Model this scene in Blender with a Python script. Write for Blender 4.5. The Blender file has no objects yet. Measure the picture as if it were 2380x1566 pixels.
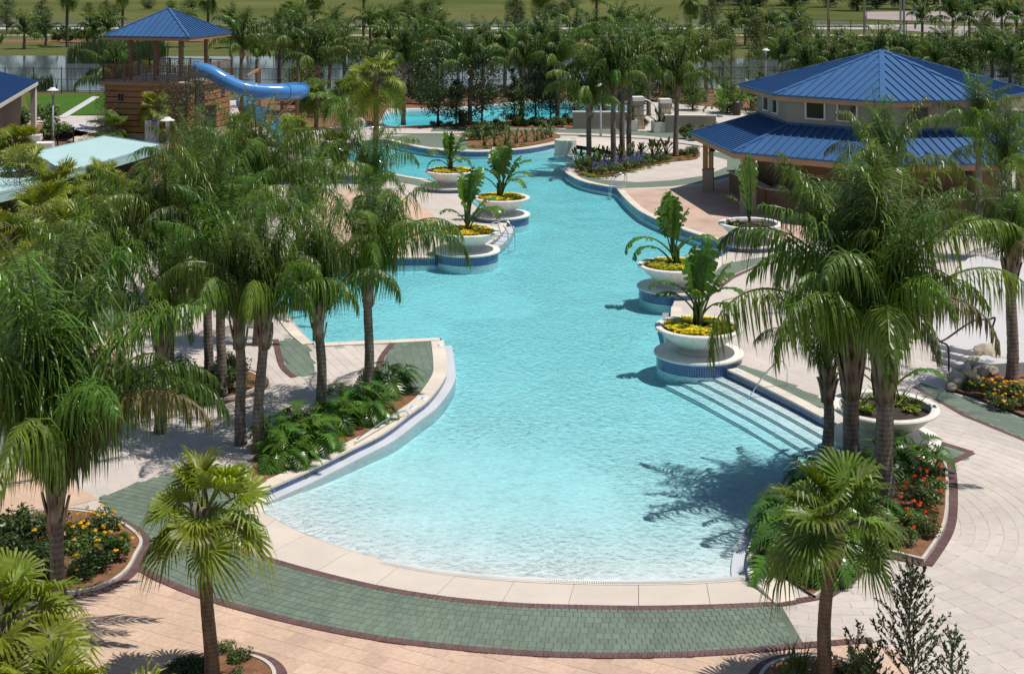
import bpy, bmesh, math, random
from mathutils import Vector, Matrix
from mathutils.geometry import tessellate_polygon
R = math.radians
PI = math.pi
sc = bpy.context.scene
C = sc.collection

# ------------------------------------------------------------------ camera, sky, sun, exposure
CAM_H = 12.7            # metres above the pool deck (a fourth floor balcony)
FPX, UC, VH = 3330.0, 1190.0, -105.0   # focal length, centre column, horizon row in pixels of the 2380 wide image
cd = bpy.data.cameras.new('camera')
cam = bpy.data.objects.new('camera', cd)
C.objects.link(cam)
cam.location = (0, 0, CAM_H)
cam.rotation_euler = (R(90), 0, 0)
cd.sensor_width = 36.0
cd.lens = FPX / 2380.0 * 36.0
cd.shift_y = -(783.0 - VH) / 2380.0      # level camera, lens shifted down: verticals stay vertical
cd.clip_start = 0.5
cd.clip_end = 6000
sc.camera = cam

SUN_DIR = Vector((-0.35, 0.05, -1.0)).normalized()
world = bpy.data.worlds.new('World')
sc.world = world
world.use_nodes = True
wn = world.node_tree
bg = wn.nodes['Background']
sky = wn.nodes.new('ShaderNodeTexSky')
sky.sky_type = 'NISHITA'
sky.sun_disc = False
sky.sun_elevation = math.asin(-SUN_DIR.z)
sky.sun_rotation = math.atan2(-SUN_DIR.x, -SUN_DIR.y)
sky.air_density = 1.0
sky.dust_density = 0.6
sky.ozone_density = 1.2
wn.links.new(sky.outputs[0], bg.inputs[0])
bg.inputs[1].default_value = 0.085

sd = bpy.data.lights.new('sun', 'SUN')
sd.energy = 4.3
sd.angle = R(0.5)
sd.color = (1.0, 0.955, 0.88)
sun = bpy.data.objects.new('sun', sd)
C.objects.link(sun)
sun.location = (40, 0, 80)
sun.rotation_euler = SUN_DIR.to_track_quat('-Z', 'Y').to_euler()

sc.view_settings.view_transform = 'Standard'
sc.view_settings.look = 'None'
sc.view_settings.exposure = 0.0
sc.view_settings.gamma = 1.0
sc.view_settings.use_curve_mapping = False
sc.cycles.max_bounces = 8
sc.cycles.transparent_max_bounces = 16
sc.cycles.caustics_reflective = False
sc.cycles.caustics_refractive = False
sc.cycles.sample_clamp_indirect = 6.0

# ------------------------------------------------------------------ image pixels projected through the camera onto level ground (metres)
def G(u, v, z=0.0):
    y = (CAM_H - z) * FPX / (v - VH)
    return Vector(((u - UC) * y / FPX, y, z))
def GL(pts, z=0.0):
    return [G(u, v, z) for u, v in pts]

def catmull(pts, n=6, closed=False):
    out = []
    N = len(pts)
    segs = N if closed else N - 1
    for i in range(segs):
        if closed:
            p0, p1, p2, p3 = pts[(i-1) % N], pts[i], pts[(i+1) % N], pts[(i+2) % N]
        else:
            p0, p1, p2, p3 = pts[max(i-1, 0)], pts[i], pts[i+1], pts[min(i+2, N-1)]
        for k in range(n):
            t = k / n
            out.append(0.5 * ((2*p1) + (p2-p0)*t + (2*p0-5*p1+4*p2-p3)*t*t + (3*p1-p0-3*p2+p3)*t**3))
    if not closed:
        out.append(pts[-1].copy())
    return out

def resample(pts, step):
    d = [0.0]
    for a, b in zip(pts, pts[1:]):
        d.append(d[-1] + (b-a).length)
    n = max(1, int(round(d[-1] / step)))
    out = []
    j = 0
    for i in range(n+1):
        s = d[-1] * i / n
        while j < len(d)-2 and d[j+1] < s:
            j += 1
        L = d[j+1]-d[j]
        t = 0 if L < 1e-9 else (s-d[j])/L
        out.append(pts[j].lerp(pts[j+1], t))
    return out

def along(pts, f):
    d = [0.0]
    for a, b in zip(pts, pts[1:]):
        d.append(d[-1] + (b-a).length)
    s = d[-1]*f
    for j in range(len(pts)-1):
        if d[j+1] >= s or j == len(pts)-2:
            L = d[j+1]-d[j]
            t = 0 if L < 1e-9 else (s-d[j])/L
            return pts[j].lerp(pts[j+1], t)

def offset(pts, dist, closed=False):
    out = []
    N = len(pts)
    for i, p in enumerate(pts):
        a = pts[(i-1) % N] if (closed or i > 0) else p
        b = pts[(i+1) % N] if (closed or i < N-1) else p
        t1 = (p-a).to_2d()
        t2 = (b-p).to_2d()
        if t1.length < 1e-6: t1 = t2
        if t2.length < 1e-6: t2 = t1
        t = (t1.normalized()+t2.normalized())
        if t.length < 1e-4: t = t1
        t = t.normalized()
        n = Vector((t.y, -t.x))
        c = max(0.5, n.dot(Vector((t1.y, -t1.x)).normalized()))
        q = p.to_2d() + n*dist/c
        out.append(Vector((q.x, q.y, p.z)))
    return out

def inside(p, poly):
    x, y = p[0], p[1]
    r = False
    j = len(poly)-1
    for i in range(len(poly)):
        xi, yi = poly[i][0], poly[i][1]
        xj, yj = poly[j][0], poly[j][1]
        if (yi > y) != (yj > y) and x < (xj-xi)*(y-yi)/(yj-yi)+xi:
            r = not r
        j = i
    return r

def seg_dist(p, pts):
    best = 1e9
    px, py = p[0], p[1]
    for a, b in zip(pts, pts[1:]):
        dx, dy = b[0]-a[0], b[1]-a[1]
        L = dx*dx+dy*dy
        t = 0 if L < 1e-12 else max(0, min(1, ((px-a[0])*dx+(py-a[1])*dy)/L))
        d = math.hypot(px-a[0]-t*dx, py-a[1]-t*dy)
        if d < best: best = d
    return best

# ------------------------------------------------------------------ mesh builder
class MB:
    def __init__(s):
        s.v = []; s.f = []; s.m = []; s.uv = None; s.t = []
    def vert(s, p):
        s.v.append(tuple(p)); return len(s.v)-1
    def face(s, ids, m=0, t=0.0):
        s.f.append(tuple(ids)); s.m.append(m); s.t.append(t)
    def poly(s, pts, m=0, t=0.0):
        s.face([s.vert(p) for p in pts], m, t)
    def box(s, c, size, rz=0.0, m=0, t=0.0, top=1.0):
        cx, cy, cz = c
        hx, hy, hz = size[0]/2, size[1]/2, size[2]/2
        ca, sa = math.cos(rz), math.sin(rz)
        ids = []
        for z, k in ((-hz, 1.0), (hz, top)):
            for x, y in ((-hx, -hy), (hx, -hy), (hx, hy), (-hx, hy)):
                x *= k; y *= k
                ids.append(s.vert((cx+x*ca-y*sa, cy+x*sa+y*ca, cz+z)))
        a = ids
        for q in ((a[3], a[2], a[1], a[0]), (a[4], a[5], a[6], a[7]), (a[0], a[1], a[5], a[4]), (a[1], a[2], a[6], a[5]), (a[2], a[3], a[7], a[6]), (a[3], a[0], a[4], a[7])):
            s.face(q, m, t)
    def beam(s, p, q, w, h, m=0, up=(0, 0, 1)):
        p, q = Vector(p), Vector(q)
        d = (q-p).normalized()
        up = Vector(up)
        if abs(d.dot(up)) > 0.98: up = Vector((0, 1, 0))
        sx = d.cross(up).normalized()
        sy = sx.cross(d)
        ids = []
        for e in (p, q):
            for a, b in ((-1, -1), (1, -1), (1, 1), (-1, 1)):
                ids.append(s.vert(e+sx*a*w/2+sy*b*h/2))
        a = ids
        for f in ((a[0], a[1], a[2], a[3]), (a[7], a[6], a[5], a[4]), (a[0], a[4], a[5], a[1]), (a[1], a[5], a[6], a[2]), (a[2], a[6], a[7], a[3]), (a[3], a[7], a[4], a[0])):
            s.face(f, m)
    def tube(s, pts, r, n=8, m=0, caps=True, closed=False):
        pts = [Vector(p) for p in pts]
        N = len(pts)
        if not isinstance(r, (list, tuple)): r = [r]*N
        prev = None
        rings = []
        for i, p in enumerate(pts):
            if closed:
                t = (pts[(i+1) % N]-pts[(i-1) % N])
            else:
                t = (pts[min(i+1, N-1)]-pts[max(i-1, 0)])
            t.normalize()
            if prev is None:
                up = Vector((0, 0, 1)) if abs(t.z) < 0.9 else Vector((1, 0, 0))
                x = t.cross(up).normalized()
            else:
                x = (prev - t*prev.dot(t))
                if x.length < 1e-6: x = t.orthogonal()
                x.normalize()
            prev = x
            y = t.cross(x)
            rings.append([s.vert(p+(x*math.cos(2*PI*k/n)+y*math.sin(2*PI*k/n))*r[i]) for k in range(n)])
        M = N if closed else N-1
        for i in range(M):
            a, b = rings[i], rings[(i+1) % N]
            for k in range(n):
                s.face((a[k], a[(k+1) % n], b[(k+1) % n], b[k]), m)
        if caps and not closed:
            s.face(rings[0][::-1], m); s.face(rings[-1], m)
    def lathe(s, prof, n=32, c=(0, 0, 0), m=0, close=False):
        rings = []
        for r, z in prof:
            rings.append([s.vert((c[0]+r*math.cos(2*PI*k/n), c[1]+r*math.sin(2*PI*k/n), c[2]+z)) for k in range(n)])
        for i in range(len(rings)-1):
            a, b = rings[i], rings[i+1]
            for k in range(n):
                s.face((a[k], a[(k+1) % n], b[(k+1) % n], b[k]), m)
        if close:
            s.face(rings[0][::-1], m); s.face(rings[-1], m)
    def prism(s, poly, z0, z1, m=0, bottom=False):
        A = [s.vert((p[0], p[1], z0)) for p in poly]
        B = [s.vert((p[0], p[1], z1)) for p in poly]
        n = len(poly)
        for tri in tessellate_polygon([[Vector((p[0], p[1], 0)) for p in poly]]):
            a, b, c = (Vector(poly[k][:2]) for k in tri)
            if (b-a).cross(c-a) < 0: tri = tri[::-1]
            s.face([B[k] for k in tri], m)
            if bottom: s.face([A[k] for k in reversed(tri)], m)
        area = sum(poly[i][0]*poly[(i+1) % n][1]-poly[(i+1) % n][0]*poly[i][1] for i in range(n))
        for i in range(n):
            j = (i+1) % n
            q = (A[i], A[j], B[j], B[i])
            s.face(q if area > 0 else q[::-1], m)
    def sheet(s, outer, holes=(), z=0.0, m=0):
        loops = [[Vector((p[0], p[1], 0)) for p in outer]]+[[Vector((p[0], p[1], 0)) for p in h] for h in holes]
        flat = [p for l in loops for p in l]
        ids = [s.vert((p.x, p.y, z)) for p in flat]
        for tri in tessellate_polygon(loops):
            a, b, c = (flat[k].to_2d() for k in tri)
            cr = (b-a).cross(c-a)
            if abs(cr) < 1e-12: continue
            if cr < 0: tri = tri[::-1]
            s.face([ids[k] for k in tri], m)
    def ribbon(s, A, B, m=0):
        a = [s.vert(p) for p in A]; b = [s.vert(p) for p in B]
        for i in range(len(a)-1):
            s.face((a[i], a[i+1], b[i+1], b[i]), m)
    def wall(s, pts, z0, z1, m=0, flip=False, closed=False):
        a = [s.vert((p[0], p[1], z0)) for p in pts]; b = [s.vert((p[0], p[1], z1)) for p in pts]
        n = len(pts)
        for i in range(n if closed else n-1):
            j = (i+1) % n
            q = (a[i], a[j], b[j], b[i])
            s.face(q[::-1] if flip else q, m)
    def mesh(s, name, mats, smooth=False, uv=None):
        me = bpy.data.meshes.new(name)
        me.from_pydata(s.v, [], s.f)
        if not isinstance(mats, (list, tuple)): mats = [mats]
        for mt in mats: me.materials.append(mt)
        if len(mats) > 1: me.polygons.foreach_set('material_index', s.m)
        if smooth: me.polygons.foreach_set('use_smooth', [True]*len(s.f))
        if any(s.t):
            at = me.attributes.new('tint', 'FLOAT', 'FACE')
            at.data.foreach_set('value', s.t)
        me.update()
        return me
    def build(s, name, mats, parent=None, loc=(0, 0, 0), rz=0.0, smooth=False):
        return link(name, s.mesh(name, mats, smooth), parent, loc, rz)

def link(name, me, parent=None, loc=(0, 0, 0), rz=0.0):
    o = bpy.data.objects.new(name, me)
    C.objects.link(o)
    if parent is not None: o.parent = parent
    o.location = loc
    if rz: o.rotation_euler = (0, 0, rz)
    return o
def autosmooth(o, ang=40):
    me = o.data
    me.polygons.foreach_set('use_smooth', [True]*len(me.polygons))
    if hasattr(me, 'set_sharp_from_angle'): me.set_sharp_from_angle(angle=R(ang))
    return o
def tag(o, label=None, cat=None, group=None, kind=None):
    if label: o['label'] = label
    if cat: o['category'] = cat
    if group: o['group'] = group
    if kind: o['kind'] = kind
    return o
def thing(name, label, cat, loc=(0, 0, 0), rz=0.0, group=None):
    o = bpy.data.objects.new(name, None)
    C.objects.link(o)
    o.empty_display_size = 0.3
    o.location = loc
    o.rotation_euler = (0, 0, rz)
    return tag(o, label, cat, group)
def struct(o, label=None):
    return tag(o, label, None, None, 'structure')

# ------------------------------------------------------------------ materials
class NT:
    def __init__(s, name):
        s.m = bpy.data.materials.new(name); s.m.use_nodes = True
        s.t = s.m.node_tree; s.b = s.t.nodes['Principled BSDF']; s.out = s.t.nodes['Material Output']
    def n(s, typ, **kw):
        nd = s.t.nodes.new(typ)
        for k, v in kw.items(): setattr(nd, k, v)
        return nd
    def l(s, a, b): s.t.links.new(a, b)
    def math(s, op, a, b=None, c=None):
        nd = s.n('ShaderNodeMath', operation=op)
        for i, x in enumerate((a, b, c)):
            if x is None: continue
            if isinstance(x, (int, float)): nd.inputs[i].default_value = x
            else: s.l(x, nd.inputs[i])
        return nd.outputs[0]
    def noise(s, scale, detail=4, vec=None, rough=0.55):
        nd = s.n('ShaderNodeTexNoise'); nd.inputs['Scale'].default_value = scale
        nd.inputs['Detail'].default_value = detail; nd.inputs['Roughness'].default_value = rough
        if vec is not None: s.l(vec, nd.inputs['Vector'])
        return nd.outputs['Fac']
    def pos(s):
        return s.n('ShaderNodeNewGeometry').outputs['Position']
    def obj(s):
        return s.n('ShaderNodeTexCoord').outputs['Object']
    def mix(s, f, a, b):
        nd = s.n('ShaderNodeMix', data_type='RGBA')
        for i, x in ((0, f), (6, a), (7, b)):
            if isinstance(x, (int, float)): nd.inputs[i].default_value = x
            elif isinstance(x, tuple): nd.inputs[i].default_value = (x[0], x[1], x[2], 1)
            else: s.l(x, nd.inputs[i])
        return nd.outputs[2]
    def hsv(s, col, h=0.5, sat=1.0, val=1.0):
        nd = s.n('ShaderNodeHueSaturation')
        for k, x in (('Hue', h), ('Saturation', sat), ('Value', val)):
            if isinstance(x, (int, float)): nd.inputs[k].default_value = x
            else: s.l(x, nd.inputs[k])
        if isinstance(col, tuple): nd.inputs['Color'].default_value = (col[0], col[1], col[2], 1)
        else: s.l(col, nd.inputs['Color'])
        return nd.outputs[0]
    def remap(s, x, a, b, lo=0.0, hi=1.0):
        nd = s.n('ShaderNodeMapRange'); s.l(x, nd.inputs[0])
        nd.inputs[1].default_value = lo; nd.inputs[2].default_value = hi
        nd.inputs[3].default_value = a; nd.inputs[4].default_value = b
        return nd.outputs[0]
    def bump(s, h, strength=0.3, dist=0.02):
        nd = s.n('ShaderNodeBump'); nd.inputs['Strength'].default_value = strength
        nd.inputs['Distance'].default_value = dist; s.l(h, nd.inputs['Height'])
        s.l(nd.outputs[0], s.b.inputs['Normal'])
    def base(s, col):
        if isinstance(col, tuple): s.b.inputs['Base Color'].default_value = (col[0], col[1], col[2], 1)
        else: s.l(col, s.b.inputs['Base Color'])
    def set(s, **kw):
        for k, v in kw.items(): s.b.inputs[k].default_value = v

def mat(name, col, rough=0.7, scale=3.0, amt=0.15, rnd=0.0, bump=0.0, bscale=None, metal=0.0, spec=0.5, fine=0.0, hue=0.0):
    t = NT(name)
    p = t.pos()
    n1 = t.noise(scale, 5, p)
    val = t.remap(n1, 1-amt, 1+amt, 0.3, 0.7)
    if fine:
        val = t.math('MULTIPLY', val, t.remap(t.noise(scale*14, 2, p), 1-fine, 1+fine, 0.3, 0.7))
    h = 0.5
    if rnd or hue:
        oi = t.n('ShaderNodeObjectInfo')
        ta = t.n('ShaderNodeAttribute', attribute_name='tint')
        rr = t.math('FRACT', t.math('ADD', oi.outputs['Random'], ta.outputs['Fac']))
        val = t.math('MULTIPLY', val, t.remap(rr, 1-rnd, 1+rnd))
        if hue:
            h = t.remap(t.math('FRACT', t.math('MULTIPLY', rr, 7.31)), 0.5-hue, 0.5+hue)
    t.base(t.hsv(col, h, 1.0, val))
    t.set(Roughness=rough, Metallic=metal)
    t.b.inputs['Specular IOR Level'].default_value = spec
    if bump:
        t.bump(t.noise(bscale or scale*10, 4, p), bump, 0.02)
    return t.m

def leaf_mat(name, col, rough=0.38, trans=0.28, var=0.35, hue=0.025, tip=None, spec=0.5):
    t = NT(name)
    oi = t.n('ShaderNodeObjectInfo')
    n = t.noise(2.2, 3, t.pos())
    n2 = t.noise(14.0, 2, t.obj())
    val = t.math('MULTIPLY', t.remap(oi.outputs['Random'], 1-var, 1+var), t.remap(n, 0.75, 1.3, 0.3, 0.7))
    val = t.math('MULTIPLY', val, t.remap(n2, 0.7, 1.3, 0.3, 0.7))
    h = t.remap(t.math('FRACT', t.math('MULTIPLY', oi.outputs['Random'], 5.7)), 0.5-hue, 0.5+hue)
    c = t.hsv(col, h, 1.0, val)
    t.base(c)
    t.set(Roughness=rough)
    t.b.inputs['Specular IOR Level'].default_value = spec
    tr = t.n('ShaderNodeBsdfTranslucent')
    t.l(t.hsv(c, 0.492, 1.12, 1.5), tr.inputs['Color'])
    mx = t.n('ShaderNodeMixShader'); mx.inputs[0].default_value = trans
    t.l(t.b.outputs[0], mx.inputs[1]); t.l(tr.outputs[0], mx.inputs[2])
    t.l(mx.outputs[0], t.out.inputs['Surface'])
    return t.m

M = {}
M['grout'] = mat('joint_sand', (0.425, 0.37, 0.325), 0.95, 2, 0.2)
M['peach_joint'] = mat('peach_joint_sand', (0.48, 0.32, 0.22), 0.95, 2, 0.2)
M['green_joint'] = mat('dark_joint_sand', (0.105, 0.128, 0.095), 0.95, 2, 0.2)
M['cream'] = mat('cream_paver', (0.535, 0.470, 0.418), 0.85, 0.3, 0.13, rnd=0.05, fine=0.05, bump=0.12, bscale=60, hue=0.004)
M['peach'] = mat('peach_paver', (0.555, 0.390, 0.285), 0.85, 0.7, 0.10, rnd=0.08, fine=0.10, bump=0.15, bscale=60, hue=0.006)
M['green'] = mat('green_paver', (0.140, 0.182, 0.135), 0.8, 0.5, 0.14, rnd=0.12, fine=0.06, bump=0.12, bscale=60, hue=0.012)
M['burgundy'] = mat('burgundy_brick', (0.125, 0.065, 0.062), 0.8, 1.0, 0.12, rnd=0.16, fine=0.06, bump=0.12, bscale=60)
M['apron'] = mat('beach_concrete', (0.60, 0.52, 0.44), 0.8, 0.9, 0.06, rnd=0.03, fine=0.03, bump=0.05, bscale=80)
M['coping'] = mat('coping_stone', (0.66, 0.58, 0.48), 0.75, 1.2, 0.10, rnd=0.04, fine=0.05)
M['plaster'] = mat('white_plaster', (0.83, 0.88, 0.89), 0.6, 0.8, 0.05, fine=0.05)
M['white'] = mat('white_paint', (0.78, 0.76, 0.72), 0.55, 1.5, 0.06, rnd=0.02, bump=0.05, bscale=20)
M['bowl'] = mat('cast_stone', (0.72, 0.68, 0.62), 0.7, 1.6, 0.08, rnd=0.03, fine=0.04, bump=0.08, bscale=40)
M['ledge'] = mat('wet_ledge', (0.56, 0.57, 0.60), 0.5, 1.0, 0.08)
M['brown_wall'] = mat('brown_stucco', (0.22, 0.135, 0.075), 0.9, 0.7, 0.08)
def stained_mat(name, col):
    t = NT(name); o = t.obj()
    mp = t.n('ShaderNodeMapping'); mp.inputs['Scale'].default_value = (7, 7, 0.7); t.l(o, mp.inputs[0])
    v = t.math('MULTIPLY', t.remap(t.noise(1.0, 5, mp.outputs[0], 0.65), 0.80, 1.06, 0.25, 0.6), t.remap(t.noise(1.4, 4, t.pos()), 0.92, 1.06, 0.3, 0.7))
    t.base(t.hsv(col, 0.5, 1.0, v)); t.set(Roughness=0.72)
    t.bump(t.noise(35, 3, o), 0.1, 0.02)
    return t.m
M['bowl'] = stained_mat('cast_stone', (0.73, 0.69, 0.63))
M['mulch'] = mat('bark_mulch', (0.20, 0.095, 0.045), 0.95, 6, 0.35, fine=0.5, bump=1.0, bscale=25)
M['soil'] = mat('dark_soil', (0.045, 0.032, 0.024), 0.95, 8, 0.35, fine=0.4, bump=1.0, bscale=30)
M['curb'] = mat('concrete_curb', (0.52, 0.48, 0.41), 0.85, 2, 0.15)
M['stamped'] = mat('stamped_concrete', (0.50, 0.35, 0.27), 0.8, 0.8, 0.18, fine=0.08, bump=0.1, bscale=20)
M['concrete'] = mat('white_concrete', (0.53, 0.51, 0.50), 0.8, 0.4, 0.06, fine=0.03)
M['steel'] = mat('stainless_steel', (0.75, 0.76, 0.78), 0.18, 1, 0.02, metal=1.0)
M['black_metal'] = mat('black_metal', (0.018, 0.018, 0.02), 0.45, 2, 0.1)
M['grey_metal'] = mat('grey_metal', (0.42, 0.44, 0.46), 0.4, 2, 0.06, metal=0.3)
M['roof_blue'] = mat('blue_roof_metal', (0.038, 0.112, 0.255), 0.45, 0.7, 0.05, rnd=0.05)
M['fascia'] = mat('tan_fascia', (0.44, 0.24, 0.12), 0.65, 1.5, 0.08)
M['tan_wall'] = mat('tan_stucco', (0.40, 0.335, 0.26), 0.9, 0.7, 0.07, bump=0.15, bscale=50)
M['wood_post'] = mat('wood_post', (0.48, 0.27, 0.09), 0.6, 2.0, 0.15)
M['brown_post'] = mat('brown_post', (0.25, 0.13, 0.065), 0.6, 2.0, 0.15)
M['siding'] = mat('cedar_siding', (0.42, 0.205, 0.085), 0.65, 1.2, 0.16, rnd=0.08, fine=0.08)
M['dark_gap'] = mat('dark_gap', (0.02, 0.014, 0.01), 0.9, 2, 0.1)
M['teal_roof'] = mat('pale_teal_roof', (0.40, 0.57, 0.56), 0.7, 0.5, 0.06, fine=0.02)
M['slide'] = mat('blue_fibreglass', (0.075, 0.25, 0.56), 0.2, 0.9, 0.05)
M['stone'] = mat('limestone_block', (0.42, 0.35, 0.26), 0.9, 4, 0.28, rnd=0.12, fine=0.2, bump=0.5, bscale=18)
M['cap'] = mat('white_cap_stone', (0.70, 0.67, 0.62), 0.8, 2, 0.08)
M['rock'] = mat('pale_rock', (0.46, 0.39, 0.29), 0.9, 2.5, 0.35, rnd=0.15, fine=0.25, bump=0.8, bscale=9)
M['louver'] = mat('louver_metal', (0.24, 0.20, 0.17), 0.6, 2, 0.1)
M['asphalt'] = mat('pale_asphalt', (0.33, 0.27, 0.25), 0.9, 0.15, 0.10, fine=0.05)
M['road'] = mat('road_concrete', (0.42, 0.39, 0.36), 0.9, 0.2, 0.10)
M['galv'] = mat('galvanised_rail', (0.34, 0.36, 0.38), 0.5, 0.5, 0.08)
M['court'] = mat('green_court', (0.09, 0.22, 0.15), 0.8, 0.3, 0.08)
M['plastic_white'] = mat('white_plastic', (0.80, 0.80, 0.80), 0.35, 2, 0.02)
M['yellow_paint'] = mat('yellow_paint', (0.80, 0.50, 0.03), 0.5, 2, 0.05)
M['red_light'] = mat('red_lens', (0.35, 0.02, 0.02), 0.3, 2, 0.05)
M['rubber'] = mat('black_rubber', (0.02, 0.02, 0.02), 0.8, 2, 0.1)
M['blue_print'] = mat('blue_print', (0.03, 0.05, 0.22), 0.6, 2, 0.05)
M['sign_green'] = mat('sign_green', (0.02, 0.16, 0.10), 0.5, 2, 0.05)

def grass_mat(name, a, b, sc1, rough=0.95):
    t = NT(name); p = t.pos()
    f = t.math('ADD', t.math('MULTIPLY', t.remap(t.noise(sc1, 5, p), 0, 1, 0.35, 0.65), 0.75), t.math('MULTIPLY', t.noise(sc1*22, 3, p), 0.3))
    t.base(t.mix(f, a, b)); t.set(Roughness=rough); t.b.inputs['Specular IOR Level'].default_value = 0.1
    t.bump(t.noise(6, 4, p), 0.6, 0.1)
    return t.m
M['field'] = grass_mat('field_grass', (0.062, 0.082, 0.017), (0.135, 0.135, 0.040), 0.022)
M['lawn'] = grass_mat('mown_lawn', (0.045, 0.115, 0.012), (0.065, 0.140, 0.018), 0.4)
M['bank'] = grass_mat('bank_grass', (0.070, 0.090, 0.022), (0.12, 0.125, 0.04), 0.15)

def tile_mat(name):
    t = NT(name)
    uv = t.n('ShaderNodeUVMap', uv_map='tile')
    br = t.n('ShaderNodeTexBrick')
    br.offset = 0.0
    br.inputs['Color1'].default_value = (0.018, 0.055, 0.19, 1)
    br.inputs['Color2'].default_value = (0.03, 0.09, 0.26, 1)
    br.inputs['Mortar'].default_value = (0.22, 0.30, 0.42, 1)
    br.inputs['Scale'].default_value = 1.0
    br.inputs['Mortar Size'].default_value = 0.006
    br.inputs['Bias'].default_value = -0.2
    br.inputs['Brick Width'].default_value = 0.075
    br.inputs['Row Height'].default_value = 0.075
    t.l(uv.outputs[0], br.inputs['Vector'])
    t.base(t.hsv(br.outputs[0], 0.5, 1.0, t.remap(t.noise(3, 3, t.pos()), 0.8, 1.25, 0.3, 0.7)))
    t.set(Roughness=0.18)
    bp = t.math('SUBTRACT', 1.0, br.outputs['Fac'])
    t.bump(bp, 0.5, 0.004)
    return t.m
M['tile'] = tile_mat('blue_mosaic_tile')

def paving_mat(name, col, jcol, w, h, rot):
    t = NT(name)
    mp = t.n('ShaderNodeMapping'); mp.inputs['Rotation'].default_value = (0, 0, rot)
    t.l(t.pos(), mp.inputs[0])
    br = t.n('ShaderNodeTexBrick'); br.offset = 0.5
    br.inputs['Color1'].default_value = (*[c*0.95 for c in col], 1)
    br.inputs['Color2'].default_value = (*[c*1.05 for c in col], 1)
    br.inputs['Mortar'].default_value = (*jcol, 1)
    br.inputs['Scale'].default_value = 1.0
    br.inputs['Mortar Size'].default_value = 0.008
    br.inputs['Brick Width'].default_value = w
    br.inputs['Row Height'].default_value = h
    t.l(mp.outputs[0], br.inputs['Vector'])
    v = t.math('MULTIPLY', t.remap(t.noise(0.5, 5, t.pos()), 0.92, 1.08, 0.3, 0.7), t.remap(t.noise(9, 2, t.pos()), 0.95, 1.05, 0.3, 0.7))
    t.base(t.hsv(br.outputs[0], 0.5, 1.0, v)); t.set(Roughness=0.85)
    return t.m
M['deck'] = paving_mat('far_cream_paving', (0.535, 0.470, 0.418), (0.46, 0.40, 0.35), 0.6, 0.3, R(66))
M['green_far'] = paving_mat('far_green_paving', (0.140, 0.182, 0.135), (0.105, 0.128, 0.095), 0.3, 0.2, R(20))
M['burg_far'] = paving_mat('far_burgundy_paving', (0.125, 0.065, 0.062), (0.09, 0.05, 0.05), 0.2, 0.1, R(0))
M['peach_far'] = paving_mat('far_peach_paving', (0.58, 0.40, 0.29), (0.48, 0.33, 0.23), 0.4, 0.4, R(40))

def water_mat(name, tint, wave, strength):
    t = NT(name)
    p = t.pos()
    n1 = t.noise(wave, 3, p, 0.6)
    vo = t.n('ShaderNodeTexVoronoi', feature='SMOOTH_F1'); vo.inputs['Scale'].default_value = wave*0.8
    mp = t.n('ShaderNodeMapping'); mp.inputs['Scale'].default_value = (1.0, 0.75, 1.0); t.l(p, mp.inputs[0])
    t.l(mp.outputs[0], vo.inputs['Vector'])
    h = t.math('ADD', n1, t.math('MULTIPLY', vo.outputs['Distance'], 0.6))
    calm = t.remap(t.noise(0.16, 2, p), 0.35, 1.0, 0.40, 0.56)
    h = t.math('MULTIPLY', h, calm)
    bp = t.n('ShaderNodeBump'); bp.inputs['Strength'].default_value = strength; bp.inputs['Distance'].default_value = 0.085
    t.l(h, bp.inputs['Height'])
    gl = t.n('ShaderNodeBsdfGlossy'); gl.inputs['Roughness'].default_value = 0.06
    t.l(bp.outputs[0], gl.inputs['Normal'])
    tr = t.n('ShaderNodeBsdfTransparent'); tr.inputs['Color'].default_value = (*tint, 1)
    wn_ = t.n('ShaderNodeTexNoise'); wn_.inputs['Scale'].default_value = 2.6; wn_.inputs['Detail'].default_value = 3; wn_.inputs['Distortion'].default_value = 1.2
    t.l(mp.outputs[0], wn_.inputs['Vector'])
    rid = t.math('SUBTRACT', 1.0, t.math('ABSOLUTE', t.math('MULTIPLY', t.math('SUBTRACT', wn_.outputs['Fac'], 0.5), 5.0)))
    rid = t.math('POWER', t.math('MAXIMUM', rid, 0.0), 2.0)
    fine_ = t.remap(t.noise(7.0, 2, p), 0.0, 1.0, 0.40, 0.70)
    caustic_tint = t.math('ADD', 0.85, t.math('MULTIPLY', t.math('ADD', t.math('MULTIPLY', rid, 0.6), t.math('MULTIPLY', fine_, 0.4)), 0.15))  # wave-focused sunlight painted as ridges and speckle into the transmission colour
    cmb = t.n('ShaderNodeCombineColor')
    for k in range(3): t.l(caustic_tint, cmb.inputs[k])
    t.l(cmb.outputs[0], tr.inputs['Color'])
    fr = t.n('ShaderNodeFresnel'); fr.inputs['IOR'].default_value = 1.33; t.l(bp.outputs[0], fr.inputs['Normal'])
    mx = t.n('ShaderNodeMixShader'); t.l(fr.outputs[0], mx.inputs[0])
    t.l(tr.outputs[0], mx.inputs[1]); t.l(gl.outputs[0], mx.inputs[2])
    t.l(mx.outputs[0], t.out.inputs['Surface'])
    va = t.n('ShaderNodeVolumeAbsorption'); va.inputs['Color'].default_value = (0.22, 0.935, 0.99, 1)
    va.inputs['Density'].default_value = 0.70
    t.l(va.outputs[0], t.out.inputs['Volume'])
    return t.m
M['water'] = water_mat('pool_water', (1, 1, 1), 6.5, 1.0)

def pond_mat():
    t = NT('pond_water')
    t.base((0.11, 0.13, 0.16)); t.set(Roughness=0.07)
    t.b.inputs['IOR'].default_value = 1.5
    t.bump(t.noise(1.2, 3, t.pos()), 0.12, 0.05)
    return t.m
M['pond'] = pond_mat()

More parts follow.
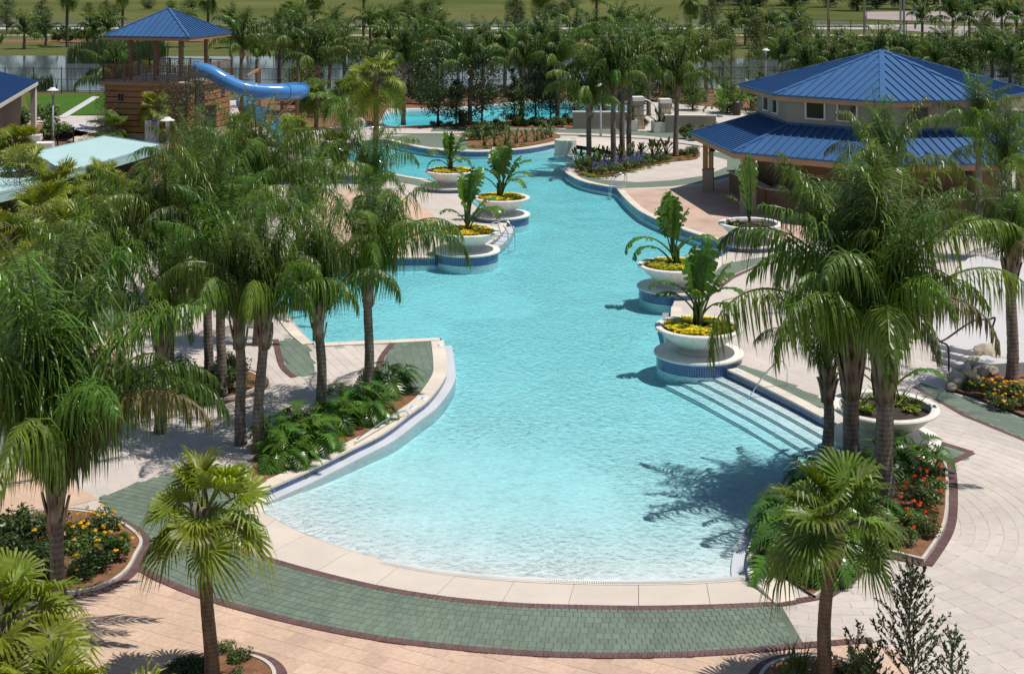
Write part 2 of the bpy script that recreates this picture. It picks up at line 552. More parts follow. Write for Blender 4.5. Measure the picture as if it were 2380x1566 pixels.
def glass_mat():
    t = NT('window_glass')
    t.base((0.05, 0.045, 0.035)); t.set(Roughness=0.04, IOR=1.6)
    return t.m
M['glass'] = glass_mat()

def trunk_mat(name, a, b, ring):
    t = NT(name); o = t.obj()
    sx = t.n('ShaderNodeSeparateXYZ'); t.l(o, sx.inputs[0])
    w = t.math('SINE', t.math('MULTIPLY', sx.outputs[2], ring))
    mp = t.n('ShaderNodeMapping'); mp.inputs['Scale'].default_value = (9, 9, 2.2); t.l(o, mp.inputs[0])
    f = t.math('ADD', t.math('MULTIPLY', w, 0.07), t.noise(1.0, 6, mp.outputs[0], 0.65))
    oi = t.n('ShaderNodeObjectInfo')
    c = t.mix(t.remap(f, 0, 1, 0.3, 0.75), a, b)
    t.base(t.hsv(c, 0.5, 1.0, t.remap(oi.outputs['Random'], 0.8, 1.2)))
    t.set(Roughness=0.9)
    t.bump(f, 0.7, 0.03)
    return t.m
M['trunk_grey'] = trunk_mat('palm_trunk_grey', (0.060, 0.042, 0.031), (0.29, 0.235, 0.185), 55)
M['trunk_brown'] = trunk_mat('palm_trunk_brown', (0.070, 0.042, 0.025), (0.20, 0.135, 0.085), 80)
M['bark'] = trunk_mat('tree_bark', (0.05, 0.035, 0.025), (0.14, 0.11, 0.085), 10)
M['boot'] = trunk_mat('palm_boot', (0.075, 0.042, 0.025), (0.40, 0.31, 0.23), 12)
M['frond'] = leaf_mat('queen_palm_leaf', (0.094, 0.160, 0.021), 0.36, 0.36, 0.40, 0.026)
M['frond_far'] = leaf_mat('far_palm_leaf', (0.104, 0.168, 0.030), 0.40, 0.38, 0.40, 0.028)
M['frond_dry'] = leaf_mat('dry_palm_leaf', (0.19, 0.165, 0.055), 0.5, 0.25, 0.3, 0.02)
M['fan'] = leaf_mat('fan_palm_leaf', (0.175, 0.218, 0.019), 0.46, 0.30, 0.30, 0.018)
M['fan_dark'] = leaf_mat('dark_fan_palm_leaf', (0.115, 0.180, 0.022), 0.44, 0.28, 0.30, 0.018)
M['banana'] = leaf_mat('banana_leaf', (0.085, 0.165, 0.022), 0.32, 0.32, 0.25, 0.015)
M['banana_stem'] = leaf_mat('banana_stem', (0.08, 0.10, 0.03), 0.45, 0.05, 0.2, 0.01)
M['philo'] = leaf_mat('philodendron_leaf', (0.075, 0.165, 0.018), 0.30, 0.28, 0.35, 0.015)
M['shrub'] = leaf_mat('shrub_leaf', (0.075, 0.125, 0.020), 0.42, 0.25, 0.35, 0.02)
M['shrub_yellow'] = leaf_mat('yellow_green_leaf', (0.22, 0.23, 0.015), 0.45, 0.30, 0.25, 0.02)
M['dark_leaf'] = leaf_mat('dark_tree_leaf', (0.052, 0.086, 0.020), 0.40, 0.2, 0.35, 0.02)
M['cypress'] = leaf_mat('cypress_leaf', (0.105, 0.150, 0.030), 0.5, 0.25, 0.35, 0.025)
M['grey_leaf'] = leaf_mat('oak_leaf', (0.052, 0.068, 0.026), 0.5, 0.2, 0.3, 0.02)
M['reed'] = leaf_mat('reed_leaf', (0.085, 0.120, 0.030), 0.5, 0.2, 0.3, 0.02)
M['fl_yellow'] = leaf_mat('yellow_petal', (0.78, 0.60, 0.015), 0.6, 0.25, 0.15, 0.01)
M['fl_gold'] = leaf_mat('golden_petal', (0.82, 0.52, 0.02), 0.6, 0.25, 0.15, 0.01)
M['fl_orange'] = leaf_mat('orange_petal', (0.80, 0.14, 0.02), 0.6, 0.25, 0.15, 0.01)
M['fl_blue'] = leaf_mat('blue_petal', (0.18, 0.20, 0.62), 0.6, 0.25, 0.15, 0.01)
M['fl_lime'] = leaf_mat('lime_leaf', (0.30, 0.42, 0.02), 0.5, 0.3, 0.2, 0.02)
# ------------------------------------------------------------------ ground plan of the pool, traced in image pixels
ZC = 0.05      # top of coping
ZW = -0.15     # water level
beach_px = [(607,1186),(650,1212),(700,1236),(760,1260),(830,1283),(900,1302),(1000,1321),(1100,1334),(1200,1342),(1300,1347),(1400,1350),(1500,1350),(1600,1348),(1680,1343),(1742,1335)]
beach = catmull(GL(beach_px, ZW), 4)
e_bed = catmull(GL([(1742,1335),(1738,1300),(1745,1260),(1768,1213),(1800,1165),(1835,1128),(1875,1097),(1920,1075),(1960,1060)], ZC), 4)
e_p6 = GL([(1985,1030),(1950,985)], ZC)
e_steps = catmull(GL([(1911,968),(1850,935),(1790,905),(1740,880),(1692,858)], ZC), 4)
e_p5 = GL([(1660,845),(1625,810),(1590,790)], ZC)
e_ledge = GL([(1570,768),(1560,735),(1562,712)], ZC)
e_p4 = GL([(1570,690),(1600,655)], ZC)
e_steps2 = GL([(1640,632),(1655,618),(1674,596)], ZC)
e_p7 = GL([(1700,578),(1690,566)], ZC)
e_right = catmull(GL([(1668,559),(1631,546.6),(1590,533),(1541,515),(1497,495),(1475,480),(1453,460),(1436,440)], ZC), 4)
e_isle = catmull(GL([(1427,435),(1385,428),(1349.6,419),(1324.6,406.6),(1314,397.8),(1312,388),(1322,381),(1337,376),(1375,367),(1415,361),(1450,357)], ZC), 4)
far_beach = catmull(GL([(1450,356),(1430,351),(1400,345),(1370,341),(1340,337),(1305,335)], ZW), 3)
e_far = catmull(GL([(1295,334),(1282,335),(1234,343.5),(1182,348.6),(1114,352),(1046,350),(994,345),(943,335),(902,325),(882,323),(841,326.5),(800,332),(750,340),(715,348),(700,356)], ZC), 4)
e_nw = catmull(GL([(704,364),(755,370.5),(794,373),(812,376),(830,386),(844,394.5),(858,399),(892,403),(926,405.6),(960,411.5),(994,416.6)], ZC), 4)
e_p1 = GL([(1030,428),(1062,440)], ZC)
e_12 = GL([(1078,452),(1098,470)], ZC)
e_p2 = GL([(1125,490),(1160,505)], ZC)
e_23 = catmull(GL([(1178,513),(1172,532),(1155,552),(1132,566)], ZC), 3)
e_p3 = GL([(1100,578),(1050,592)], ZC)
e_west = catmull(GL([(1010,597.5),(950,598),(880,598),(800,598.5),(700,600),(615,602)], ZC), 3)
e_arm = catmull(GL([(612,606),(625,650),(655,715),(690,765),(726,797)], ZC), 4)
e_top = GL([(730,797.5),(880,791),(1021,784.5)], ZC)
e_left = catmull(GL([(1030,790),(1037,842.7),(1033,876),(997,925.8),(952.6,959.6),(892.8,1003.8),(815,1042.7),(737,1081.7),(692.8,1102.5),(618.7,1134.8),(600,1144)], ZC), 4)

segs = [beach, e_bed, e_p6, e_steps, e_p5, e_ledge, e_p4, e_steps2, e_p7, e_right, e_isle, far_beach, e_far, e_nw, e_p1, e_12, e_p2, e_23, e_p3, e_west, e_arm, e_top, e_left]
pool = []
for sg in segs:
    for p in sg:
        q = Vector((p.x, p.y, 0))
        if not pool or (q-pool[-1]).length > 0.02: pool.append(q)
river = catmull([G(u, v, 0) for u, v in [(893,289),(888,270),(905,259),(950,255),(1050,253),(1120,245),(1180,238),(1260,234),(1330,240),(1400,246),(1480,250),(1500,259),(1400,269),(1300,273),(1180,279),(1100,284),(1000,291),(935,295)]], 3, True)[::-1]

# burgundy lines of the near walkway
up_px = [(515,1262),(560,1280),(650,1310),(780,1345),(900,1372),(1050,1395),(1200,1408),(1350,1413),(1500,1415),(1650,1412),(1750,1408),(1815,1404),(1895,1391)]
lo_px = [(310,1315),(400,1360),(500,1397),(600,1425),(700,1450),(850,1480),(1000,1500),(1200,1518),(1400,1525),(1600,1522),(1750,1512),(1870,1501),(1960,1494),(2030,1489)]
up = catmull(GL(up_px), 5); lo = catmull(GL(lo_px), 5)

up_cut = [p for p in up if p.x < G(1813, 1404).x]+[G(1815, 1404)]
pool_hole = [Vector((p.x, p.y, 0)) for p in up_cut]+[p for p in pool[len(beach):]]+[Vector((*G(548, 1178).to_2d(), 0))]
# ------------------------------------------------------------------ ground sheets
m = MB(); m.sheet([(-4000, -200), (4000, -200), (4000, 5200), (-4000, 5200)], [pool_hole, river], -0.03)
struct(m.build('ground', M['field']))

deck_outline = [(-46, 8), (46, 8), (46, 127), (-27, 127), (-27, 113), (-46, 113)]
m = MB(); m.sheet(deck_outline, [pool_hole, river], 0.0)
deck = struct(m.build('pool_deck', M['deck']))

def zone(name, pts_px, matl, z, smooth=0, parent=None):
    pts = GL(pts_px)
    if smooth: pts = catmull(pts, smooth, True)
    mm = MB(); mm.sheet(pts, (), z)
    o = mm.build(name, matl)
    if parent is None: struct(o)
    else: o.parent = parent
    return o

# pool basin: plaster floor falling away from both beaches, walls with a mosaic tile band
def floor_depth(x, y):
    d = seg_dist((x, y), beach); d2 = seg_dist((x, y), far_beach)
    a = 0.012+0.43*(1-math.exp(-d/4.6))
    b = 0.02+0.43*(1-math.exp(-d2/6.0))
    dd = min(a, b)
    if y > 46: dd = min(dd, max(0.34, 0.43-(y-46)*0.003))
    return max(0.02, dd)
m = MB()
xs = [-24+0.5*i for i in range(80)]
ys = [25+0.5*j for j in range(150)]
idx = {}
pool_wide = offset(pool, 0.45, True)
def vid(i, j):
    if (i, j) not in idx:
        x, y = xs[i], ys[j]
        dp = floor_depth(x, y)
        if not inside((x, y), pool) and (seg_dist((x, y), beach) < 3): dp = 0.03
        idx[(i, j)] = m.vert((x, y, ZW-dp))
    return idx[(i, j)]
keep = {}
for i in range(len(xs)):
    for j in range(len(ys)):
        keep[(i, j)] = inside((xs[i], ys[j]), pool_wide)
for i in range(len(xs)-1):
    for j in range(len(ys)-1):
        if keep[(i, j)] or keep[(i+1, j)] or keep[(i, j+1)] or keep[(i+1, j+1)]:
            m.face((vid(i, j), vid(i+1, j), vid(i+1, j+1), vid(i, j+1)))
basin = struct(m.build('pool_basin', M['plaster'], smooth=True))

def tile_wall(name, pts, z0, z1, parent=None, closed=False, flip=True):
    mm = MB(); mm.wall(pts, z0, z1, 0, flip, closed)
    o = mm.build(name, M['tile'], parent)
    uv = o.data.uv_layers.new(name='tile')
    s = 0; n = len(pts)
    k = 0
    for i in range(n if closed else n-1):
        L = (pts[(i+1) % n].to_2d()-pts[i].to_2d()).length
        q = [(s, z0), (s+L, z0), (s+L, z1), (s, z1)]
        if flip: q = q[::-1]
        for c in q:
            uv.data[k].uv = (c[0], c[1]+2.0); k += 1
        s += L
    return o

walled = [e_bed, e_p6, e_steps, e_p5, e_ledge, e_p4, e_steps2, e_p7, e_right, e_isle, e_far, e_nw, e_p1, e_12, e_p2, e_23, e_p3, e_west, e_arm, e_top, e_left]
runs = []      # continuous walled runs between the two beaches
runs.append([p for s in [e_bed, e_p6, e_steps, e_p5, e_ledge, e_p4, e_steps2, e_p7, e_right, e_isle] for p in s])
runs.append([p for s in [e_far, e_nw, e_p1, e_12, e_p2, e_23, e_p3, e_west, e_arm, e_top, e_left] for p in s])
for r_ in runs:
    tile_wall('tile_band', r_, ZW-0.16, ZC-0.005, basin, flip=True)
    mm = MB(); mm.wall(r_, -1.6, ZW-0.16, 0, True)
    mm.build('pool_wall', M['plaster'], basin)

cop = struct(MB().build('pool_coping', M['coping'])) if False else None
coping = bpy.data.objects.new('pool_coping', None); C.objects.link(coping); struct(coping)
def cope(pts, w=0.36, over=0.025, step=0.0):
    inner = offset(pts, -over); outer = offset(pts, w)
    zt = ZC
    mm = MB()
    A = [Vector((p.x, p.y, zt)) for p in inner]; B = [Vector((p.x, p.y, zt)) for p in outer]
    A0 = [Vector((p.x, p.y, zt-0.055)) for p in inner]; B0 = [Vector((p.x, p.y, -0.02)) for p in outer]
    mm.ribbon(B, A); mm.ribbon(A, A0); mm.ribbon(B0, B)
    mm.poly([A[0], A0[0], B0[0], B[0]]); mm.poly([B[-1], B0[-1], A0[-1], A[-1]])
    o = mm.build('coping_run', M['coping'], coping)
# coping stones: each run cut into stones with a recessed joint
def cope_stones(pts, w=0.36, length=0.9):
    L = sum((b-a).length for a, b in zip(pts, pts[1:]))
    n = max(1, round(L/length))
    fine = resample(pts, L/n/4)
    n4 = (len(fine)-1)//4
    for k in range(n4):
        seg = [fine[4*k+i].copy() for i in range(5)]
        d0 = (seg[1]-seg[0]).normalized()*0.004; d1 = (seg[-2]-seg[-1]).normalized()*0.004
        seg[0] += d0; seg[-1] += d1
        cope(seg, w)
for sgm in (e_bed, e_steps, e_ledge, e_steps2, e_right, e_isle, e_far, e_nw, e_12, e_23, e_west, e_arm, e_top, e_left):
    cope_stones(sgm, 0.40 if sgm is e_left or sgm is e_bed else 0.34)

# white ledges just awash along two walls
def ledge(pts, w, z=ZW+0.012, close=True):
    a = pts; b = offset(pts, -w)
    mm = MB()
    A = [Vector((p.x, p.y, z)) for p in a]; B = [Vector((p.x, p.y, z)) for p in b]; B0 = [Vector((p.x, p.y, -1.5)) for p in b]
    mm.ribbon(A, B); mm.ribbon(B, B0)
    mm.poly([B[0], B0[0], Vector((a[0].x, a[0].y, -1.5)), A[0]])
    return mm.build('wall_ledge', M['ledge'], basin)
ledge(offset(e_left, -0.002), 0.28)
ledge(offset(e_bed, -0.002), 0.34)
ledge(e_ledge, 0.34, ZW-0.04)
ledge(e_23, 0.36, ZW+0.012)

# curved entry steps under water
def entry_steps(pts, n, w, h):
    root = bpy.data.objects.new('pool_steps', None); C.objects.link(root); struct(root)
    pts = [pts[0]+(pts[0]-pts[1]).normalized()*1.1]+list(pts)+[pts[-1]+(pts[-1]-pts[-2]).normalized()*0.9]
    for k in range(n):
        z = ZW-0.075-h*k
        a = offset(pts, -0.005-w*k); b = offset(pts, -w*(k+1))
        mm = MB()
        A = [Vector((p.x, p.y, z)) for p in a]; B = [Vector((p.x, p.y, z)) for p in b]
        mm.ribbon(A, B)
        o = mm.build('step', M['plaster'], root)
        nose_a = offset(pts, -w*(k+1)+0.018)
        tw = tile_wall('step_nosing', b, z-0.02, z+0.003, o, flip=False)
        mm = MB(); mm.ribbon([Vector((p.x, p.y, z+0.003)) for p in nose_a], [Vector((p.x, p.y, z+0.003)) for p in b])
        q = mm.build('step_nosing', M['tile'], o)
        uv = q.data.uv_layers.new(name='tile')
        for i, lp in enumerate(q.data.loops):
            c = q.data.vertices[lp.vertex_index].co; uv.data[i].uv = (c.x, c.y)
        mm = MB(); mm.wall(b, -1.6, z-0.02, 0, False)
        mm.build('riser', M['plaster'], o)
entry_steps(e_steps, 4, 0.42, 0.08)
entry_steps(e_steps2, 3, 0.36, 0.08)

# water body: closed volume, its rim tucked under coping and apron
wide = offset(pool, 0.10, True)
m = MB()
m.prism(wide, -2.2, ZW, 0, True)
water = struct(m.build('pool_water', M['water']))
m = MB(); m.wall(river, -0.62, 0.0, 0, True, True); m.sheet(offset(river, 0.2, True), (), -0.60)
struct(m.build('lazy_river_basin', M['plaster']))
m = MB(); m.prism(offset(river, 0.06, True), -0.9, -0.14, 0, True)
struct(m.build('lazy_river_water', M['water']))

# ------------------------------------------------------------------ paving
# zero-entry apron, one slab after another, falling to the water
apron = bpy.data.objects.new('beach_apron', None); C.objects.link(apron); struct(apron)
tops = [545, 640, 714, 818, 936, 1068, 1201, 1337, 1484, 1640, 1742]
bots = [515, 560, 610, 731, 868, 1010, 1165, 1319, 1484, 1652, 1815]
def v_on(px, u):
    for (u0, v0), (u1, v1) in zip(px, px[1:]):
        if u0 <= u <= u1: return v0+(v1-v0)*(u-u0)/(u1-u0)
    return px[0][1] if u < px[0][0] else px[-1][1]
corner_px = [(545,1180)]+beach_px
def apron_top(f, k):
    u = tops[k]+(tops[k+1]-tops[k])*f
    v = v_on(corner_px, u)
    return G(u, v+11 if u > 607 else v, ZW+0.012) if False else G(u, v, ZW+0.012)
for k in range(len(tops)-1):
    mm = MB(); NN = 6
    A = []; Mid = []; B = []
    for i in range(NN+1):
        f = i/NN; f = 0.004+f*0.992
        a = apron_top(f, k)
        ub = bots[k]+(bots[k+1]-bots[k])*f
        b = G(ub, v_on(up_px, ub), 0.0); b.z = 0.022
        a = a+(a-b)*0.02; a.z = ZW-0.004+max(0.0, min(1.0, (-7.62-a.x)/0.8))*0.15
        A.append(a); B.append(b)
        q = a.lerp(b, 0.23); q.z = max(ZW+0.055, a.z+0.01); Mid.append(q)
    mm.ribbon(A, Mid); mm.ribbon(Mid, B)
    mm.wall(B, -0.3, 0.022)
    for e in (0, -1):
        P = [A[e], Mid[e], B[e], Vector((B[e].x, B[e].y, -0.35)), Vector((A[e].x, A[e].y, -0.35))]
        mm.poly(P if e == 0 else P[::-1])
    mm.build('apron_slab', M['apron'], apron)
mm = MB(); mm.sheet([G(u, v) for u, v in [(530,1245),(560,1290)]+up_px[2:-1]+[(1815,1380),(1742,1350)]]+[p for p in beach[::-1]], (), -0.17)

mm = MB()
c0, c1, c2, c3 = G(540, 1180, 0.006), G(596, 1140, 0.006), G(612, 1150, -0.10), G(612, 1191, ZW-0.006)
mm.poly([c0, c3, c1]); mm.poly([c1, c3, c2])
for p_, q_ in ((c0, c3), (c3, c2)):
    mm.poly([Vector((p_.x, p_.y, -0.4)), Vector((q_.x, q_.y, -0.4)), q_, p_])
mm.build('apron_slab', M['apron'], apron)

# slatted overflow grate along the water's edge
grate = bpy.data.objects.new('overflow_grate', None); C.objects.link(grate); tag(grate, 'white slatted overflow grate following the shallow beach edge of the pool', 'drain grate')
sh = resample([p for p in beach if p.x > G(880, 1300).x], 0.045)
g1 = offset(sh, 0.03); g2 = offset(sh, 0.25)
mm = MB()
mm.ribbon([Vector((p.x, p.y, ZW+0.016)) for p in offset(sh, 0.0)], [Vector((p.x, p.y, ZW+0.016)) for p in g1])
mm.ribbon([Vector((p.x, p.y, ZW+0.052)) for p in g2], [Vector((p.x, p.y, ZW+0.054)) for p in offset(sh, 0.28)])
mm.build('grate_frame', M['white'], grate)
mm = MB()
for p, q in zip(g1, g2):
    mm.beam((p.x, p.y, ZW+0.030), (q.x, q.y, ZW+0.062), 0.026, 0.02)
tag(mm.build('slat', M['white'], grate), kind='stuff')

# green walkway: joint sheet, running-bond bricks set in arcs
green = bpy.data.objects.new('green_walkway', None); C.objects.link(green); struct(green)
gl_out = GL([(310,1315),(300,1240),(262,1190),(230,1160),(300,1130),(400,1100),(480,1130),(560,1150),(600,1160),(575,1180),(520,1200),(470,1215),(470,1240),(515,1262)])
mm = MB(); mm.sheet([p for p in lo if p.x < G(1871,1500).x]+[G(1870,1500), G(1815,1406)]+[p for p in up[::-1] if p.x < G(1815,1406).x]+gl_out[::-1][1:-1], (), 0.014)
mm.build('joint_bed', M['green_joint'], green)
lo_f = [p for p in lo if p.x < G(1868,1500).x]; up_f = [p for p in up if p.x < G(1812,1406).x]
def brick_mesh(name, w, l, h, matl):
    b = MB()
    c = 0.006
    lo_ = [(-w/2, -l/2, 0), (w/2, -l/2, 0), (w/2, l/2, 0), (-w/2, l/2, 0)]
    md = [(x, y, h-c) for x, y, _ in lo_]
    tp = [(x*(1-2*c/w), y*(1-2*c/l), h) for x, y, _ in lo_]
    I = [[b.vert(p) for p in r] for r in (lo_, md, tp)]
    for a, d in ((I[0], I[1]), (I[1], I[2])):
        for k in range(4): b.face((a[k], a[(k+1) % 4], d[(k+1) % 4], d[k]))
    b.face(I[2])
    return b.mesh(name, matl)
def add_bricks(parent, spots, name, w, l, h, matl, z, limit=300):
    """spots: (x, y, rot, sx, sy); the nearest `limit` are single parts, the rest one mass of real bricks"""
    me = brick_mesh(name, w, l, h, matl)
    rr = random.Random(len(spots))
    spots = sorted(spots, key=lambda s: s[0]**2+s[1]**2)
    for s in spots[:limit]:
        o = link(name, me, parent, (s[0], s[1], z+rr.uniform(-0.0015, 0.0015)), s[2])
        o.scale = (s[3], s[4], 1)
    if len(spots) > limit:
        b = MB()
        c = 0.006
        for s in spots[limit:]:
            ca, sa = math.cos(s[2]), math.sin(s[2])
            zz = z+rr.uniform(-0.0015, 0.0015); t = rr.random()
            def P(x, y, zq): return (s[0]+x*ca-y*sa, s[1]+x*sa+y*ca, zz+zq)
            W, Lh = w*s[3]/2, l*s[4]/2
            q = [(-W, -Lh), (W, -Lh), (W, Lh), (-W, Lh)]
            I0 = [b.vert(P(x, y, 0)) for x, y in q]
            I1 = [b.vert(P(x*(1-c/W), y*(1-c/Lh), h)) for x, y in q]
            for k in range(4): b.face((I0[k], I0[(k+1) % 4], I1[(k+1) % 4], I1[k]), 0, t)
            b.face(I1, 0, t)
        tag(b.build(name+'_field', matl, parent), kind='stuff')
spots = []
rows = 9
Lm = sum((b-a).length for a, b in zip(lo_f, lo_f[1:]))
for r in range(rows):
    f = (r+0.5)/rows
    line = [along(lo_f, k/160).lerp(along(up_f, k/160), f) for k in range(161)]
    Lr = sum((b-a).length for a, b in zip(line, line[1:]))
    n = int(Lr/0.155)
    rowp = resample(line, Lr/n/2)
    wid = (along(up_f, .5)-along(lo_f, .5)).length/rows
    for k in range(n):
        i = 2*k+1 if r % 2 == 0 else 2*k+2
        if i >= len(rowp)-1: continue
        p = rowp[i]; t = rowp[i+1]-rowp[i-1]
        loc_w = (along(up_f, k/n)-along(lo_f, k/n)).length/rows
        spots.append((p.x, p.y, math.atan2(t.y, t.x), 1.0, loc_w/0.2))
# the walkway's left wing
wing = gl_out
for i in range(-40, 60):
    for j in range(-30, 60):
        x = -9.5+i*0.155*math.cos(R(-25))-j*0.2*math.sin(R(-25)); y = 30+i*0.155*math.sin(R(-25))+j*0.2*math.cos(R(-25))
        if inside((x, y), wing): spots.append((x, y, R(-25), 1.0, 1.0))
add_bricks(green, spots, 'green_brick', 0.147, 0.192, 0.012, M['green'], 0.0145)

def border(label_pts, parent, z=0.016, w=0.20, sp=0.105, h=0.014):
    out = []
    pts = resample(label_pts, sp)
    for i in range(len(pts)-1):
        a, b = pts[i], pts[i+1]; p = (a+b)/2; t = b-a
        out.append((p.x, p.y, math.atan2(t.y, t.x), t.length/sp, 1.0))
    return out
edging = bpy.data.objects.new('brick_edging', None); C.objects.link(edging); struct(edging)
eb = border(up, edging)+border(lo, edging)
# flower bed at the left, round beds, bed at the right
bed_l_px = [(330,1258),(318,1295),(298,1330),(262,1358),(220,1375),(170,1384),(110,1385),(50,1375),(-40,1350),(-110,1290),(-60,1235),(30,1205),(120,1190),(210,1196),(280,1218)]
bed_l = catmull(GL(bed_l_px), 5, True)[::-1]
bed_r_px = [(1752,1340),(1748,1295),(1764,1245),(1795,1195),(1828,1155),(1865,1125),(1915,1098),(1968,1078),(2060,1062),(2150,1050),(2196,1068),(2203,1110),(2203,1180),(2196,1225),(2178,1262),(2145,1308),(2085,1292),(2026,1281),(1995,1318),(1955,1354),(1896,1393),(1835,1352),(1795,1318)]
bed_r = GL(bed_r_px)
rim_r = catmull(GL([(2196,1068),(2204,1110),(2204,1180),(2197,1225),(2179,1262),(2147,1308)]), 5)+GL([(2085,1292),(2026,1281)])+catmull(GL([(2026,1281),(1995,1318),(1955,1354),(1896,1393)]), 5)
def ring(cu, cv, r, n=60):
    c = G(cu, cv)
    return [Vector((c.x+r*math.cos(2*PI*k/n), c.y+r*math.sin(2*PI*k/n), 0)) for k in range(n)]
bed_c = ring(470, 897, 1.72)
bed_bl = ring(510, 1588, 0.98)
bed_br = ring(1905, 1600, 1.05)
for bd, w_ in ((bed_l, .1), (bed_c, .13), (bed_bl, .1), (bed_br, .1)):
    eb += border(offset(bd, w_, True)+[offset(bd, w_, True)[0]], edging, 0.016)
eb += border(offset(rim_r, -0.11), edging)
# short cross lines on the left terrace
for ln in ([(1010-90,790),(888,830),(878,865),(865,900),(850,935)], [(640,790),(655,850),(683,878)], [(2185,1030),(2259,1053)], [(2207,1077),(2259,1053)]):
    eb += border(catmull(GL(ln), 4), edging)
add_bricks(edging, eb, 'burgundy_brick', 0.1, 0.2, 0.014, M['burgundy'], 0.0165)

# peach terrace in the foreground
peach = bpy.data.objects.new('peach_terrace', None); C.objects.link(peach); struct(peach)
peach_poly = [G(u, v) for u, v in [(-200,1760),(-200,1390),(50,1378),(170,1386),(262,1360),(310,1315)]]+lo[1:]+GL([(2075,1510),(2110,1560),(2160,1640),(2200,1760)])
mm = MB(); mm.sheet(peach_poly, (), 0.004); mm.build('joint_bed', M['peach_joint'], peach)
sp = []
a = R(-28)
for i in range(-60, 60):
    for j in range(-60, 60):
        x = -1+(i+0.5*(j % 2))*0.42*math.cos(a)-j*0.42*math.sin(a); y = 25+(i+0.5*(j % 2))*0.42*math.sin(a)+j*0.42*math.cos(a)
        if y > 22.6 and inside((x, y), peach_poly): sp.append((x, y, a, 1, 1))
add_bricks(peach, sp, 'peach_paver', 0.412, 0.412, 0.006, M['peach'], 0.0045)

# cream pavers: rings round the right-hand bed, diagonal rows on the left terrace
cream = bpy.data.objects.new('cream_paving', None); C.objects.link(cream); struct(cream)
cx, cy = G(1880, 1190).x, G(1880, 1190).y
sp = []
right_poly = GL([(1815,1404),(1895,1391),(1955,1354),(2026,1281),(2147,1308),(2204,1180),(2196,1068),(2185,1028),(2100,985),(2130,905),(2240,958),(2390,1018),(2560,1095),(2560,1766),(2200,1766),(2110,1560),(2030,1489),(1870,1501)])
mm = MB(); mm.sheet(right_poly, (), 0.003); mm.build('joint_bed', M['grout'], cream)
r = 3.0
k = 0
while r < 16:
    n = int(2*PI*r/0.6)
    for q in range(n):
        th = 2*PI*(q+0.5*(k % 2))/n
        x, y = cx+(r+.15)*math.cos(th), cy+(r+.15)*math.sin(th)
        if y > 22.6 and x < 14.5 and inside((x, y), right_poly): sp.append((x, y, th+PI/2, (2*PI*(r+.15)/n)/0.6, 1))
    r += 0.3; k += 1
left_poly = GL([(330,1130),(300,900),(420,760),(560,700),(655,715),(726,797),(920,788),(890,830),(870,900),(800,960),(700,1000),(590,1060),(560,1130),(420,1100)])
mm = MB(); mm.sheet(left_poly, (), 0.003); mm.build('joint_bed', M['grout'], cream)
a = R(-67)
for i in range(-40, 60):
    for j in range(-70, 70):
        x = -7+(i+0.5*(j % 2))*0.6*math.cos(a)-j*0.3*math.sin(a); y = 42+(i+0.5*(j % 2))*0.6*math.sin(a)+j*0.3*math.cos(a)
        if inside((x, y), left_poly) and not inside((x, y), pool_wide): sp.append((x, y, a, 1, 1))
add_bricks(cream, sp, 'cream_paver', 0.592, 0.292, 0.006, M['cream'], 0.0035)

# green paving on the pool terrace, its pavers
tg = bpy.data.objects.new('green_terrace', None); C.objects.link(tg); struct(tg)
sp = []
polys = [[(920,793),(1012,789),(1018,830),(1016,860),(1003,885),(975,918),(890,918),(868,895),(885,850)],
         [(640,800),(690,785),(716,812),(731,855),(731,872),(683,876),(660,840)],
         [(2185,1028),(2259,1053.5),(2207,1077),(2170,1053)],
         [(1730,850),(1700,852),(1760,886),(1830,915),(1900,950),(1935,940),(1860,905),(1790,875)],
         [(2140,890),(2260,930),(2380,975),(2560,1050),(2560,1090),(2380,1018),(2240,960),(2160,925),(2120,900)]]
for k, pl in enumerate(polys):
    P = GL(pl)
    mm = MB(); mm.sheet(P, (), 0.012); mm.build('joint_bed', M['green_joint'], tg)
    cen = sum(P, Vector())/len(P)
    a = [R(-82), R(-67), R(-60), R(-52), R(-40)][k]
    for i in range(-24, 24):
        for j in range(-40, 40):
            x = cen.x+(i+0.5*(j % 2))*0.4*math.cos(a)-j*0.26*math.sin(a); y = cen.y+(i+0.5*(j % 2))*0.4*math.sin(a)+j*0.26*math.cos(a)
            if inside((x, y), P): sp.append((x, y, a, 1, 1))
add_bricks(tg, sp, 'green_paver', 0.392, 0.252, 0.006, M['green'], 0.0125)

# far paving: strips that are too far to show single pavers
zone('green_path', [(1005,299),(1100,298),(1230,299),(1400,301),(1500,305),(1600,313),(1700,326),(1790,345),(1850,365),(1800,362),(1700,338),(1600,326),(1500,316),(1400,311),(1230,307),(1100,305),(1000,306)], M['green_far'], 0.010)
zone('peach_path', [(1050,313),(1200,317),(1300,318),(1340,330),(1290,333),(1100,330)], M['peach_far'], 0.008)
zone('green_path', [(880,321),(960,313),(1050,313),(1160,346),(1110,349),(1000,342),(940,332)], M['green_far'], 0.012)
zone('burgundy_line', [(880,311),(1100,311),(1350,314),(1500,322),(1620,338),(1690,352),(1690,354),(1620,340),(1500,324),(1350,316),(1100,313),(880,313)], M['burg_far'], 0.015)
zone('sand_beach', [(1305,336),(1340,322),(1400,324),(1470,331),(1540,342),(1600,355),(1480,358),(1440,358),(1400,347),(1340,338)], M['apron'], 0.013)
zone('green_path', [(1320,408),(1350,422),(1385,431),(1430,438),(1500,436),(1560,433),(1640,424),(1700,410),(1745,395),(1755,375),(1720,360),(1650,352),(1640,358),(1690,372),(1690,388),(1640,408),(1560,420),(1480,424),(1400,418),(1350,406)], M['green_far'], 0.010)
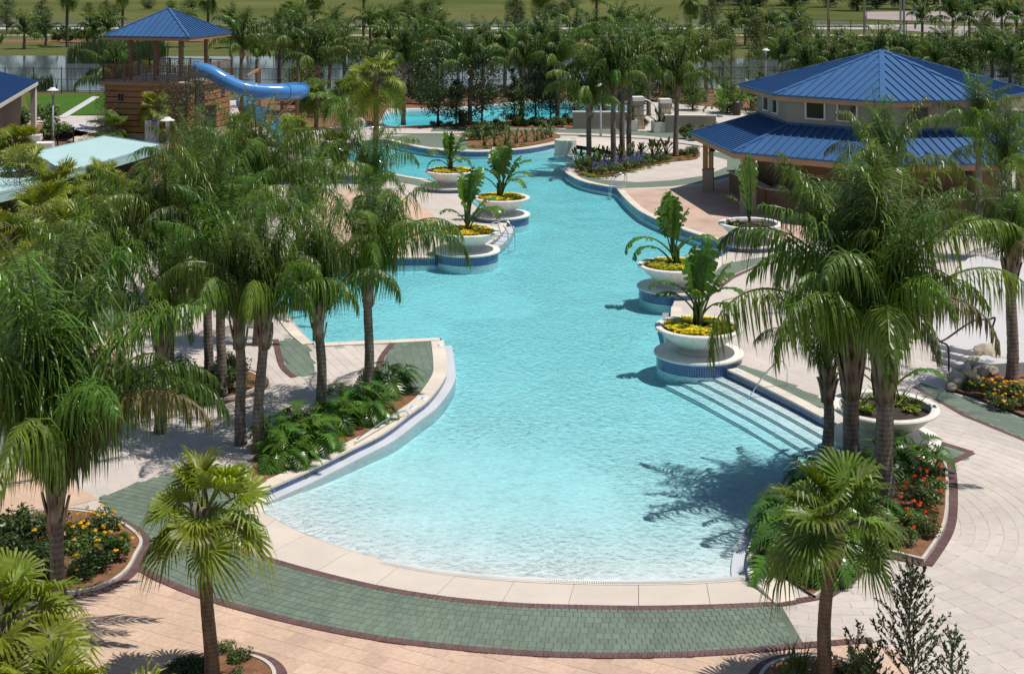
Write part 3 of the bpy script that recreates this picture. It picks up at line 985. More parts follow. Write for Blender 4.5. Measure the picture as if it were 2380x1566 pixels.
zone('stamped_terrace', [(1440,442),(1500,440),(1580,437),(1660,428),(1750,405),(1800,420),(1900,470),(1900,560),(1720,575),(1665,560),(1590,536),(1500,500),(1458,465)], M['stamped'], 0.007)
zone('green_path', [(880,404),(930,411),(1000,425),(1000,436),(940,426),(880,418)], M['green_far'], 0.012)
zone('peach_path', [(700,470),(800,440),(900,445),(965,470),(1015,510),(990,545),(930,585),(840,592),(700,560)], M['peach_far'], 0.008, 4)
zone('green_path', [(160,690),(310,680),(300,765),(150,775)], M['green_far'], 0.010)
zone('peach_path', [(60,790),(150,777),(300,767),(300,820),(100,860)], M['peach_far'], 0.008)
zone('green_path', [(-60,1010),(90,985),(200,1060),(110,1085),(-60,1080)], M['green_far'], 0.010)
zone('peach_path', [(-60,1085),(110,1088),(230,1160),(60,1200),(-60,1240)], M['peach_far'], 0.008)
zone('green_path', [(1655,625),(1690,612),(1760,600),(1830,590),(1840,600),(1760,614),(1700,640),(1668,665),(1645,660)], M['green_far'], 0.012)
zone('burgundy_line', [(1668,667),(1702,642),(1762,616),(1842,601),(1844,604),(1764,620),(1706,647),(1674,672)], M['burg_far'], 0.015)
zone('burgundy_line', [(2130,898),(2240,962),(2380,1020),(2560,1092),(2560,1098),(2380,1026),(2236,967),(2124,902)], M['burg_far'], 0.019)

# ------------------------------------------------------------------ planting beds (mulch with a curb)
def bed(name, pts, h=0.07, curb=True, matl=None):
    root = bpy.data.objects.new(name, None); C.objects.link(root); struct(root)
    mm = MB()
    n = len(pts)
    cen = sum(pts, Vector())/n
    rr = random.Random(n)
    loops = []
    mm.sheet(pts, (), h)
    o = mm.build('mulch', matl or M['mulch'], root)
    if curb:
        out = offset(pts, 0.0, True); inn = offset(pts, -0.07, True)
        mm = MB()
        z = h+0.02
        A = [Vector((p.x, p.y, z)) for p in out]; B = [Vector((p.x, p.y, z)) for p in inn]; A0 = [Vector((p.x, p.y, 0)) for p in out]; B0 = [Vector((p.x, p.y, h-0.02)) for p in inn]
        for L in (A, B, A0, B0): L.append(L[0])
        mm.ribbon(A, B); mm.ribbon(A0, A); mm.ribbon(B, B0)
        mm.build('curb', M['curb'], root)
    return root
bed('flower_bed', bed_l)
bed('flower_bed', bed_c)
bed('flower_bed', bed_bl)
bed('flower_bed', bed_br)
bed('flower_bed', bed_r, 0.06, False)
def rimcurb(pts):
    mm = MB(); inn = offset(pts, 0.07)
    A = [Vector((p.x, p.y, 0.085)) for p in pts]; B = [Vector((p.x, p.y, 0.085)) for p in inn]; A0 = [Vector((p.x, p.y, 0)) for p in pts]
    mm.ribbon(A, B); mm.ribbon(A0, A)
    struct(mm.build('bed_curb', M['curb']))
rimcurb(rim_r)
bed_m = GL([(985,919),(940,962),(905,985),(880,998),(805,1035),(728,1074),(680,1096),(608,1128),(585,1120),(590,1060),(640,1020),(700,990),(780,950),(840,915),(890,919)])
bed('flower_bed', bed_m, 0.035, False)
mm = MB(); mm.prism(GL([(1741,1336),(1802,1400),(1850,1392),(1838,1356),(1795,1320),(1775,1300),(1770,1325)], 0.05), -0.4, 0.045); struct(mm.build('bed_curb', M['coping']))
isle_bed = GL([(1337,400),(1345,385),(1380,375),(1440,372),(1520,362),(1600,352),(1625,353),(1620,370),(1560,377),(1500,388),(1450,404),(1410,412),(1370,412)])
bed('flower_bed', catmull(isle_bed, 3, True), 0.05, False)
bed('flower_bed', catmull(GL([(1085,340),(1105,312),(1160,304),(1240,305),(1290,311),(1300,324),(1240,338),(1180,346),(1120,346)]), 3, True), 0.05, False)
bed('flower_bed', catmull(GL([(865,540),(880,500),(930,495),(945,515),(915,545)]), 3, True), 0.05, False)
bed('flower_bed', GL([(2195,905),(2230,870),(2300,845),(2400,850),(2560,900),(2560,1040),(2400,980),(2260,925)]), 0.09, False)
bed('flower_bed', GL([(-300,560),(-300,300),(100,290),(330,330),(560,335),(690,372),(690,410),(640,425),(500,440),(300,520),(150,600),(0,640)]), 0.03, False)
bed('flower_bed', GL([(880,298),(1000,292),(1100,286),(1230,281),(1400,274),(1500,270),(1500,300),(1400,299),(1230,298),(1100,297),(1000,298)]), 0.04, False)
bed('flower_bed', GL([(60,870),(250,810),(330,880),(300,960),(100,1000)]), 0.04, False)
bed('flower_bed', GL([(560,215),(1400,205),(1650,205),(1800,230),(1800,262),(1650,248),(1500,236),(1260,230),(1050,250),(900,252),(880,290),(700,300),(560,290)]), 0.03, False)

# ------------------------------------------------------------------ the land beyond the resort
zone('lawn', [(60,224),(300,219),(300,262),(200,268),(75,268)], M['lawn'], 0.02)
zone('garden_path', [(134,274),(152,275),(232,226),(215,225)], M['concrete'], 0.03)
zone('garden_path', [(118,290),(222,284),(222,296),(180,330),(130,330)], M['concrete'], 0.03)
pond = catmull([Vector(p) for p in [(-95,133,0),(-60,133.5,0),(-30,132.5,0),(0,134,0),(28,134,0),(50,137,0),(62,145,0),(58,160,0),(40,172,0),(10,177,0),(-20,178,0),(-60,180,0),(-100,181,0),(-125,165,0),(-120,142,0)]], 4, True)
mm = MB(); mm.sheet(pond, (), 0.0); struct(mm.build('pond_water', M['pond']))
mm = MB(); mm.sheet([(-160,181),(-100,181),(-20,178.5),(45,173),(64,160),(66,144),(56,135),(90,120),(140,150),(140,226),(-160,226)], (), -0.015); struct(mm.build('pond_bank', M['bank']))
mm = MB(); mm.sheet([(-160,207),(90,207),(90,214),(-160,214)], (), 0.0); struct(mm.build('mulch_strip', M['mulch']))
mm = MB(); mm.sheet([(-170,224),(100,224),(100,226.5),(-170,226.5)], (), 0.02); struct(mm.build('sidewalk', M['road']))
mm = MB(); mm.sheet([(-190,243),(60,243),(95,247),(95,262),(60,258),(-190,258)], (), 0.01); struct(mm.build('road', M['road']))
mm = MB(); mm.sheet([(60,250),(74,222),(110,218),(150,222),(190,250),(180,320),(120,322),(78,318),(70,282),(88,262)], (), 0.02); struct(mm.build('parking_lot', M['asphalt']))
mm = MB(); mm.sheet([(76,255),(98,251),(100,262),(84,268),(72,268)], (), 0.04); struct(mm.build('traffic_island', M['bank']))
mm = MB(); mm.sheet([(105,292),(150,286),(150,290),(105,297)], (), 0.04); struct(mm.build('traffic_island', M['bank']))
mm = MB(); mm.sheet([(32,142),(58,140),(64,160),(36,162)], (), 0.02)
mm = MB(); mm.sheet([(44,118),(74,118),(80,172),(70,172)], (), 0.02); struct(mm.build('tennis_court', M['court']))
# ------------------------------------------------------------------ bowl planters on tiled plinths
def arc_uv_lathe(name, r, z0, z1, n, parent):
    pts = [Vector((r*math.cos(2*PI*k/n), r*math.sin(2*PI*k/n), 0)) for k in range(n)]
    return tile_wall(name, pts, z0, z1, parent, True, False)
m = MB(); m.lathe([(1.33, 0.0), (1.395, 0.0), (1.41, 0.02), (1.41, 0.06), (1.395, 0.08), (0.0, 0.082)], 72)
me_cap = m.mesh('plinth_cap', M['bowl'], True)
if hasattr(me_cap, 'set_sharp_from_angle'): me_cap.set_sharp_from_angle(angle=R(40))
m = MB(); m.lathe([(0.0, 0.0), (0.62, 0.0), (0.64, 0.03), (0.62, 0.07), (0.56, 0.09), (0.54, 0.12), (0.62, 0.17), (0.80, 0.27), (0.97, 0.40), (1.11, 0.53), (1.21, 0.65), (1.245, 0.70), (1.33, 0.705), (1.375, 0.725), (1.385, 0.755), (1.37, 0.79), (1.33, 0.805), (1.20, 0.80), (1.16, 0.78), (1.13, 0.66), (1.10, 0.55)], 72)
me_bowl = m.mesh('bowl', M['bowl'], True)
if hasattr(me_bowl, 'set_sharp_from_angle'): me_bowl.set_sharp_from_angle(angle=R(35))
m = MB()
rr = random.Random(3)
rings_ = []
for k in range(7):
    rad = 1.14*k/6
    rings_.append([m.vert((rad*math.cos(2*PI*q/24), rad*math.sin(2*PI*q/24), 0.70+0.05*math.cos(rad*1.3)+rr.uniform(-.02, .02)-(0.07 if k == 6 else 0))) for q in range(24)])
for k in range(6):
    for q in range(24): m.face((rings_[k][q], rings_[k+1][q], rings_[k+1][(q+1) % 24], rings_[k][(q+1) % 24]))
me_soil = m.mesh('soil', M['soil'], True)
PZ = 0.25
planters = [
 (1046, 429.6, 'farthest of the left row', 'blank'),
 (1165, 496, 'in the middle of the left row', ''),
 (1085.5, 579, 'nearest of the left row', ''),
 (1567, 663, 'under the two stemmed banana', ''),
 (1624, 816, 'above the curved pool steps', ''),
 (2056, 1013, 'behind the thick palm trunks', ''),
 (1743, 560, 'in front of the bar', '')]
pl_pos = []
tile_me = None
for k, (u, v, wh, _) in enumerate(planters):
    c = G(u, v, PZ); pl_pos.append(c)
    root = thing('planter_plinth', 'round tiled plinth with white cap under the planter '+wh, 'plinth', (c.x, c.y, 0), 0, 'tiled plinths along the pool')
    link('cap', me_cap, root, (0, 0, PZ-0.082))
    if tile_me is None:
        t_ = arc_uv_lathe('tile_ring', 1.33, -0.20, PZ-0.08, 72, root); tile_me = t_.data
        mm = MB(); mm.wall([Vector((1.325*math.cos(2*PI*q/48), 1.325*math.sin(2*PI*q/48), 0)) for q in range(48)], -1.7, -0.20, 0, False, True)
        base_me = mm.mesh('plinth_base', M['plaster'])
    else:
        link('tile_ring', tile_me, root)
    link('plinth_base', base_me, root)
    b = thing('bowl_planter', 'wide cream stone bowl planter '+wh, 'planter', (c.x, c.y, PZ), R(40*k), 'bowl planters along the pool')
    link('bowl', me_bowl, b); link('soil', me_soil, b)

# ------------------------------------------------------------------ metal roofs with standing seams
def clip_poly(poly, axis, lo, hi):
    """clip 2d polygon to lo <= p[axis] <= hi"""
    for sgn, lim in ((1, lo), (-1, hi)):
        out = []
        for i in range(len(poly)):
            a, b = poly[i-1], poly[i]
            da, db = sgn*(a[axis]-lim), sgn*(b[axis]-lim)
            if da >= 0 and db >= 0: out.append(b)
            elif da >= 0 > db:
                t = da/(da-db); out.append(a+(b-a)*t)
            elif da < 0 <= db:
                t = da/(da-db); out.append(a+(b-a)*t); out.append(b)
        poly = out
        if not poly: return []
    return poly
def roof_face(parent, pts, matl, pitch=0.42, seam=0.065, hip=True):
    """pts: eave left, eave right, then upper points (ccw from outside). One mesh per panel, its seam included."""
    P = [Vector(p) for p in pts]
    ex = (P[1]-P[0]).normalized()
    nrm = (P[1]-P[0]).cross(P[-1]-P[0]).normalized()
    ey = nrm.cross(ex)
    q = [Vector(((p-P[0]).dot(ex), (p-P[0]).dot(ey))) for p in P]
    x0 = min(p.x for p in q); x1 = max(p.x for p in q)
    n = max(1, round((x1-x0)/pitch))
    for k in range(n):
        a, b = x0+(x1-x0)*k/n, x0+(x1-x0)*(k+1)/n
        pl = clip_poly(q, 0, a+0.002, b-0.002)
        if len(pl) < 3: continue
        m = MB()
        top = [m.vert(P[0]+ex*p.x+ey*p.y+nrm*0.02) for p in pl]
        bot = [m.vert(P[0]+ex*p.x+ey*p.y-nrm*0.02) for p in pl]
        m.face(top)
        N = len(pl)
        for i in range(N): m.face((bot[i], bot[(i+1) % N], top[(i+1) % N], top[i]))
        ys = sorted(p.y for p in pl if abs(p.x-(a+0.002)) < 0.003)
        if len(ys) >= 2 and ys[-1]-ys[0] > 0.15 and k > 0:
            s0 = P[0]+ex*a+ey*(ys[0]-0.01)+nrm*(0.02+seam/2); s1 = P[0]+ex*a+ey*(ys[-1])+nrm*(0.02+seam/2)
            m.beam(s0, s1, 0.045, seam, 0, nrm)
        m.build('roof_panel', matl, parent)
def hip_cap(parent, a, b, matl, w=0.24):
    a, b = Vector(a), Vector(b)
    m = MB(); m.beam(a+Vector((0, 0, 0.035)), b+Vector((0, 0, 0.035)), w, 0.075)
    m.build('hip_cap', matl, parent)

# ------------------------------------------------------------------ poolside bar with two stacked octagonal roofs
bx, by = 19.35, 75.0
bar = thing('poolside_bar', 'tan octagonal poolside bar with two stacked blue metal roofs', 'building', (bx, by, 0))
def octa(r, z, off=-14):
    return [Vector((r*math.cos(R(off+45*k)), r*math.sin(R(off+45*k)), z)) for k in range(8)]
RU, ZU, ZA = 7.4, 5.74, 7.68
RL, ZL = 10.0, 3.08
RW = 6.45
apex = Vector((0, 0, ZA))
eu = octa(RU, ZU); el = octa(RL, ZL)
zt = ZL+(RL-RW)*math.cos(R(22.5))*0.34
wl = octa(RW-0.02, zt)
ru = bpy.data.objects.new('upper_roof', None); C.objects.link(ru); ru.parent = bar
rl = bpy.data.objects.new('lower_roof', None); C.objects.link(rl); rl.parent = bar
for k in range(8):
    a, b = eu[k], eu[(k+1) % 8]
    roof_face(ru, [a, b, apex], M['roof_blue'], 0.42)
    hip_cap(ru, a, apex, M['roof_blue'], 0.26)
    c, d = el[k], el[(k+1) % 8]
    roof_face(rl, [c, d, wl[(k+1) % 8], wl[k]], M['roof_blue'], 0.42)
    hip_cap(rl, c, wl[k], M['roof_blue'], 0.24)
def fascia_ring(parent, pts, h, over, name, matl, t=0.06):
    m = MB()
    n = len(pts)
    for k in range(n):
        a, b = pts[k], pts[(k+1) % n]
        a2 = Vector((a.x*over, a.y*over, a.z-h/2-0.025)); b2 = Vector((b.x*over, b.y*over, b.z-h/2-0.025))
        m.beam(a2, b2, t, h)
    return m.build(name, matl, parent)
fascia_ring(ru, eu, 0.26, 0.992, 'fascia', M['fascia'])
fascia_ring(rl, el, 0.30, 0.993, 'fascia', M['fascia'])
fascia_ring(ru, [Vector((p.x*1.004, p.y*1.004, p.z+0.06)) for p in eu], 0.09, 1.0, 'gutter', M['roof_blue'], 0.05)
fascia_ring(rl, [Vector((p.x*1.004, p.y*1.004, p.z+0.06)) for p in el], 0.09, 1.0, 'gutter', M['roof_blue'], 0.05)
m = MB(); m.prism([p*0.985 for p in eu], ZU-0.10, ZU-0.06, 0, True); m.build('soffit', M['tan_wall'], ru)
m = MB(); m.prism([p*0.985 for p in el], ZL-0.12, ZL-0.08, 0, True); m.build('soffit', M['tan_wall'], rl)
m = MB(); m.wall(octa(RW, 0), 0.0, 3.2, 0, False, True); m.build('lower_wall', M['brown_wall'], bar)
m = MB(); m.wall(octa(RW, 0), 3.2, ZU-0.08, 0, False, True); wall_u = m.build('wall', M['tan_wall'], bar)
fascia_ring(wall_u, [Vector((p.x, p.y, zt+0.16)) for p in octa(RW+0.02, 0)], 0.20, 1.003, 'flashing', M['roof_blue'], 0.06)
ow = octa(RW, 0)
def on_facet(k, f, z, out=0.0):
    a, b = ow[k], ow[(k+1) % 8]
    p = a.lerp(b, f); nn = ((a+b)/2).normalized()
    return Vector((p.x+nn.x*out, p.y+nn.y*out, z)), math.atan2((b-a).y, (b-a).x)
def window(k, f, z, w, h, parent):
    p, rz = on_facet(k, f, z, 0.0)
    wr = bpy.data.objects.new('window', None); C.objects.link(wr); wr.parent = parent; wr.location = p; wr.rotation_euler = (0, 0, rz)
    fm = MB(); t = 0.075
    for (x, y, sx, sy) in ((0, h/2-t/2, w, t), (0, -h/2+t/2, w, t), (-w/2+t/2, 0, t, h-2*t), (w/2-t/2, 0, t, h-2*t)):
        fm.box((x, -0.05, y), (sx, 0.12, sy))
    fm.build('frame', M['white'], wr)
    g = MB(); g.box((0, -0.012, 0), (w-2*t, 0.03, h-2*t)); g.build('pane', M['glass'], wr)
# facet numbers: 3 faces left (towards the pool), 4 front left, 5 front right
zc = 5.02
for kk, f in ((4, 0.34), (4, 0.62)): window(kk, f, zc, 0.95, 0.98, bar)
for kk, f in ((5, 0.30), (5, 0.64)): window(kk, f, zc, 1.08, 0.95, bar)
p, rz = on_facet(6, 0.36, 4.88, 0.0)
vt = bpy.data.objects.new('vent', None); C.objects.link(vt); vt.parent = bar; vt.location = p; vt.rotation_euler = (0, 0, rz)
m = MB(); m.box((0, -0.02, 0), (0.92, 0.05, 0.92)); m.build('vent_back', M['dark_gap'], vt)
m = MB()
for (x, y, sx, sy) in ((0, .47, 1.0, .05), (0, -.47, 1.0, .05), (-.475, 0, .05, .89), (.475, 0, .05, .89)): m.box((x, -0.06, y), (sx, 0.1, sy))
m.build('vent_frame', M['louver'], vt)
for q in range(9):
    m = MB(); m.beam((-0.45, -0.07, -0.40+0.1*q), (0.45, -0.07, -0.40+0.1*q), 0.02, 0.075, 0, (0, 0.6, 0.8)); m.build('slat', M['louver'], vt)
# lower columns, beams, brackets and the counter behind
cols = octa(RL-0.95, 0)
for k in range(8):
    c = cols[k]
    cr = bpy.data.objects.new('column', None); C.objects.link(cr); cr.parent = bar; cr.location = (c.x, c.y, 0); cr.rotation_euler = (0, 0, math.atan2(c.y, c.x))
    m = MB(); m.box((0, 0, 0.55), (0.56, 0.56, 1.1)); m.build('pier', M['tan_wall'], cr)
    m = MB(); m.box((0, 0, 1.13), (0.62, 0.62, 0.06)); m.build('pier_cap', M['tan_wall'], cr)
    m = MB()
    for a, b in ((-.15, -.15), (.15, -.15), (.15, .15), (-.15, .15)): m.box((a, b, 2.0), (0.22, 0.22, 1.68))
    m.build('post', M['wood_post'], cr)
m = MB()
for k in range(8):
    m.beam(Vector((cols[k].x, cols[k].y, 2.80)), Vector((cols[(k+1) % 8].x, cols[(k+1) % 8].y, 2.80)), 0.24, 0.22)
    m.beam(Vector((cols[k].x*.72, cols[k].y*.72, 2.86)), Vector((cols[k].x*1.07, cols[k].y*1.07, 2.86)), 0.22, 0.2)
m.build('beam', M['fascia'], bar)
m = MB()
oc = octa(RL-2.2, 0)
for k in (4, 5, 6):
    a, b = oc[k], oc[(k+1) % 8]
    m.beam(Vector((a.x, a.y, 0.55)), Vector((b.x, b.y, 0.55)), 0.25, 1.1)
ct = m.build('counter', M['brown_wall'], bar)
m = MB()
for k in (4, 5, 6):
    a, b = oc[k], oc[(k+1) % 8]
    m.beam(Vector((a.x, a.y, 1.13)), Vector((b.x, b.y, 1.13)), 0.55, 0.05)
m.build('counter_top', M['cap'], bar)
# loudspeaker hanging under the eave
for (kk, f) in ((4, 0.12), (6, 0.6)):
    a, b = cols[kk], cols[(kk+1) % 8]; p = a.lerp(b, f)
    s_ = thing('loudspeaker', ['small black loudspeaker under the bar eave at the post', 'black loudspeaker under the bar eave on the right'][0 if kk == 4 else 1], 'speaker', (bx+p.x, by+p.y, 2.42), math.atan2(p.y, p.x)+PI/2, 'speakers under the bar eave')
    m = MB(); m.box((0, 0, 0), (0.32, 0.26, 0.4), 0, 0, 0, 0.9); m.build('cabinet', M['rubber'], s_)
    m = MB(); m.box((0, 0, 0.24), (0.08, 0.08, 0.1)); m.build('bracket', M['black_metal'], s_)
# green banded service wall behind the bar
sw = thing('service_wall', 'pale service wall with a dark green band behind the bar', 'wall', (36.0, 92, 0))
m = MB(); m.box((0, 0, 0.9), (13, 0.5, 1.8)); m.build('wall_body', M['cap'], sw)
m = MB(); m.box((0, 0.05, 2.25), (13.02, 0.52, 0.9)); m.build('green_band', M['sign_green'], sw)
m = MB(); m.box((0, 0, 2.76), (13.2, 0.7, 0.12)); m.build('ledge', M['cap'], sw)
m = MB(); m.box((0, 0.1, 3.35), (13, 0.5, 1.06)); m.build('parapet', M['tan_wall'], sw)
for q in range(3):
    m = MB(); m.box((-5.4+4.5*q, -0.45, 1.2), (0.22, 0.22, 2.4)); m.build('post', M['grey_metal'], sw)

# ------------------------------------------------------------------ slide tower
tcx, tcy, trot = -24.1, 100.6, R(-14.5)
tower = thing('slide_tower', 'brown plank clad slide tower with a blue hip roof on posts', 'tower', (tcx, tcy, 0), trot)
hs = 3.25
ze, za = 7.1, 8.9
cs = [Vector((-hs, -hs, ze)), Vector((hs, -hs, ze)), Vector((hs, hs, ze)), Vector((-hs, hs, ze))]
troof = bpy.data.objects.new('roof', None); C.objects.link(troof); troof.parent = tower
ap = Vector((0, 0, za))
for k in range(4):
    roof_face(troof, [cs[k], cs[(k+1) % 4], ap], M['roof_blue'], 0.42, 0.065)
    hip_cap(troof, cs[k], ap, M['roof_blue'], 0.18)
fascia_ring(troof, cs, 0.22, 0.985, 'fascia', M['fascia'])
fascia_ring(troof, [Vector((p.x, p.y, p.z+0.06)) for p in cs], 0.09, 1.0, 'gutter', M['roof_blue'], 0.05)
m = MB(); m.prism([p*0.98 for p in cs], ze-0.10, ze-0.07, 0, True); m.build('soffit', M['fascia'], troof)
zd = 3.95
for (x, y) in ((-1.9, -1.9), (1.9, -1.9), (1.9, 1.9), (-1.9, 1.9), (0.0, 1.9), (0, -1.9)):
    m = MB(); m.box((x, y, (ze-0.1+zd)/2), (0.21, 0.21, ze-0.1-zd)); m.build('post', M['brown_post'], tower)
hb = 3.15
m = MB(); m.box((0, 0, 1.95), (2*hb-0.1, 2*hb-0.1, 3.9)); m.build('core', M['dark_gap'], tower)
nb = 8
for k in range(nb):
    z = 0.72+0.4*k+0.05
    for s in range(4):
        segs_ = [(-hb, hb)]
        if s == 1 and z < 2.2: segs_ = [(-hb, -0.9), (0.9, hb)]
        for (a, b) in segs_:
            m = MB()
            if s % 2 == 0: m.box(((a+b)/2, (-hb if s == 0 else hb), z), (b-a, 0.1, 0.345))
            else: m.box(((hb if s == 1 else -hb), (a+b)/2, z), (0.1, b-a-0.1, 0.345))
            m.build('siding_board', M['siding'], tower)
m = MB(); m.box((0, 0, 0.26), (2*hb+0.16, 2*hb+0.16, 0.52)); m.build('plinth', M['stone'], tower)
m = MB(); m.box((0, 0, zd-0.06), (2*hb+0.5, 2*hb+0.5, 0.24)); m.build('deck', M['fascia'], tower)
m = MB(); m.box((0, 0, zd+0.075), (2*hb-0.2, 2*hb-0.2, 0.03)); m.build('deck_floor', M['concrete'], tower)
for (s, f, z) in ((0, -1.9, 2.95), (0, 0.8, 2.95), (1, 1.9, 3.0), (1, -1.2, 2.6)):
    w_ = bpy.data.objects.new('window', None); C.objects.link(w_); w_.parent = tower
    if s == 0: w_.location = (f, -hb-0.055, z)
    else: w_.location = (hb+0.055, f, z); w_.rotation_euler = (0, 0, R(90))
    hh = 0.5 if z > 2.7 else 1.3
    m = MB()
    for (x, y, sx, sy) in ((0, hh/2, .5, .05), (0, -hh/2, .5, .05), (-.23, 0, .05, hh-.05), (.23, 0, .05, hh-.05), (0, 0, .03, hh-.05)): m.box((x, -0.02, y), (sx, 0.06, sy))
    m.build('frame', M['louver'], w_)
    m = MB(); m.box((0, 0.0, 0), (.42, 0.03, hh-.06)); m.build('pane', M['glass'], w_)
rail = bpy.data.objects.new('railing', None); C.objects.link(rail); rail.parent = tower
m = MB(); pk = MB()
e = hb+0.08
for (a, b) in (((-e, -e), (e, -e)), ((e, -e), (e, -2.3)), ((e, -0.9), (e, e)), ((-e, e), (e, e)), ((-e, -e), (-e, e))):
    A = Vector((*a, 0)); B = Vector((*b, 0))
    for z in (zd+0.2, zd+1.2): m.beam(A+Vector((0, 0, z)), B+Vector((0, 0, z)), 0.06, 0.06)
    L = (B-A).length
    for q in range(int(L/0.14)+1):
        p = A.lerp(B, q*0.14/L); pk.box((p.x, p.y, zd+0.7), (0.028, 0.028, 1.0))
    for q in range(max(2, int(L/1.6)+1)):
        p = A.lerp(B, q/max(1, int(L/1.6)))
        po = MB(); po.box((p.x, p.y, zd+0.68), (0.09, 0.09, 1.2)); po.build('rail_post', M['brown_post'], rail)
m.build('rail_bar', M['brown_post'], rail)
tag(pk.build('picket', M['brown_post'], rail), kind='stuff')
# stair at the back left of the tower
for q in range(14):
    m = MB(); m.box((-hb-0.9, 3.0-0.32*q-2.0+2.0, zd-0.25*q-0.1), (1.5, 0.34, 0.08)); m.build('stair_tread', M['fascia'], tower)

# ------------------------------------------------------------------ water slide
slide = thing('water_slide', 'blue tube water slide curling down from the tower', 'water slide', (0, 0, 0))
def at(u, y, z):      # point at depth y and height z on the sight line of image column u
    return Vector(((u-UC)*y/FPX, y, z))
path = [at(456, 98.2, 4.85), at(470, 98.0, 4.80), at(492, 97.8, 4.62), at(516, 97.7, 4.22), at(542, 97.8, 3.80), at(568, 98.0, 3.52), at(600, 98.2, 3.36), at(635, 98.5, 3.28), at(668, 99.0, 3.22), at(694, 100.2, 3.12), at(704, 102.5, 2.98), at(690, 104.8, 2.84), at(655, 106.0, 2.68), at(610, 105.8, 2.50), at(578, 104.0, 2.32), at(566, 101.4, 2.14), at(578, 99.2, 1.96), at(600, 98.2, 1.82), at(622, 97.6, 1.62)]
path = catmull(path, 5)
cut = resample(path, 0.25)
nseg = 11
per = (len(cut)-1)//nseg
for k in range(nseg):
    sgm = cut[k*per:(k+1)*per+1]
    m = MB(); m.tube(sgm, 0.50, 20, 0, False); o = m.build('tube_section', M['slide'], slide, smooth=True)
    for end in ((0, -1) if k == nseg-1 else (0,)):
        m = MB()
        t = (sgm[1]-sgm[0]).normalized() if end == 0 else (sgm[-1]-sgm[-2]).normalized()
        c = sgm[end]
        m.tube([c-t*0.06, c+t*0.06], 0.55, 20)
        m.build('flange', M['slide'], o)
# open flume at the end
fl = catmull([at(622, 97.6, 1.60), at(640, 96.6, 1.30), at(652, 95.6, 1.00), at(666, 94.6, 0.70), at(680, 93.4, 0.35), at(690, 92.2, 0.05)], 5)
m = MB()
rows_ = []
for i, p in enumerate(fl):
    t = (fl[min(i+1, len(fl)-1)]-fl[max(i-1, 0)]).normalized()
    x = t.cross(Vector((0, 0, 1))).normalized(); yv = x.cross(t)
    rows_.append([m.vert(p+x*0.62*math.cos(a)+yv*0.62*math.sin(a)) for a in [R(170+200*q/12) for q in range(13)]])
for a, b in zip(rows_, rows_[1:]):
    for q in range(12): m.face((a[q], a[q+1], b[q+1], b[q]))
o = m.build('flume', M['slide'], slide, smooth=True)
sol = o.modifiers.new('thickness', 'SOLIDIFY'); sol.thickness = 0.06
m = MB(); c = fl[0]; t = (fl[1]-fl[0]).normalized(); m.tube([c-t*.05, c+t*.05], 0.66, 20, 0, False)
m.build('flange', M['slide'], o)
for (u, y, z) in ((562, 98.6, 3.0), (690, 100.5, 2.6), (655, 106, 2.2), (572, 101.5, 1.7), (606, 98.2, 1.3), (655, 95.6, 0.5)):
    p = at(u, y, 0)
    m = MB(); m.tube([(p.x, p.y, 0), (p.x, p.y, z)], 0.13, 10); m.tube([(p.x, p.y, z-0.5), (p.x+0.05, p.y-0.1, z+0.0)], 0.1, 8)
    m.build('support', M['brown_post'], slide)
m = MB()
p = at(640, 98.6, 2.66); q = at(700, 100.4, 2.66); m.beam(p, q, 0.14, 0.18)
p = at(638, 98.7, 1.4); q = at(682, 100.0, 2.6); m.beam(p, q, 0.12, 0.12)
p = at(575, 100.4, 4.2); q = at(603, 101.4, 4.6); m.beam(p, q, 0.14, 0.16); p = at(604, 101.4, 0.0); q = at(604, 101.4, 4.7); m.beam(p, q, 0.2, 0.2)
m.build('brace', M['fascia'], slide)

# ------------------------------------------------------------------ building at the left edge
lb = thing('changing_house', 'tan house corner with a dark blue hip roof at the left edge', 'building', (0, 0, 0))
A = Vector((-34.75, 105.0, 3.4)); B = Vector((-31.6, 87.5, 3.4))
n = Vector((-(B-A).y, (B-A).x, 0)).normalized()
if n.x > 0: n = -n
rd1 = A+n*5.2+(B-A).normalized()*5.2; rd1.z = 5.4
rd2 = B+n*5.2; rd2.z = 5.4
A2 = A+n*10.4; B2 = B+n*10.4
lr = bpy.data.objects.new('roof', None); C.objects.link(lr); lr.parent = lb
roof_face(lr, [B, A, rd1, rd2], M['roof_blue'], 0.42)
roof_face(lr, [A, A2, rd1], M['roof_blue'], 0.42)
roof_face(lr, [A2, B2, rd2, rd1], M['roof_blue'], 0.8)
hip_cap(lr, A, rd1, M['roof_blue']); hip_cap(lr, rd1, rd2, M['roof_blue'])
m = MB(); m.beam(A+Vector((0, 0, -0.15)), B+Vector((0, 0, -0.15)), 0.06, 0.24); m.beam(A+Vector((0, 0, -0.15)), A2+Vector((0, 0, -0.15)), 0.06, 0.24)
m.build('fascia', M['cap'], lr)
ins = [A+n*1.0+(B-A).normalized()*1.0, B+n*1.0, B2-n*1.0, A2-n*1.0+(B-A).normalized()*1.0]
m = MB(); m.prism(ins, 0, 3.25); m.build('wall', M['tan_wall'], lb)
c = A+n*0.25+(B-A).normalized()*0.3
m = MB(); m.box((c.x, c.y, 1.6), (0.35, 0.35, 3.2)); m.build('corner_post', M['cap'], lb)

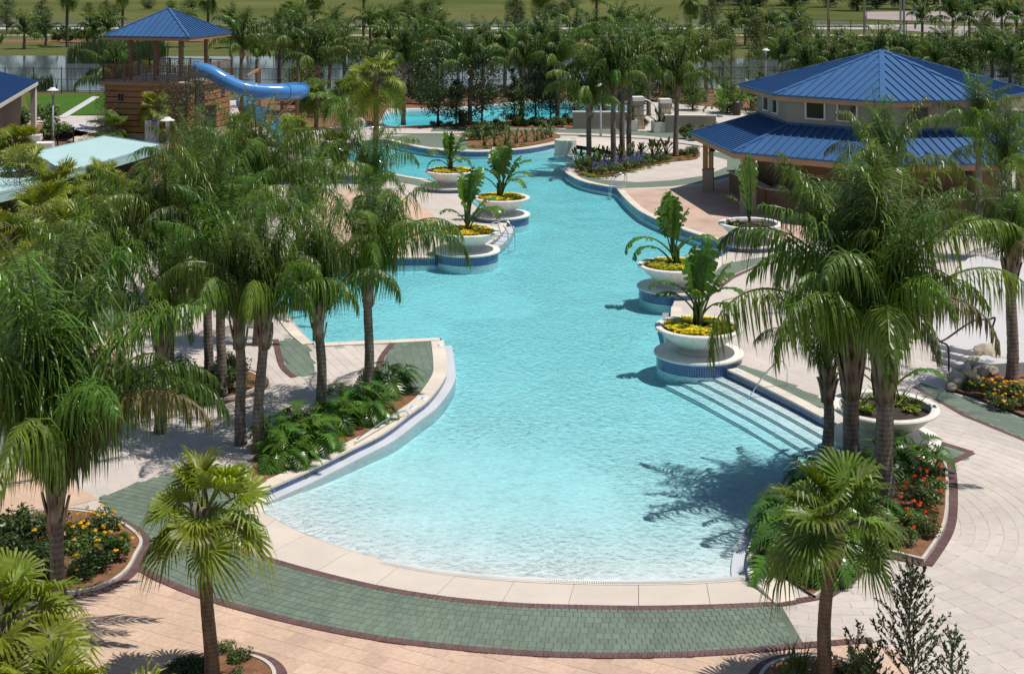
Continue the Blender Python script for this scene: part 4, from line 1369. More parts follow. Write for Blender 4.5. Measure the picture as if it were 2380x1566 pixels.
# ------------------------------------------------------------------ cabanas with pale teal flat roofs
def cabana(label, q, z):
    cx_ = sum(p[0] for p in q)/4; cy_ = sum(p[1] for p in q)/4
    r = thing('cabana', label, 'cabana', (cx_, cy_, 0), 0, 'cabanas with flat teal roofs')
    loc = [Vector((p[0]-cx_, p[1]-cy_, 0)) for p in q]
    m = MB(); m.prism(loc, z-0.38, z, 0, True); m.build('roof', M['teal_roof'], r)
    m = MB(); m.wall([p*1.012 for p in loc], z-0.40, z-0.16, 0, False, True); m.wall([p*1.004 for p in loc], z-0.05, z+0.06, 0, False, True)
    m.build('roof_edge', M['teal_roof'], r)
    for p in loc:
        m = MB(); m.box((p.x*.86, p.y*.86, (z-0.38)/2), (0.22, 0.22, z-0.38)); m.build('post', M['tan_wall'], r)
    m = MB(); m.beam(Vector((loc[0].x*.84, loc[0].y*.84, (z-.4)/2)), Vector((loc[3].x*.84, loc[3].y*.84, (z-.4)/2)), 0.12, z-.42)
    m.beam(Vector((loc[0].x*.84, loc[0].y*.84, (z-.4)/2)), Vector((loc[1].x*.84, loc[1].y*.84, (z-.4)/2)), 0.12, z-.42)
    m.build('back_wall', M['tan_wall'], r)
cabana('pale teal flat cabana roof in front of the slide tower', [(-22.4, 78.9), (-23.9, 71.9), (-20.6, 65.4), (-18.4, 75.2)][0:1]+[(-24.2, 72.2), (-20.4, 65.6), (-18.4, 75.3)], 2.7)
cabana('pale teal flat cabana roof cut by the left edge, under an oak', [(-23.8, 67.5), (-26.2, 61.0), (-22.6, 56.8), (-20.6, 62.9)], 2.7)

# ------------------------------------------------------------------ stone pillars, gate walls, square planters
def pillar(label, u, v, w, h, cap=0.32, group=None, y=None):
    c = G(u, v)
    r = thing('stone_pillar', label, 'pillar', (c.x, c.y, 0), R(8), group)
    nrow = int((h-cap)/0.3)
    m = MB(); m.box((0, 0, (h-cap)/2), (w-0.08, w-0.08, h-cap)); m.build('core', M['curb'], r)
    rr = random.Random(int(u))
    for k in range(nrow):
        z = (k+0.5)*(h-cap)/nrow; hh = (h-cap)/nrow-0.02
        for s in range(4):
            cut_ = rr.choice([(-.5, -.05, .5), (-.5, .12, .5), (-.5, -.2, .2, .5)])
            for a, b in zip(cut_, cut_[1:]):
                m = MB(); d = w/2-0.03+rr.uniform(0, .02)
                xx = (a+b)/2*w; L = (b-a)*w-0.02
                if s == 0: m.box((xx, -d, z), (L, 0.1, hh))
                elif s == 1: m.box((d, xx, z), (0.1, L, hh))
                elif s == 2: m.box((xx, d, z), (L, 0.1, hh))
                else: m.box((-d, xx, z), (0.1, L, hh))
                m.build('stone', M['stone'], r)
    m = MB(); m.box((0, 0, h-cap/2+.005), (w+0.14, w+0.14, cap), 0, 0, 0, 0.97); m.build('cap', M['cap'], r)
    return r
pillar('square stone gate pillar with white cap, rear of the left pair', 77, 372, 0.85, 1.55, 0.34, 'stone gate pillars by the left path')
pillar('square stone gate pillar with white cap, front of the left pair', 103, 392, 0.9, 1.55, 0.34, 'stone gate pillars by the left path')
pillar('tall pale stone pillar right of the island palms, squarest cap', 1482, 300, 0.72, 2.35, 0.3, 'tall stone pillars at the lazy river gate')
pillar('tall pale stone pillar next to the tan garden wall', 1545, 306, 0.72, 2.35, 0.3, 'tall stone pillars at the lazy river gate')
c = G(1605, 309)
gw = thing('garden_wall', 'low tan garden wall running right from a stone pillar', 'wall', (c.x, c.y, 0), R(-4))
m = MB(); m.box((0, 0, 0.6), (3.6, 0.3, 1.2)); m.build('wall_body', M['tan_wall'], gw)
m = MB(); m.box((0, 0, 1.24), (3.7, 0.42, 0.08)); m.build('wall_cap', M['cap'], gw)
c = G(1405, 300)
gw = thing('garden_wall', 'low tan garden wall behind the island palm trunks', 'wall', (c.x, c.y, 0), R(-2))
m = MB(); m.box((0, 0, 0.6), (4.6, 0.3, 1.2)); m.build('wall_body', M['tan_wall'], gw)
m = MB(); m.box((0, 0, 1.24), (4.7, 0.42, 0.08)); m.build('wall_cap', M['cap'], gw)
def square_planter(label, u, v):
    c = G(u, v)
    r = thing('square_planter', label, 'planter', (c.x, c.y, 0), R(6), 'white square planters at the gate')
    m = MB(); w = 1.05; h = 0.72; t = 0.1
    for (x, y, sx, sy) in ((0, -w/2+t/2, w, t), (0, w/2-t/2, w, t), (-w/2+t/2, 0, t, w-2*t), (w/2-t/2, 0, t, w-2*t)): m.box((x, y, h/2+.03), (sx, sy, h))
    m.build('box_wall', M['cap'], r)
    m = MB(); m.box((0, 0, 0.33), (w-2*t+.01, w-2*t+.01, 0.6)); m.build('soil', M['soil'], r)
    return c
sq = [square_planter('white square planter left of the gate opening', 1463, 303), square_planter('white square planter right of the gate opening', 1533, 307)]

# drum in the shallow water
c = G(1314, 361, ZW)
dr = thing('water_drum', 'pale green round concrete drum standing at the far beach edge', 'drum', (c.x, c.y, ZW-0.3))
m = MB(); m.lathe([(0.0, 1.32), (0.66, 1.32), (0.69, 1.31), (0.70, 1.28), (0.70, 0.0)], 48); autosmooth(m.build('drum_body', mat('drum_paint', (0.56, 0.58, 0.47), 0.6, 1.5, 0.06), dr))
m = MB(); m.lathe([(0.70, 0.36), (0.76, 0.36), (0.76, 0.0)], 48); m.build('base_ring', M['plaster'], dr)

# ------------------------------------------------------------------ rails and ladders
def rail_obj(name, label, cat, paths, r, matl, group=None, part='rail'):
    o = thing(name, label, cat, (0, 0, 0), 0, group)
    for p in paths:
        m = MB(); m.tube(p, r, 10); m.build(part, matl, o, smooth=True)
    return o
def loop(base, d, h, reach, drop):
    """pool ladder rail: base on the deck, d = unit direction to the water"""
    d = Vector((d[0], d[1], 0)).normalized(); b = Vector(base)
    pts = [b+Vector((0, 0, 0)), b+Vector((0, 0, h*.35)), b-d*0.10+Vector((0, 0, h*.62)), b-d*0.08+Vector((0, 0, h*.88)), b+d*0.18+Vector((0, 0, h)), b+d*reach*.6+Vector((0, 0, h*.86)), b+d*reach*.92+Vector((0, 0, h*.5)), b+d*reach+Vector((0, 0, 0)), b+d*reach+Vector((0, 0, -drop))]
    return catmull(pts, 5)
def ladder(label, u, v, d, w):
    c = G(u, v); c.z = 0.0
    d = Vector(d).normalized(); s = Vector((-d.y, d.x, 0))
    d3 = Vector((d.x, d.y, 0))
    paths = [loop(c-s*w/2, d, 0.85, 0.75, 0.8), loop(c+s*w/2, d, 0.85, 0.75, 0.8)]
    o = rail_obj('pool_ladder', label, 'pool ladder', paths, 0.025, M['steel'], 'pool ladders')
    for z in (0.22,):
        for k in (-1, 1):
            m = MB(); m.tube([c+s*k*w/2+Vector((0, 0, z)), c+s*k*w/2+d3*0.75+Vector((0, 0, z))], 0.018, 8); m.build('cross_bar', M['steel'], o)
    for k in range(3):
        m = MB(); p = c+d3*0.75+Vector((0, 0, -0.25-0.27*k)); m.beam(p-s*w/2, p+s*w/2, 0.09, 0.03); m.build('rung', M['plastic_white'], o)
ladder('steel pool ladder beside the farthest left planter', 893, 408, (0.55, 1), 0.55)
ladder('steel pool ladder at the point of the palm island', 1450, 441, (-1, -0.12), 0.55)
ladder('steel pool ladder between the second and third left planters', 1155, 556, (1, -0.55), 0.6)
ladder('steel pool ladder half hidden by fan palms at the far left', 800, 376, (0.4, 1), 0.55)
ladder('thin steel pool ladder at the far corner of the pool', 880, 319, (-0.3, -1), 0.5)
def hand_rail(label, pts, matl, r=0.019):
    rail_obj('handrail', label, 'handrail', [catmull([Vector(p) for p in pts], 6)], r, matl, 'handrails')
b = G(1810, 905); w_ = G(1735, 948, -0.55)
hand_rail('curved steel handrail beside the curved pool steps', [b+Vector((0.3, 0.3, -0.02)), b+Vector((0.28, 0.28, 0.55)), b+Vector((0.05, 0.08, 0.80)), b.lerp(w_, .35)+Vector((0, 0, 0.72)), b.lerp(w_, .8)+Vector((0, 0, 0.38)), w_+Vector((0, 0, 0.1)), w_+Vector((-.12, -.05, -.5))], M['steel'])
b = G(1678, 630); w_ = G(1610, 618, -0.4)
hand_rail('curved steel handrail behind the bent leaf planter', [b, b+Vector((0.02, 0.0, 0.5)), b+Vector((0.0, 0.02, 0.78)), b+Vector((-.2, .1, 0.84)), b.lerp(w_, .6)+Vector((0, 0, 0.62)), w_+Vector((0, 0, 0.3)), w_+Vector((-.1, .05, -.4))], M['steel'])
b = G(826, 1038); w_ = G(940, 972)
hand_rail('long thin steel handrail over the mulch by the left wall', [b+Vector((0, 0, 0.02)), b+Vector((0.02, 0.05, 0.16)), b.lerp(w_, .3)+Vector((0, 0, 0.22)), b.lerp(w_, .7)+Vector((0, 0, 0.26)), w_+Vector((0, 0, 0.2)), w_+Vector((.12, .08, 0.03))], M['steel'], 0.016)
b = G(2205, 862); t_ = G(2305, 810, 0.45)
hand_rail('black bent handrail on the short terrace stair at the right', [b, b+Vector((0, 0, 0.45)), b+Vector((-.04, 0, 0.78)), b+Vector((-.28, 0, 0.90)), b+Vector((-.05, .1, 0.95)), b.lerp(t_, .55)+Vector((0, 0, 1.15)), t_+Vector((-.1, 0, 0.90)), t_+Vector((0.10, 0, 0.95)), t_+Vector((0.0, 0, 0.55)), t_], M['black_metal'], 0.03)
c = G(1590, 268)
p = [(c.x-1.6, c.y, 0), (c.x-1.6, c.y, 1.2), (c.x-.9, c.y, 2.1), (c.x+.1, c.y, 1.8), (c.x+.7, c.y, 0.9), (c.x+.85, c.y, 0.0)]
c = G(1508, 285)
rail_obj('water_arch', 'white arched spray pipe between the two tall stone pillars', 'spray arch', [catmull([Vector((c.x-1.0, c.y, 0)), Vector((c.x-.95, c.y, 1.2)), Vector((c.x-.4, c.y, 1.75)), Vector((c.x+.4, c.y, 1.35)), Vector((c.x+.95, c.y, 0.5)), Vector((c.x+1.05, c.y, 0))], 5)], 0.05, M['plastic_white'], None, 'arch_pipe')

# terrace and stair at the right
tp = GL([(2182,800),(2292,822),(2252,838),(2300,846),(2380,842),(2900,850),(2900,640),(2700,560),(2380,572),(2250,600),(2150,700)], 0.45)
m = MB(); m.prism(tp, 0.0, 0.45); struct(m.build('raised_terrace', M['concrete']))
for k in range(1, 3):
    z = 0.45-0.15*k
    a = G(2182-8*k, 800+13*k, z); b = G(2292-30*k, 822+13*k, z)
    dd = (b-a).normalized(); nn = Vector((-dd.y, dd.x, 0))
    m = MB(); m.prism([a, b, b+nn*0.7, a+nn*0.7], 0, z); struct(m.build('stair_step', M['concrete']))
# loose pale rocks along the bed
def rock_mesh(seed):
    rr = random.Random(seed)
    bm = bmesh.new(); bmesh.ops.create_icosphere(bm, subdivisions=2, radius=1)
    f = [Vector((rr.uniform(-1, 1), rr.uniform(-1, 1), rr.uniform(-1, 1))).normalized() for _ in range(9)]
    dd = [rr.uniform(.55, .9) for _ in f]
    for v in bm.verts:
        for n_, d_ in zip(f, dd):
            k = v.co.dot(n_)-d_
            if k > 0: v.co -= n_*k
        v.co *= rr.uniform(.96, 1.04)
    me = bpy.data.meshes.new('rock'); bm.to_mesh(me); bm.free(); me.materials.append(M['rock']); return me
rocks = [rock_mesh(k) for k in range(5)]
rr = random.Random(11)
def rock(u, v, s, z, label, group, k):
    c = G(u, v)
    o = link('rock', rocks[k % 5], None, (c.x, c.y, z), rr.uniform(0, 6)); o.scale = (s*rr.uniform(.8, 1.2), s*rr.uniform(.8, 1.2), s*rr.uniform(.6, .8))
    tag(o, label, 'rock', group)
for k, (u, v, s, z) in enumerate([(2222,895,.28,.22),(2238,880,.34,.25),(2262,868,.42,.35),(2290,850,.45,.42),(2255,892,.3,.22),(2280,885,.34,.28),(2312,862,.36,.3),(2232,905,.26,.16),(2270,905,.22,.16),(2300,878,.26,.25),(2212,910,.2,.14),(2330,866,.3,.3)]):
    rock(u, v, s, z, 'pale rugged rock '+['at the left of the pile', 'upper left in the pile', 'broad and high in the pile', 'topmost and largest of the pile', 'in the middle of the pile', 'behind the golden shrubs in the pile', 'against the terrace wall', 'low at the left front of the pile', 'small at the front of the pile', 'in the middle right of the pile', 'smallest at the left tip of the pile', 'nearest the bare palm trunk'][k]+', below the right terrace', 'rocks piled below the right terrace', k)
for k, (u, v, s) in enumerate([(170,343,.32),(182,338,.36),(196,334,.34),(210,338,.3),(218,331,.34),(188,346,.26),(228,336,.24)]):
    rock(u, v, s*1.5, 0.28, 'pale round boulder behind the teal cabana roof', 'boulders behind the cabana', k)

# ------------------------------------------------------------------ lamp posts, life ring, bins, poles, fences, guard rail
def lamp(label, u, v, h):
    c = G(u, v)
    r = thing('lamp_post', label, 'lamp post', (c.x, c.y, 0), 0, 'lamp posts with flat hat shades')
    m = MB(); m.tube([(0, 0, 0), (0, 0, 0.5), (0, 0, h-0.62)], [0.085, 0.075, 0.06], 12); m.tube([(0, 0, h-0.75), (0, 0, h-0.5)], [0.07, 0.13], 12); m.build('pole', M['grey_metal'], r, smooth=True)
    m = MB(); m.tube([(0, 0, h-0.5), (0, 0, h-0.2)], 0.11, 12); m.build('lamp_glass', M['plastic_white'], r)
    m = MB(); m.lathe([(0.0, 0.12), (0.17, 0.12), (0.18, 0.06), (0.2, 0.05), (0.40, -0.05), (0.41, -0.08), (0.2, -0.05), (0.0, -0.04)], 28, (0, 0, h-0.12)); m.build('lamp_shade', M['cap'], r, smooth=True)
lamp('grey lamp post with flat hat shade beside the lawn at left', 123, 331, 3.7)
lamp('grey lamp post with flat hat shade in front of the slide tower', 389, 428, 3.7)
lamp('grey lamp post with flat hat shade before the pond, left of the bar roof', 1780, 203, 3.7)
lamp('grey lamp post half hidden behind the island palms', 1396, 318, 3.7)
c = G(836, 330)
lr_ = thing('life_ring', 'white life ring hanging on a thin post near the far pool corner', 'life ring', (c.x, c.y, 0))
m = MB(); m.tube([Vector((0.33*math.cos(2*PI*k/28), -0.08, 1.25+0.33*math.sin(2*PI*k/28))) for k in range(28)], 0.085, 10, 0, False, True); m.build('ring', M['plastic_white'], lr_, smooth=True)
m = MB(); m.tube([(0, 0, 0), (0, 0, 1.75)], 0.04, 8); m.build('post', M['grey_metal'], lr_)
m = MB(); m.box((0, -0.12, 1.52), (0.13, 0.1, 0.34)); m.build('yellow_tag', M['yellow_paint'], lr_)
for (u, v, lab) in ((1076, 293, 'black waste bin between the trees at the lazy river'), (1712, 268, 'black waste bin left of the bar roof')):
    c = G(u, v); r = thing('waste_bin', lab, 'waste bin', (c.x, c.y, 0), 0, 'black waste bins')
    m = MB(); m.lathe([(0.0, 0), (0.30, 0), (0.33, 0.1), (0.34, 0.95), (0.36, 1.0), (0.30, 1.1), (0.18, 1.16), (0.0, 1.16)], 20); autosmooth(m.build('bin_body', M['black_metal'], r))
    m = MB(); m.tube([Vector((0.36*math.cos(2*PI*k/20), 0.36*math.sin(2*PI*k/20), 0.97)) for k in range(20)], 0.025, 6, 0, False, True); m.build('rim', M['black_metal'], r)

def picket_fence(label, pts, h, post_sp, pick, group=None, rails=(0.12, 0.55, 0.97)):
    r = thing('iron_fence', label, 'fence', (pts[0][0], pts[0][1], 0), 0, group)
    L = [Vector((p[0]-pts[0][0], p[1]-pts[0][1], 0)) for p in pts]
    P = resample(L, post_sp)
    me = None
    for p in P:
        if me is None:
            b = MB(); b.box((0, 0, h/2+.03), (0.075, 0.075, h+.06)); me = b.mesh('post', M['black_metal'])
        link('post', me, r, p)
    m = MB()
    for a, b in zip(P, P[1:]):
        for z in rails: m.beam(a+Vector((0, 0, h*z)), b+Vector((0, 0, h*z)), 0.035, 0.04)
    m.build('rail', M['black_metal'], r)
    m = MB()
    for p in resample(L, pick): m.box((p.x, p.y, h*.5), (0.02, 0.02, h*.96))
    tag(m.build('picket', M['black_metal'], r), kind='stuff')
picket_fence('long black iron picket fence along the pond', [(-62, 131.5), (-20, 130), (15, 131), (45, 134)], 2.4, 2.6, 0.13)
picket_fence('short black iron fence behind the left stone pillars', [(-33.5, 92.5), (-29.6, 90.5), (-28.4, 92.8)], 1.5, 1.5, 0.12)
# guard rail of the far road
gr = thing('guard_rail', 'grey steel guard rail along the far road', 'guard rail', (0, 0, 0))
m = MB()
for x in range(-180, 60, 4): m.beam((x, 241.0, 0.62), (x+4, 241.0, 0.62), 0.06, 0.32)
m.build('rail_beam', M['galv'], gr)
b = MB(); b.box((0, 0.15, 0.38), (0.15, 0.2, 0.76)); me = b.mesh('post', M['galv'])
for x in range(-180, 61, 4): link('post', me, gr, (x, 241.0, 0))
gr2 = thing('guard_rail', 'grey steel guard rail on the far side of the road', 'guard rail', (0, 0, 0))
m = MB()
for x in range(-180, 60, 4): m.beam((x, 258.6, 0.62), (x+4, 258.6, 0.62), 0.06, 0.32)
m.build('rail_beam', M['galv'], gr2)
for x in range(-180, 61, 4): link('post', me, gr2, (x, 258.6, 0))
# tall poles by the courts
def high_pole(u, y, lab):
    x = (u-UC)*y/FPX
    r = thing('light_pole', lab, 'light pole', (x, y, 0), 0, 'tall light poles by the courts')
    m = MB(); m.tube([(0, 0, 0), (0, 0, 16)], [0.19, 0.14], 12); m.build('pole', M['grey_metal'], r, smooth=True)
    m = MB(); m.box((0, 0, 16.05), (2.4, 0.25, 0.2)); m.build('crossarm', M['grey_metal'], r)
    m = MB(); m.tube([(0, 0, 0), (0, 0, 0.5)], 0.35, 12); m.build('footing', M['curb'], r)
for u, y, lab in ((1925, 214, 'tall grey light pole, leftmost of the row by the courts'), (2009, 214, 'tall grey light pole beside the street sign'), (2093, 226, 'tall grey light pole, left of the close pair'), (2101, 232, 'tall grey light pole, right of the close pair'), (2139, 300, 'thin tall pole far behind the close pair'), (2185, 246, 'tall grey light pole behind the right palms')):
    high_pole(u, y, lab)
cf = thing('chain_fence', 'tall thin chain link fence round the far courts', 'fence', (0, 0, 0))
P = resample([Vector((at(1885, 212, 0))), Vector(at(1960, 206, 0)), Vector(at(2100, 206, 0)), Vector(at(2380, 200, 0))], 4.2)
m = MB()
for p in P:
    q = MB(); q.tube([(p.x, p.y, 0), (p.x, p.y, 3.2)], 0.06, 6); q.build('post', M['black_metal'], cf)
for a, b in zip(P, P[1:]):
    for z in (0.1, 3.15): m.beam(a+Vector((0, 0, z)), b+Vector((0, 0, z)), 0.05, 0.05)
m.build('rail', M['black_metal'], cf)
# road signs
def sign(label, u, y, w, h, matl, top, double=False):
    x = (u-UC)*y/FPX
    r = thing('road_sign', label, 'sign', (x, y, 0), 0)
    m = MB()
    for dx in ((-w*.35, w*.35) if double else (0,)): m.tube([(dx, 0, 0), (dx, 0, top)], 0.06, 6)
    m.build('post', M['grey_metal'], r)
    m = MB(); m.box((0, -0.08, top), (w, 0.05, h)); m.build('sign_plate', matl, r)
sign('green street sign on a post at the parking lot', 2014, 236, 1.9, 0.5, M['sign_green'], 3.8)
sign('white road sign seen from behind on two posts', 2126, 262, 1.4, 0.8, M['galv'], 3.0, True)
# parked pale car far right
x, y = (2146-UC)*330/FPX, 330
car = thing('parked_car', 'small white parked car far behind the tall poles', 'car', (x, y, 0), R(8))
m = MB(); m.box((0, 0, 0.62), (4.4, 1.8, 0.6), 0, 0, 0, 0.97); m.build('body', M['plastic_white'], car)
m = MB(); m.box((-0.2, 0, 1.2), (2.5, 1.65, 0.58), 0, 0, 0, 0.78); m.build('cabin', M['glass'], car)
m = MB(); m.box((-0.2, 0, 1.51), (1.9, 1.3, 0.06)); m.build('car_roof', M['plastic_white'], car)
for sx in (-1.35, 1.35):
    for sy in (-.86, .86):
        m = MB(); m.tube([(sx, sy-.1, 0.33), (sx, sy+.1, 0.33)], 0.33, 14); m.build('wheel', M['rubber'], car)
# depth markers let into the coping
def marker(run, f, flip, txt, w=0.40, h=0.24):
    c = along(run, f); t_ = (along(run, min(1, f+.02))-along(run, max(0, f-.02))).to_2d().normalized()
    rz = math.atan2(t_.y, t_.x)+(PI if flip else 0)
    c = Vector((c.x+t_.y*.17, c.y-t_.x*.17, 0))
    r = thing('depth_marker', 'white depth marker tile '+txt[1], 'marker tile', (c.x, c.y, ZC+0.004), rz, 'depth markers round the pool')
    m = MB(); m.box((0, 0, 0.0), (w, h, 0.008)); m.build('tile', M['plastic_white'], r)
    cu = bpy.data.curves.new('print', 'FONT'); cu.body = txt[0]; cu.size = 0.17; cu.align_x = 'CENTER'; cu.align_y = 'CENTER'; cu.extrude = 0.001
    cu.materials.append(M['blue_print'])
    tmp = bpy.data.objects.new('print', cu); C.objects.link(tmp)
    bpy.context.view_layer.update()
    pm = bpy.data.meshes.new_from_object(tmp.evaluated_get(bpy.context.evaluated_depsgraph_get()))
    bpy.data.objects.remove(tmp)
    if not pm.materials: pm.materials.append(M['blue_print'])
    o = link('print', pm, r, (0, 0, 0.007))
marker(e_left, .045, True, ('4 FT', 'at the corner of the green terrace'))
marker(e_left, .44, True, ('3 FT', 'on the left wall, right of its neighbour'))
marker(e_left, .50, True, ('3 FT', 'on the left wall, in the middle'))
marker(e_left, .82, True, ('2 FT', 'on the left wall near the mulch bed end'))
marker(e_steps, .93, False, ('3 FT', 'above the curved pool steps'))
marker(e_bed, .22, False, ('2 FT', 'on the shaded curb of the right bed'))
# kiosk behind the slide
c = G(372, 335)
kb = thing('notice_board', 'grey upright notice board by the tower door', 'sign', (c.x+.2, c.y-3, 0), R(20))
m = MB(); m.box((0, 0, 0.95), (0.9, 0.18, 1.9)); m.build('board', M['galv'], kb)
m = MB(); m.lathe([(0.2, 0), (0.2, .1), (0, .1)], 12, (0.2, 0, 1.9)); m.build('finial', M['roof_blue'], kb)
# ------------------------------------------------------------------ leaves and plants
Z = Vector((0, 0, 1))
def frond_mesh(name, matl, L, a0, bend, n, ll, lw, droop, seed, plume=0.55):
    """one pinnate palm leaf growing along +X: rachis plus hanging leaflets"""
    rr = random.Random(seed)
    m = MB()
    N = 18
    p = Vector((0, 0, 0)); pts = [p.copy()]; tang = []
    side_sway = rr.uniform(-.25, .25)
    for i in range(N):
        s = (i+0.5)/N
        a = a0-bend*s**2.0
        d = Vector((math.cos(a)*math.cos(side_sway*s), math.cos(a)*math.sin(side_sway*s), math.sin(a)))
        tang.append(d); p = p+d*(L/N); pts.append(p.copy())
    m.tube(pts, [0.034*(1-.85*i/N) for i in range(N+1)], 5, 0, False)
    for i in range(n):
        s = 0.14+0.86*(i+rr.uniform(-.3, .3))/n
        s = min(.999, max(.12, s))
        k = min(N-1, int(s*N)); f = s*N-k
        b = pts[k].lerp(pts[k+1], f); T = tang[k]
        S = T.cross(Z)
        if S.length < .1: S = Vector((0, 1, 0))
        S.normalize(); U = S.cross(T)
        shape = min(1.0, .45+2.2*(s-.12))*min(1.0, .30+1.9*(1-s))
        for sd in (-1, 1):
            ln = ll*shape*rr.uniform(.65, 1.2)
            ph = rr.uniform(-plume, plume*1.5)
            d = (S*sd*math.cos(ph)*(1-.35*min(1, droop))+U*(math.sin(ph)+.25*min(1, droop))+T*rr.uniform(.25, .65)).normalized()
            w = lw*rr.uniform(.8, 1.2)
            q = b.copy()
            prev = None
            wv = d.cross(Vector((rr.uniform(-.4, .4), rr.uniform(-.4, .4), 1))).normalized()
            dr = droop*rr.uniform(.7, 1.3)
            for j, wk in enumerate((0.6, 1.0, 0.95, 0.65, 0.0)):
                if j:
                    d = (d-Z*dr*(0.25+0.38*j)).normalized()
                    q = q+d*ln/4
                if wk:
                    a_ = m.vert(q-wv*w*wk/2); b_ = m.vert(q+wv*w*wk/2)
                    if prev: m.face((prev[0], prev[1], b_, a_))
                    prev = (a_, b_)
                else:
                    t_ = m.vert(q); m.face((prev[0], prev[1], t_))
    return m.mesh(name, matl)

def frond_set(matl, n, ll, lw, L, seed):
    out = []
    # (rise, bend, droop) from the youngest spear to the oldest hanging leaf
    for k, (a0, bend, dr) in enumerate([(1.50, .25, .25), (1.44, .75, .55), (1.38, 1.35, .95), (1.30, 1.9, 1.3), (1.18, 2.35, 1.5), (1.05, 2.6, 1.6), (0.85, 2.6, 1.6), (.45, 2.2, 1.5)]):
        out.append(frond_mesh('frond', matl, L, a0, bend, n, ll, lw, dr, seed+k))
    return out
F_NEAR = frond_set(M['frond'], 98, 0.92, 0.024, 3.6, 10)
F_NEAR3 = frond_set(M['frond'], 90, 0.86, 0.024, 3.6, 55)
F_NEAR2 = frond_set(M['frond'], 94, 0.98, 0.025, 3.6, 40)
F_MID = frond_set(M['frond_far'], 66, 0.80, 0.050, 3.6, 70)
F_FAR = frond_set(M['frond_far'], 44, 0.82, 0.075, 3.6, 90)
F_DRY = frond_set(M['frond_dry'], 80, 0.62, 0.032, 3.4, 120)

def palm_trunk(name, h, r0, r1, matl, seed, rings=True, lean=(0, 0), n=12, flare=1.25):
    rr = random.Random(seed); m = MB()
    K = max(10, int(h*9))
    pts = []; rad = []
    for i in range(K+1):
        f = i/K
        pts.append(Vector((lean[0]*f*f+0.02*math.sin(f*7+seed), lean[1]*f*f+0.02*math.cos(f*6+seed), h*f)))
        r = r0+(r1-r0)*f+(flare-1)*r0*math.exp(-f*h/0.25)
        r *= 1+(0.02 if i % 2 else -0.01)*(1 if rings else .4)+rr.uniform(-.03, .03)
        rad.append(r)
    m.tube(pts, rad, n)
    return m.mesh(name, matl, True), pts[-1]

def boots_mesh(h, r, matl, seed, n=18):
    """old leaf bases clasping the top of the trunk"""
    rr = random.Random(seed); m = MB()
    for k in range(n):
        a = k*2.4; z = h*k/n
        d = Vector((math.cos(a), math.sin(a), 0)); s = Vector((-d.y, d.x, 0))
        w = r*rr.uniform(.9, 1.2); L = rr.uniform(.35, .6)*h
        b = d*r*.8+Z*(z-.1); c = d*r*1.15+Z*(z+L*.5); e = d*(r*rr.uniform(1.1, 1.6))+Z*(z+L)
        ids = []
        for q, ww in ((b, w), (c, w*.8), (e, w*.3)):
            ids.append((m.vert(q-s*ww/2), m.vert(q+s*ww/2), m.vert(q+d*0.05)))
        for A, B in zip(ids, ids[1:]):
            m.face((A[0], A[2], B[2], B[0])); m.face((A[2], A[1], B[1], B[2]))
    m.tube([(0, 0, -.15), (0, 0, h*.6), (0, 0, h*1.1)], [r*.95, r*.9, r*.35], 10)
    return m.mesh('leaf_bases', matl, True)

GA = 2.399963
def queen_palm(u, v, h, label, S=1.0, n=19, lod=0, seed=0, lean=(0, 0), group='queen palms round the pool', z0=0.0, low=7, r=0.17, dry=1, az=None, extra=(), boot=.9):
    c = G(u, v, z0)
    rr = random.Random(seed*31+7)
    t = thing('queen_palm', label, 'palm tree', c, 0, group)
    tm, top = palm_trunk('trunk', h, r, r*.82, M['trunk_grey'], seed, True, lean)
    link('trunk', tm, t)
    if lod < 2:
        o = link('leaf_bases', boots_mesh(boot*min(1, S), r*1.12, M['boot'], seed, int(14*boot/.9)), t, top-Z*(boot*.62-.2))
    sets = [(F_NEAR, F_NEAR2, F_NEAR3), (F_MID, F_MID, F_MID), (F_FAR, F_FAR, F_FAR)][lod]
    a_ = rr.uniform(0, 6) if az is None else az
    for k in range(n):
        f = k/(n-1)
        cls = min(low, int((f**1.25)*(low+.999)))
        st = sets[(k+seed) % 3]
        if lod == 0 and dry and seed % 4 == 1 and k >= n-dry: st = F_DRY
        o = link('frond', st[cls], t, top+Z*(0.35*(1-f))*(1 if lod < 2 else 1))
        o.rotation_euler = (rr.uniform(-.12, .12), rr.uniform(-.12, .12), a_+k*GA+rr.uniform(-.25, .25))
        s = S*rr.uniform(.85, 1.1)*(0.8+0.2*min(1, f*3))
        o.scale = (s, s*rr.uniform(.85, 1.1), s)
    for cls, deg, sx in extra:
        o = link('frond', sets[0][cls], t, top+Z*.1); o.rotation_euler = (0, 0, R(deg)); o.scale = (sx, sx, sx)
    return t

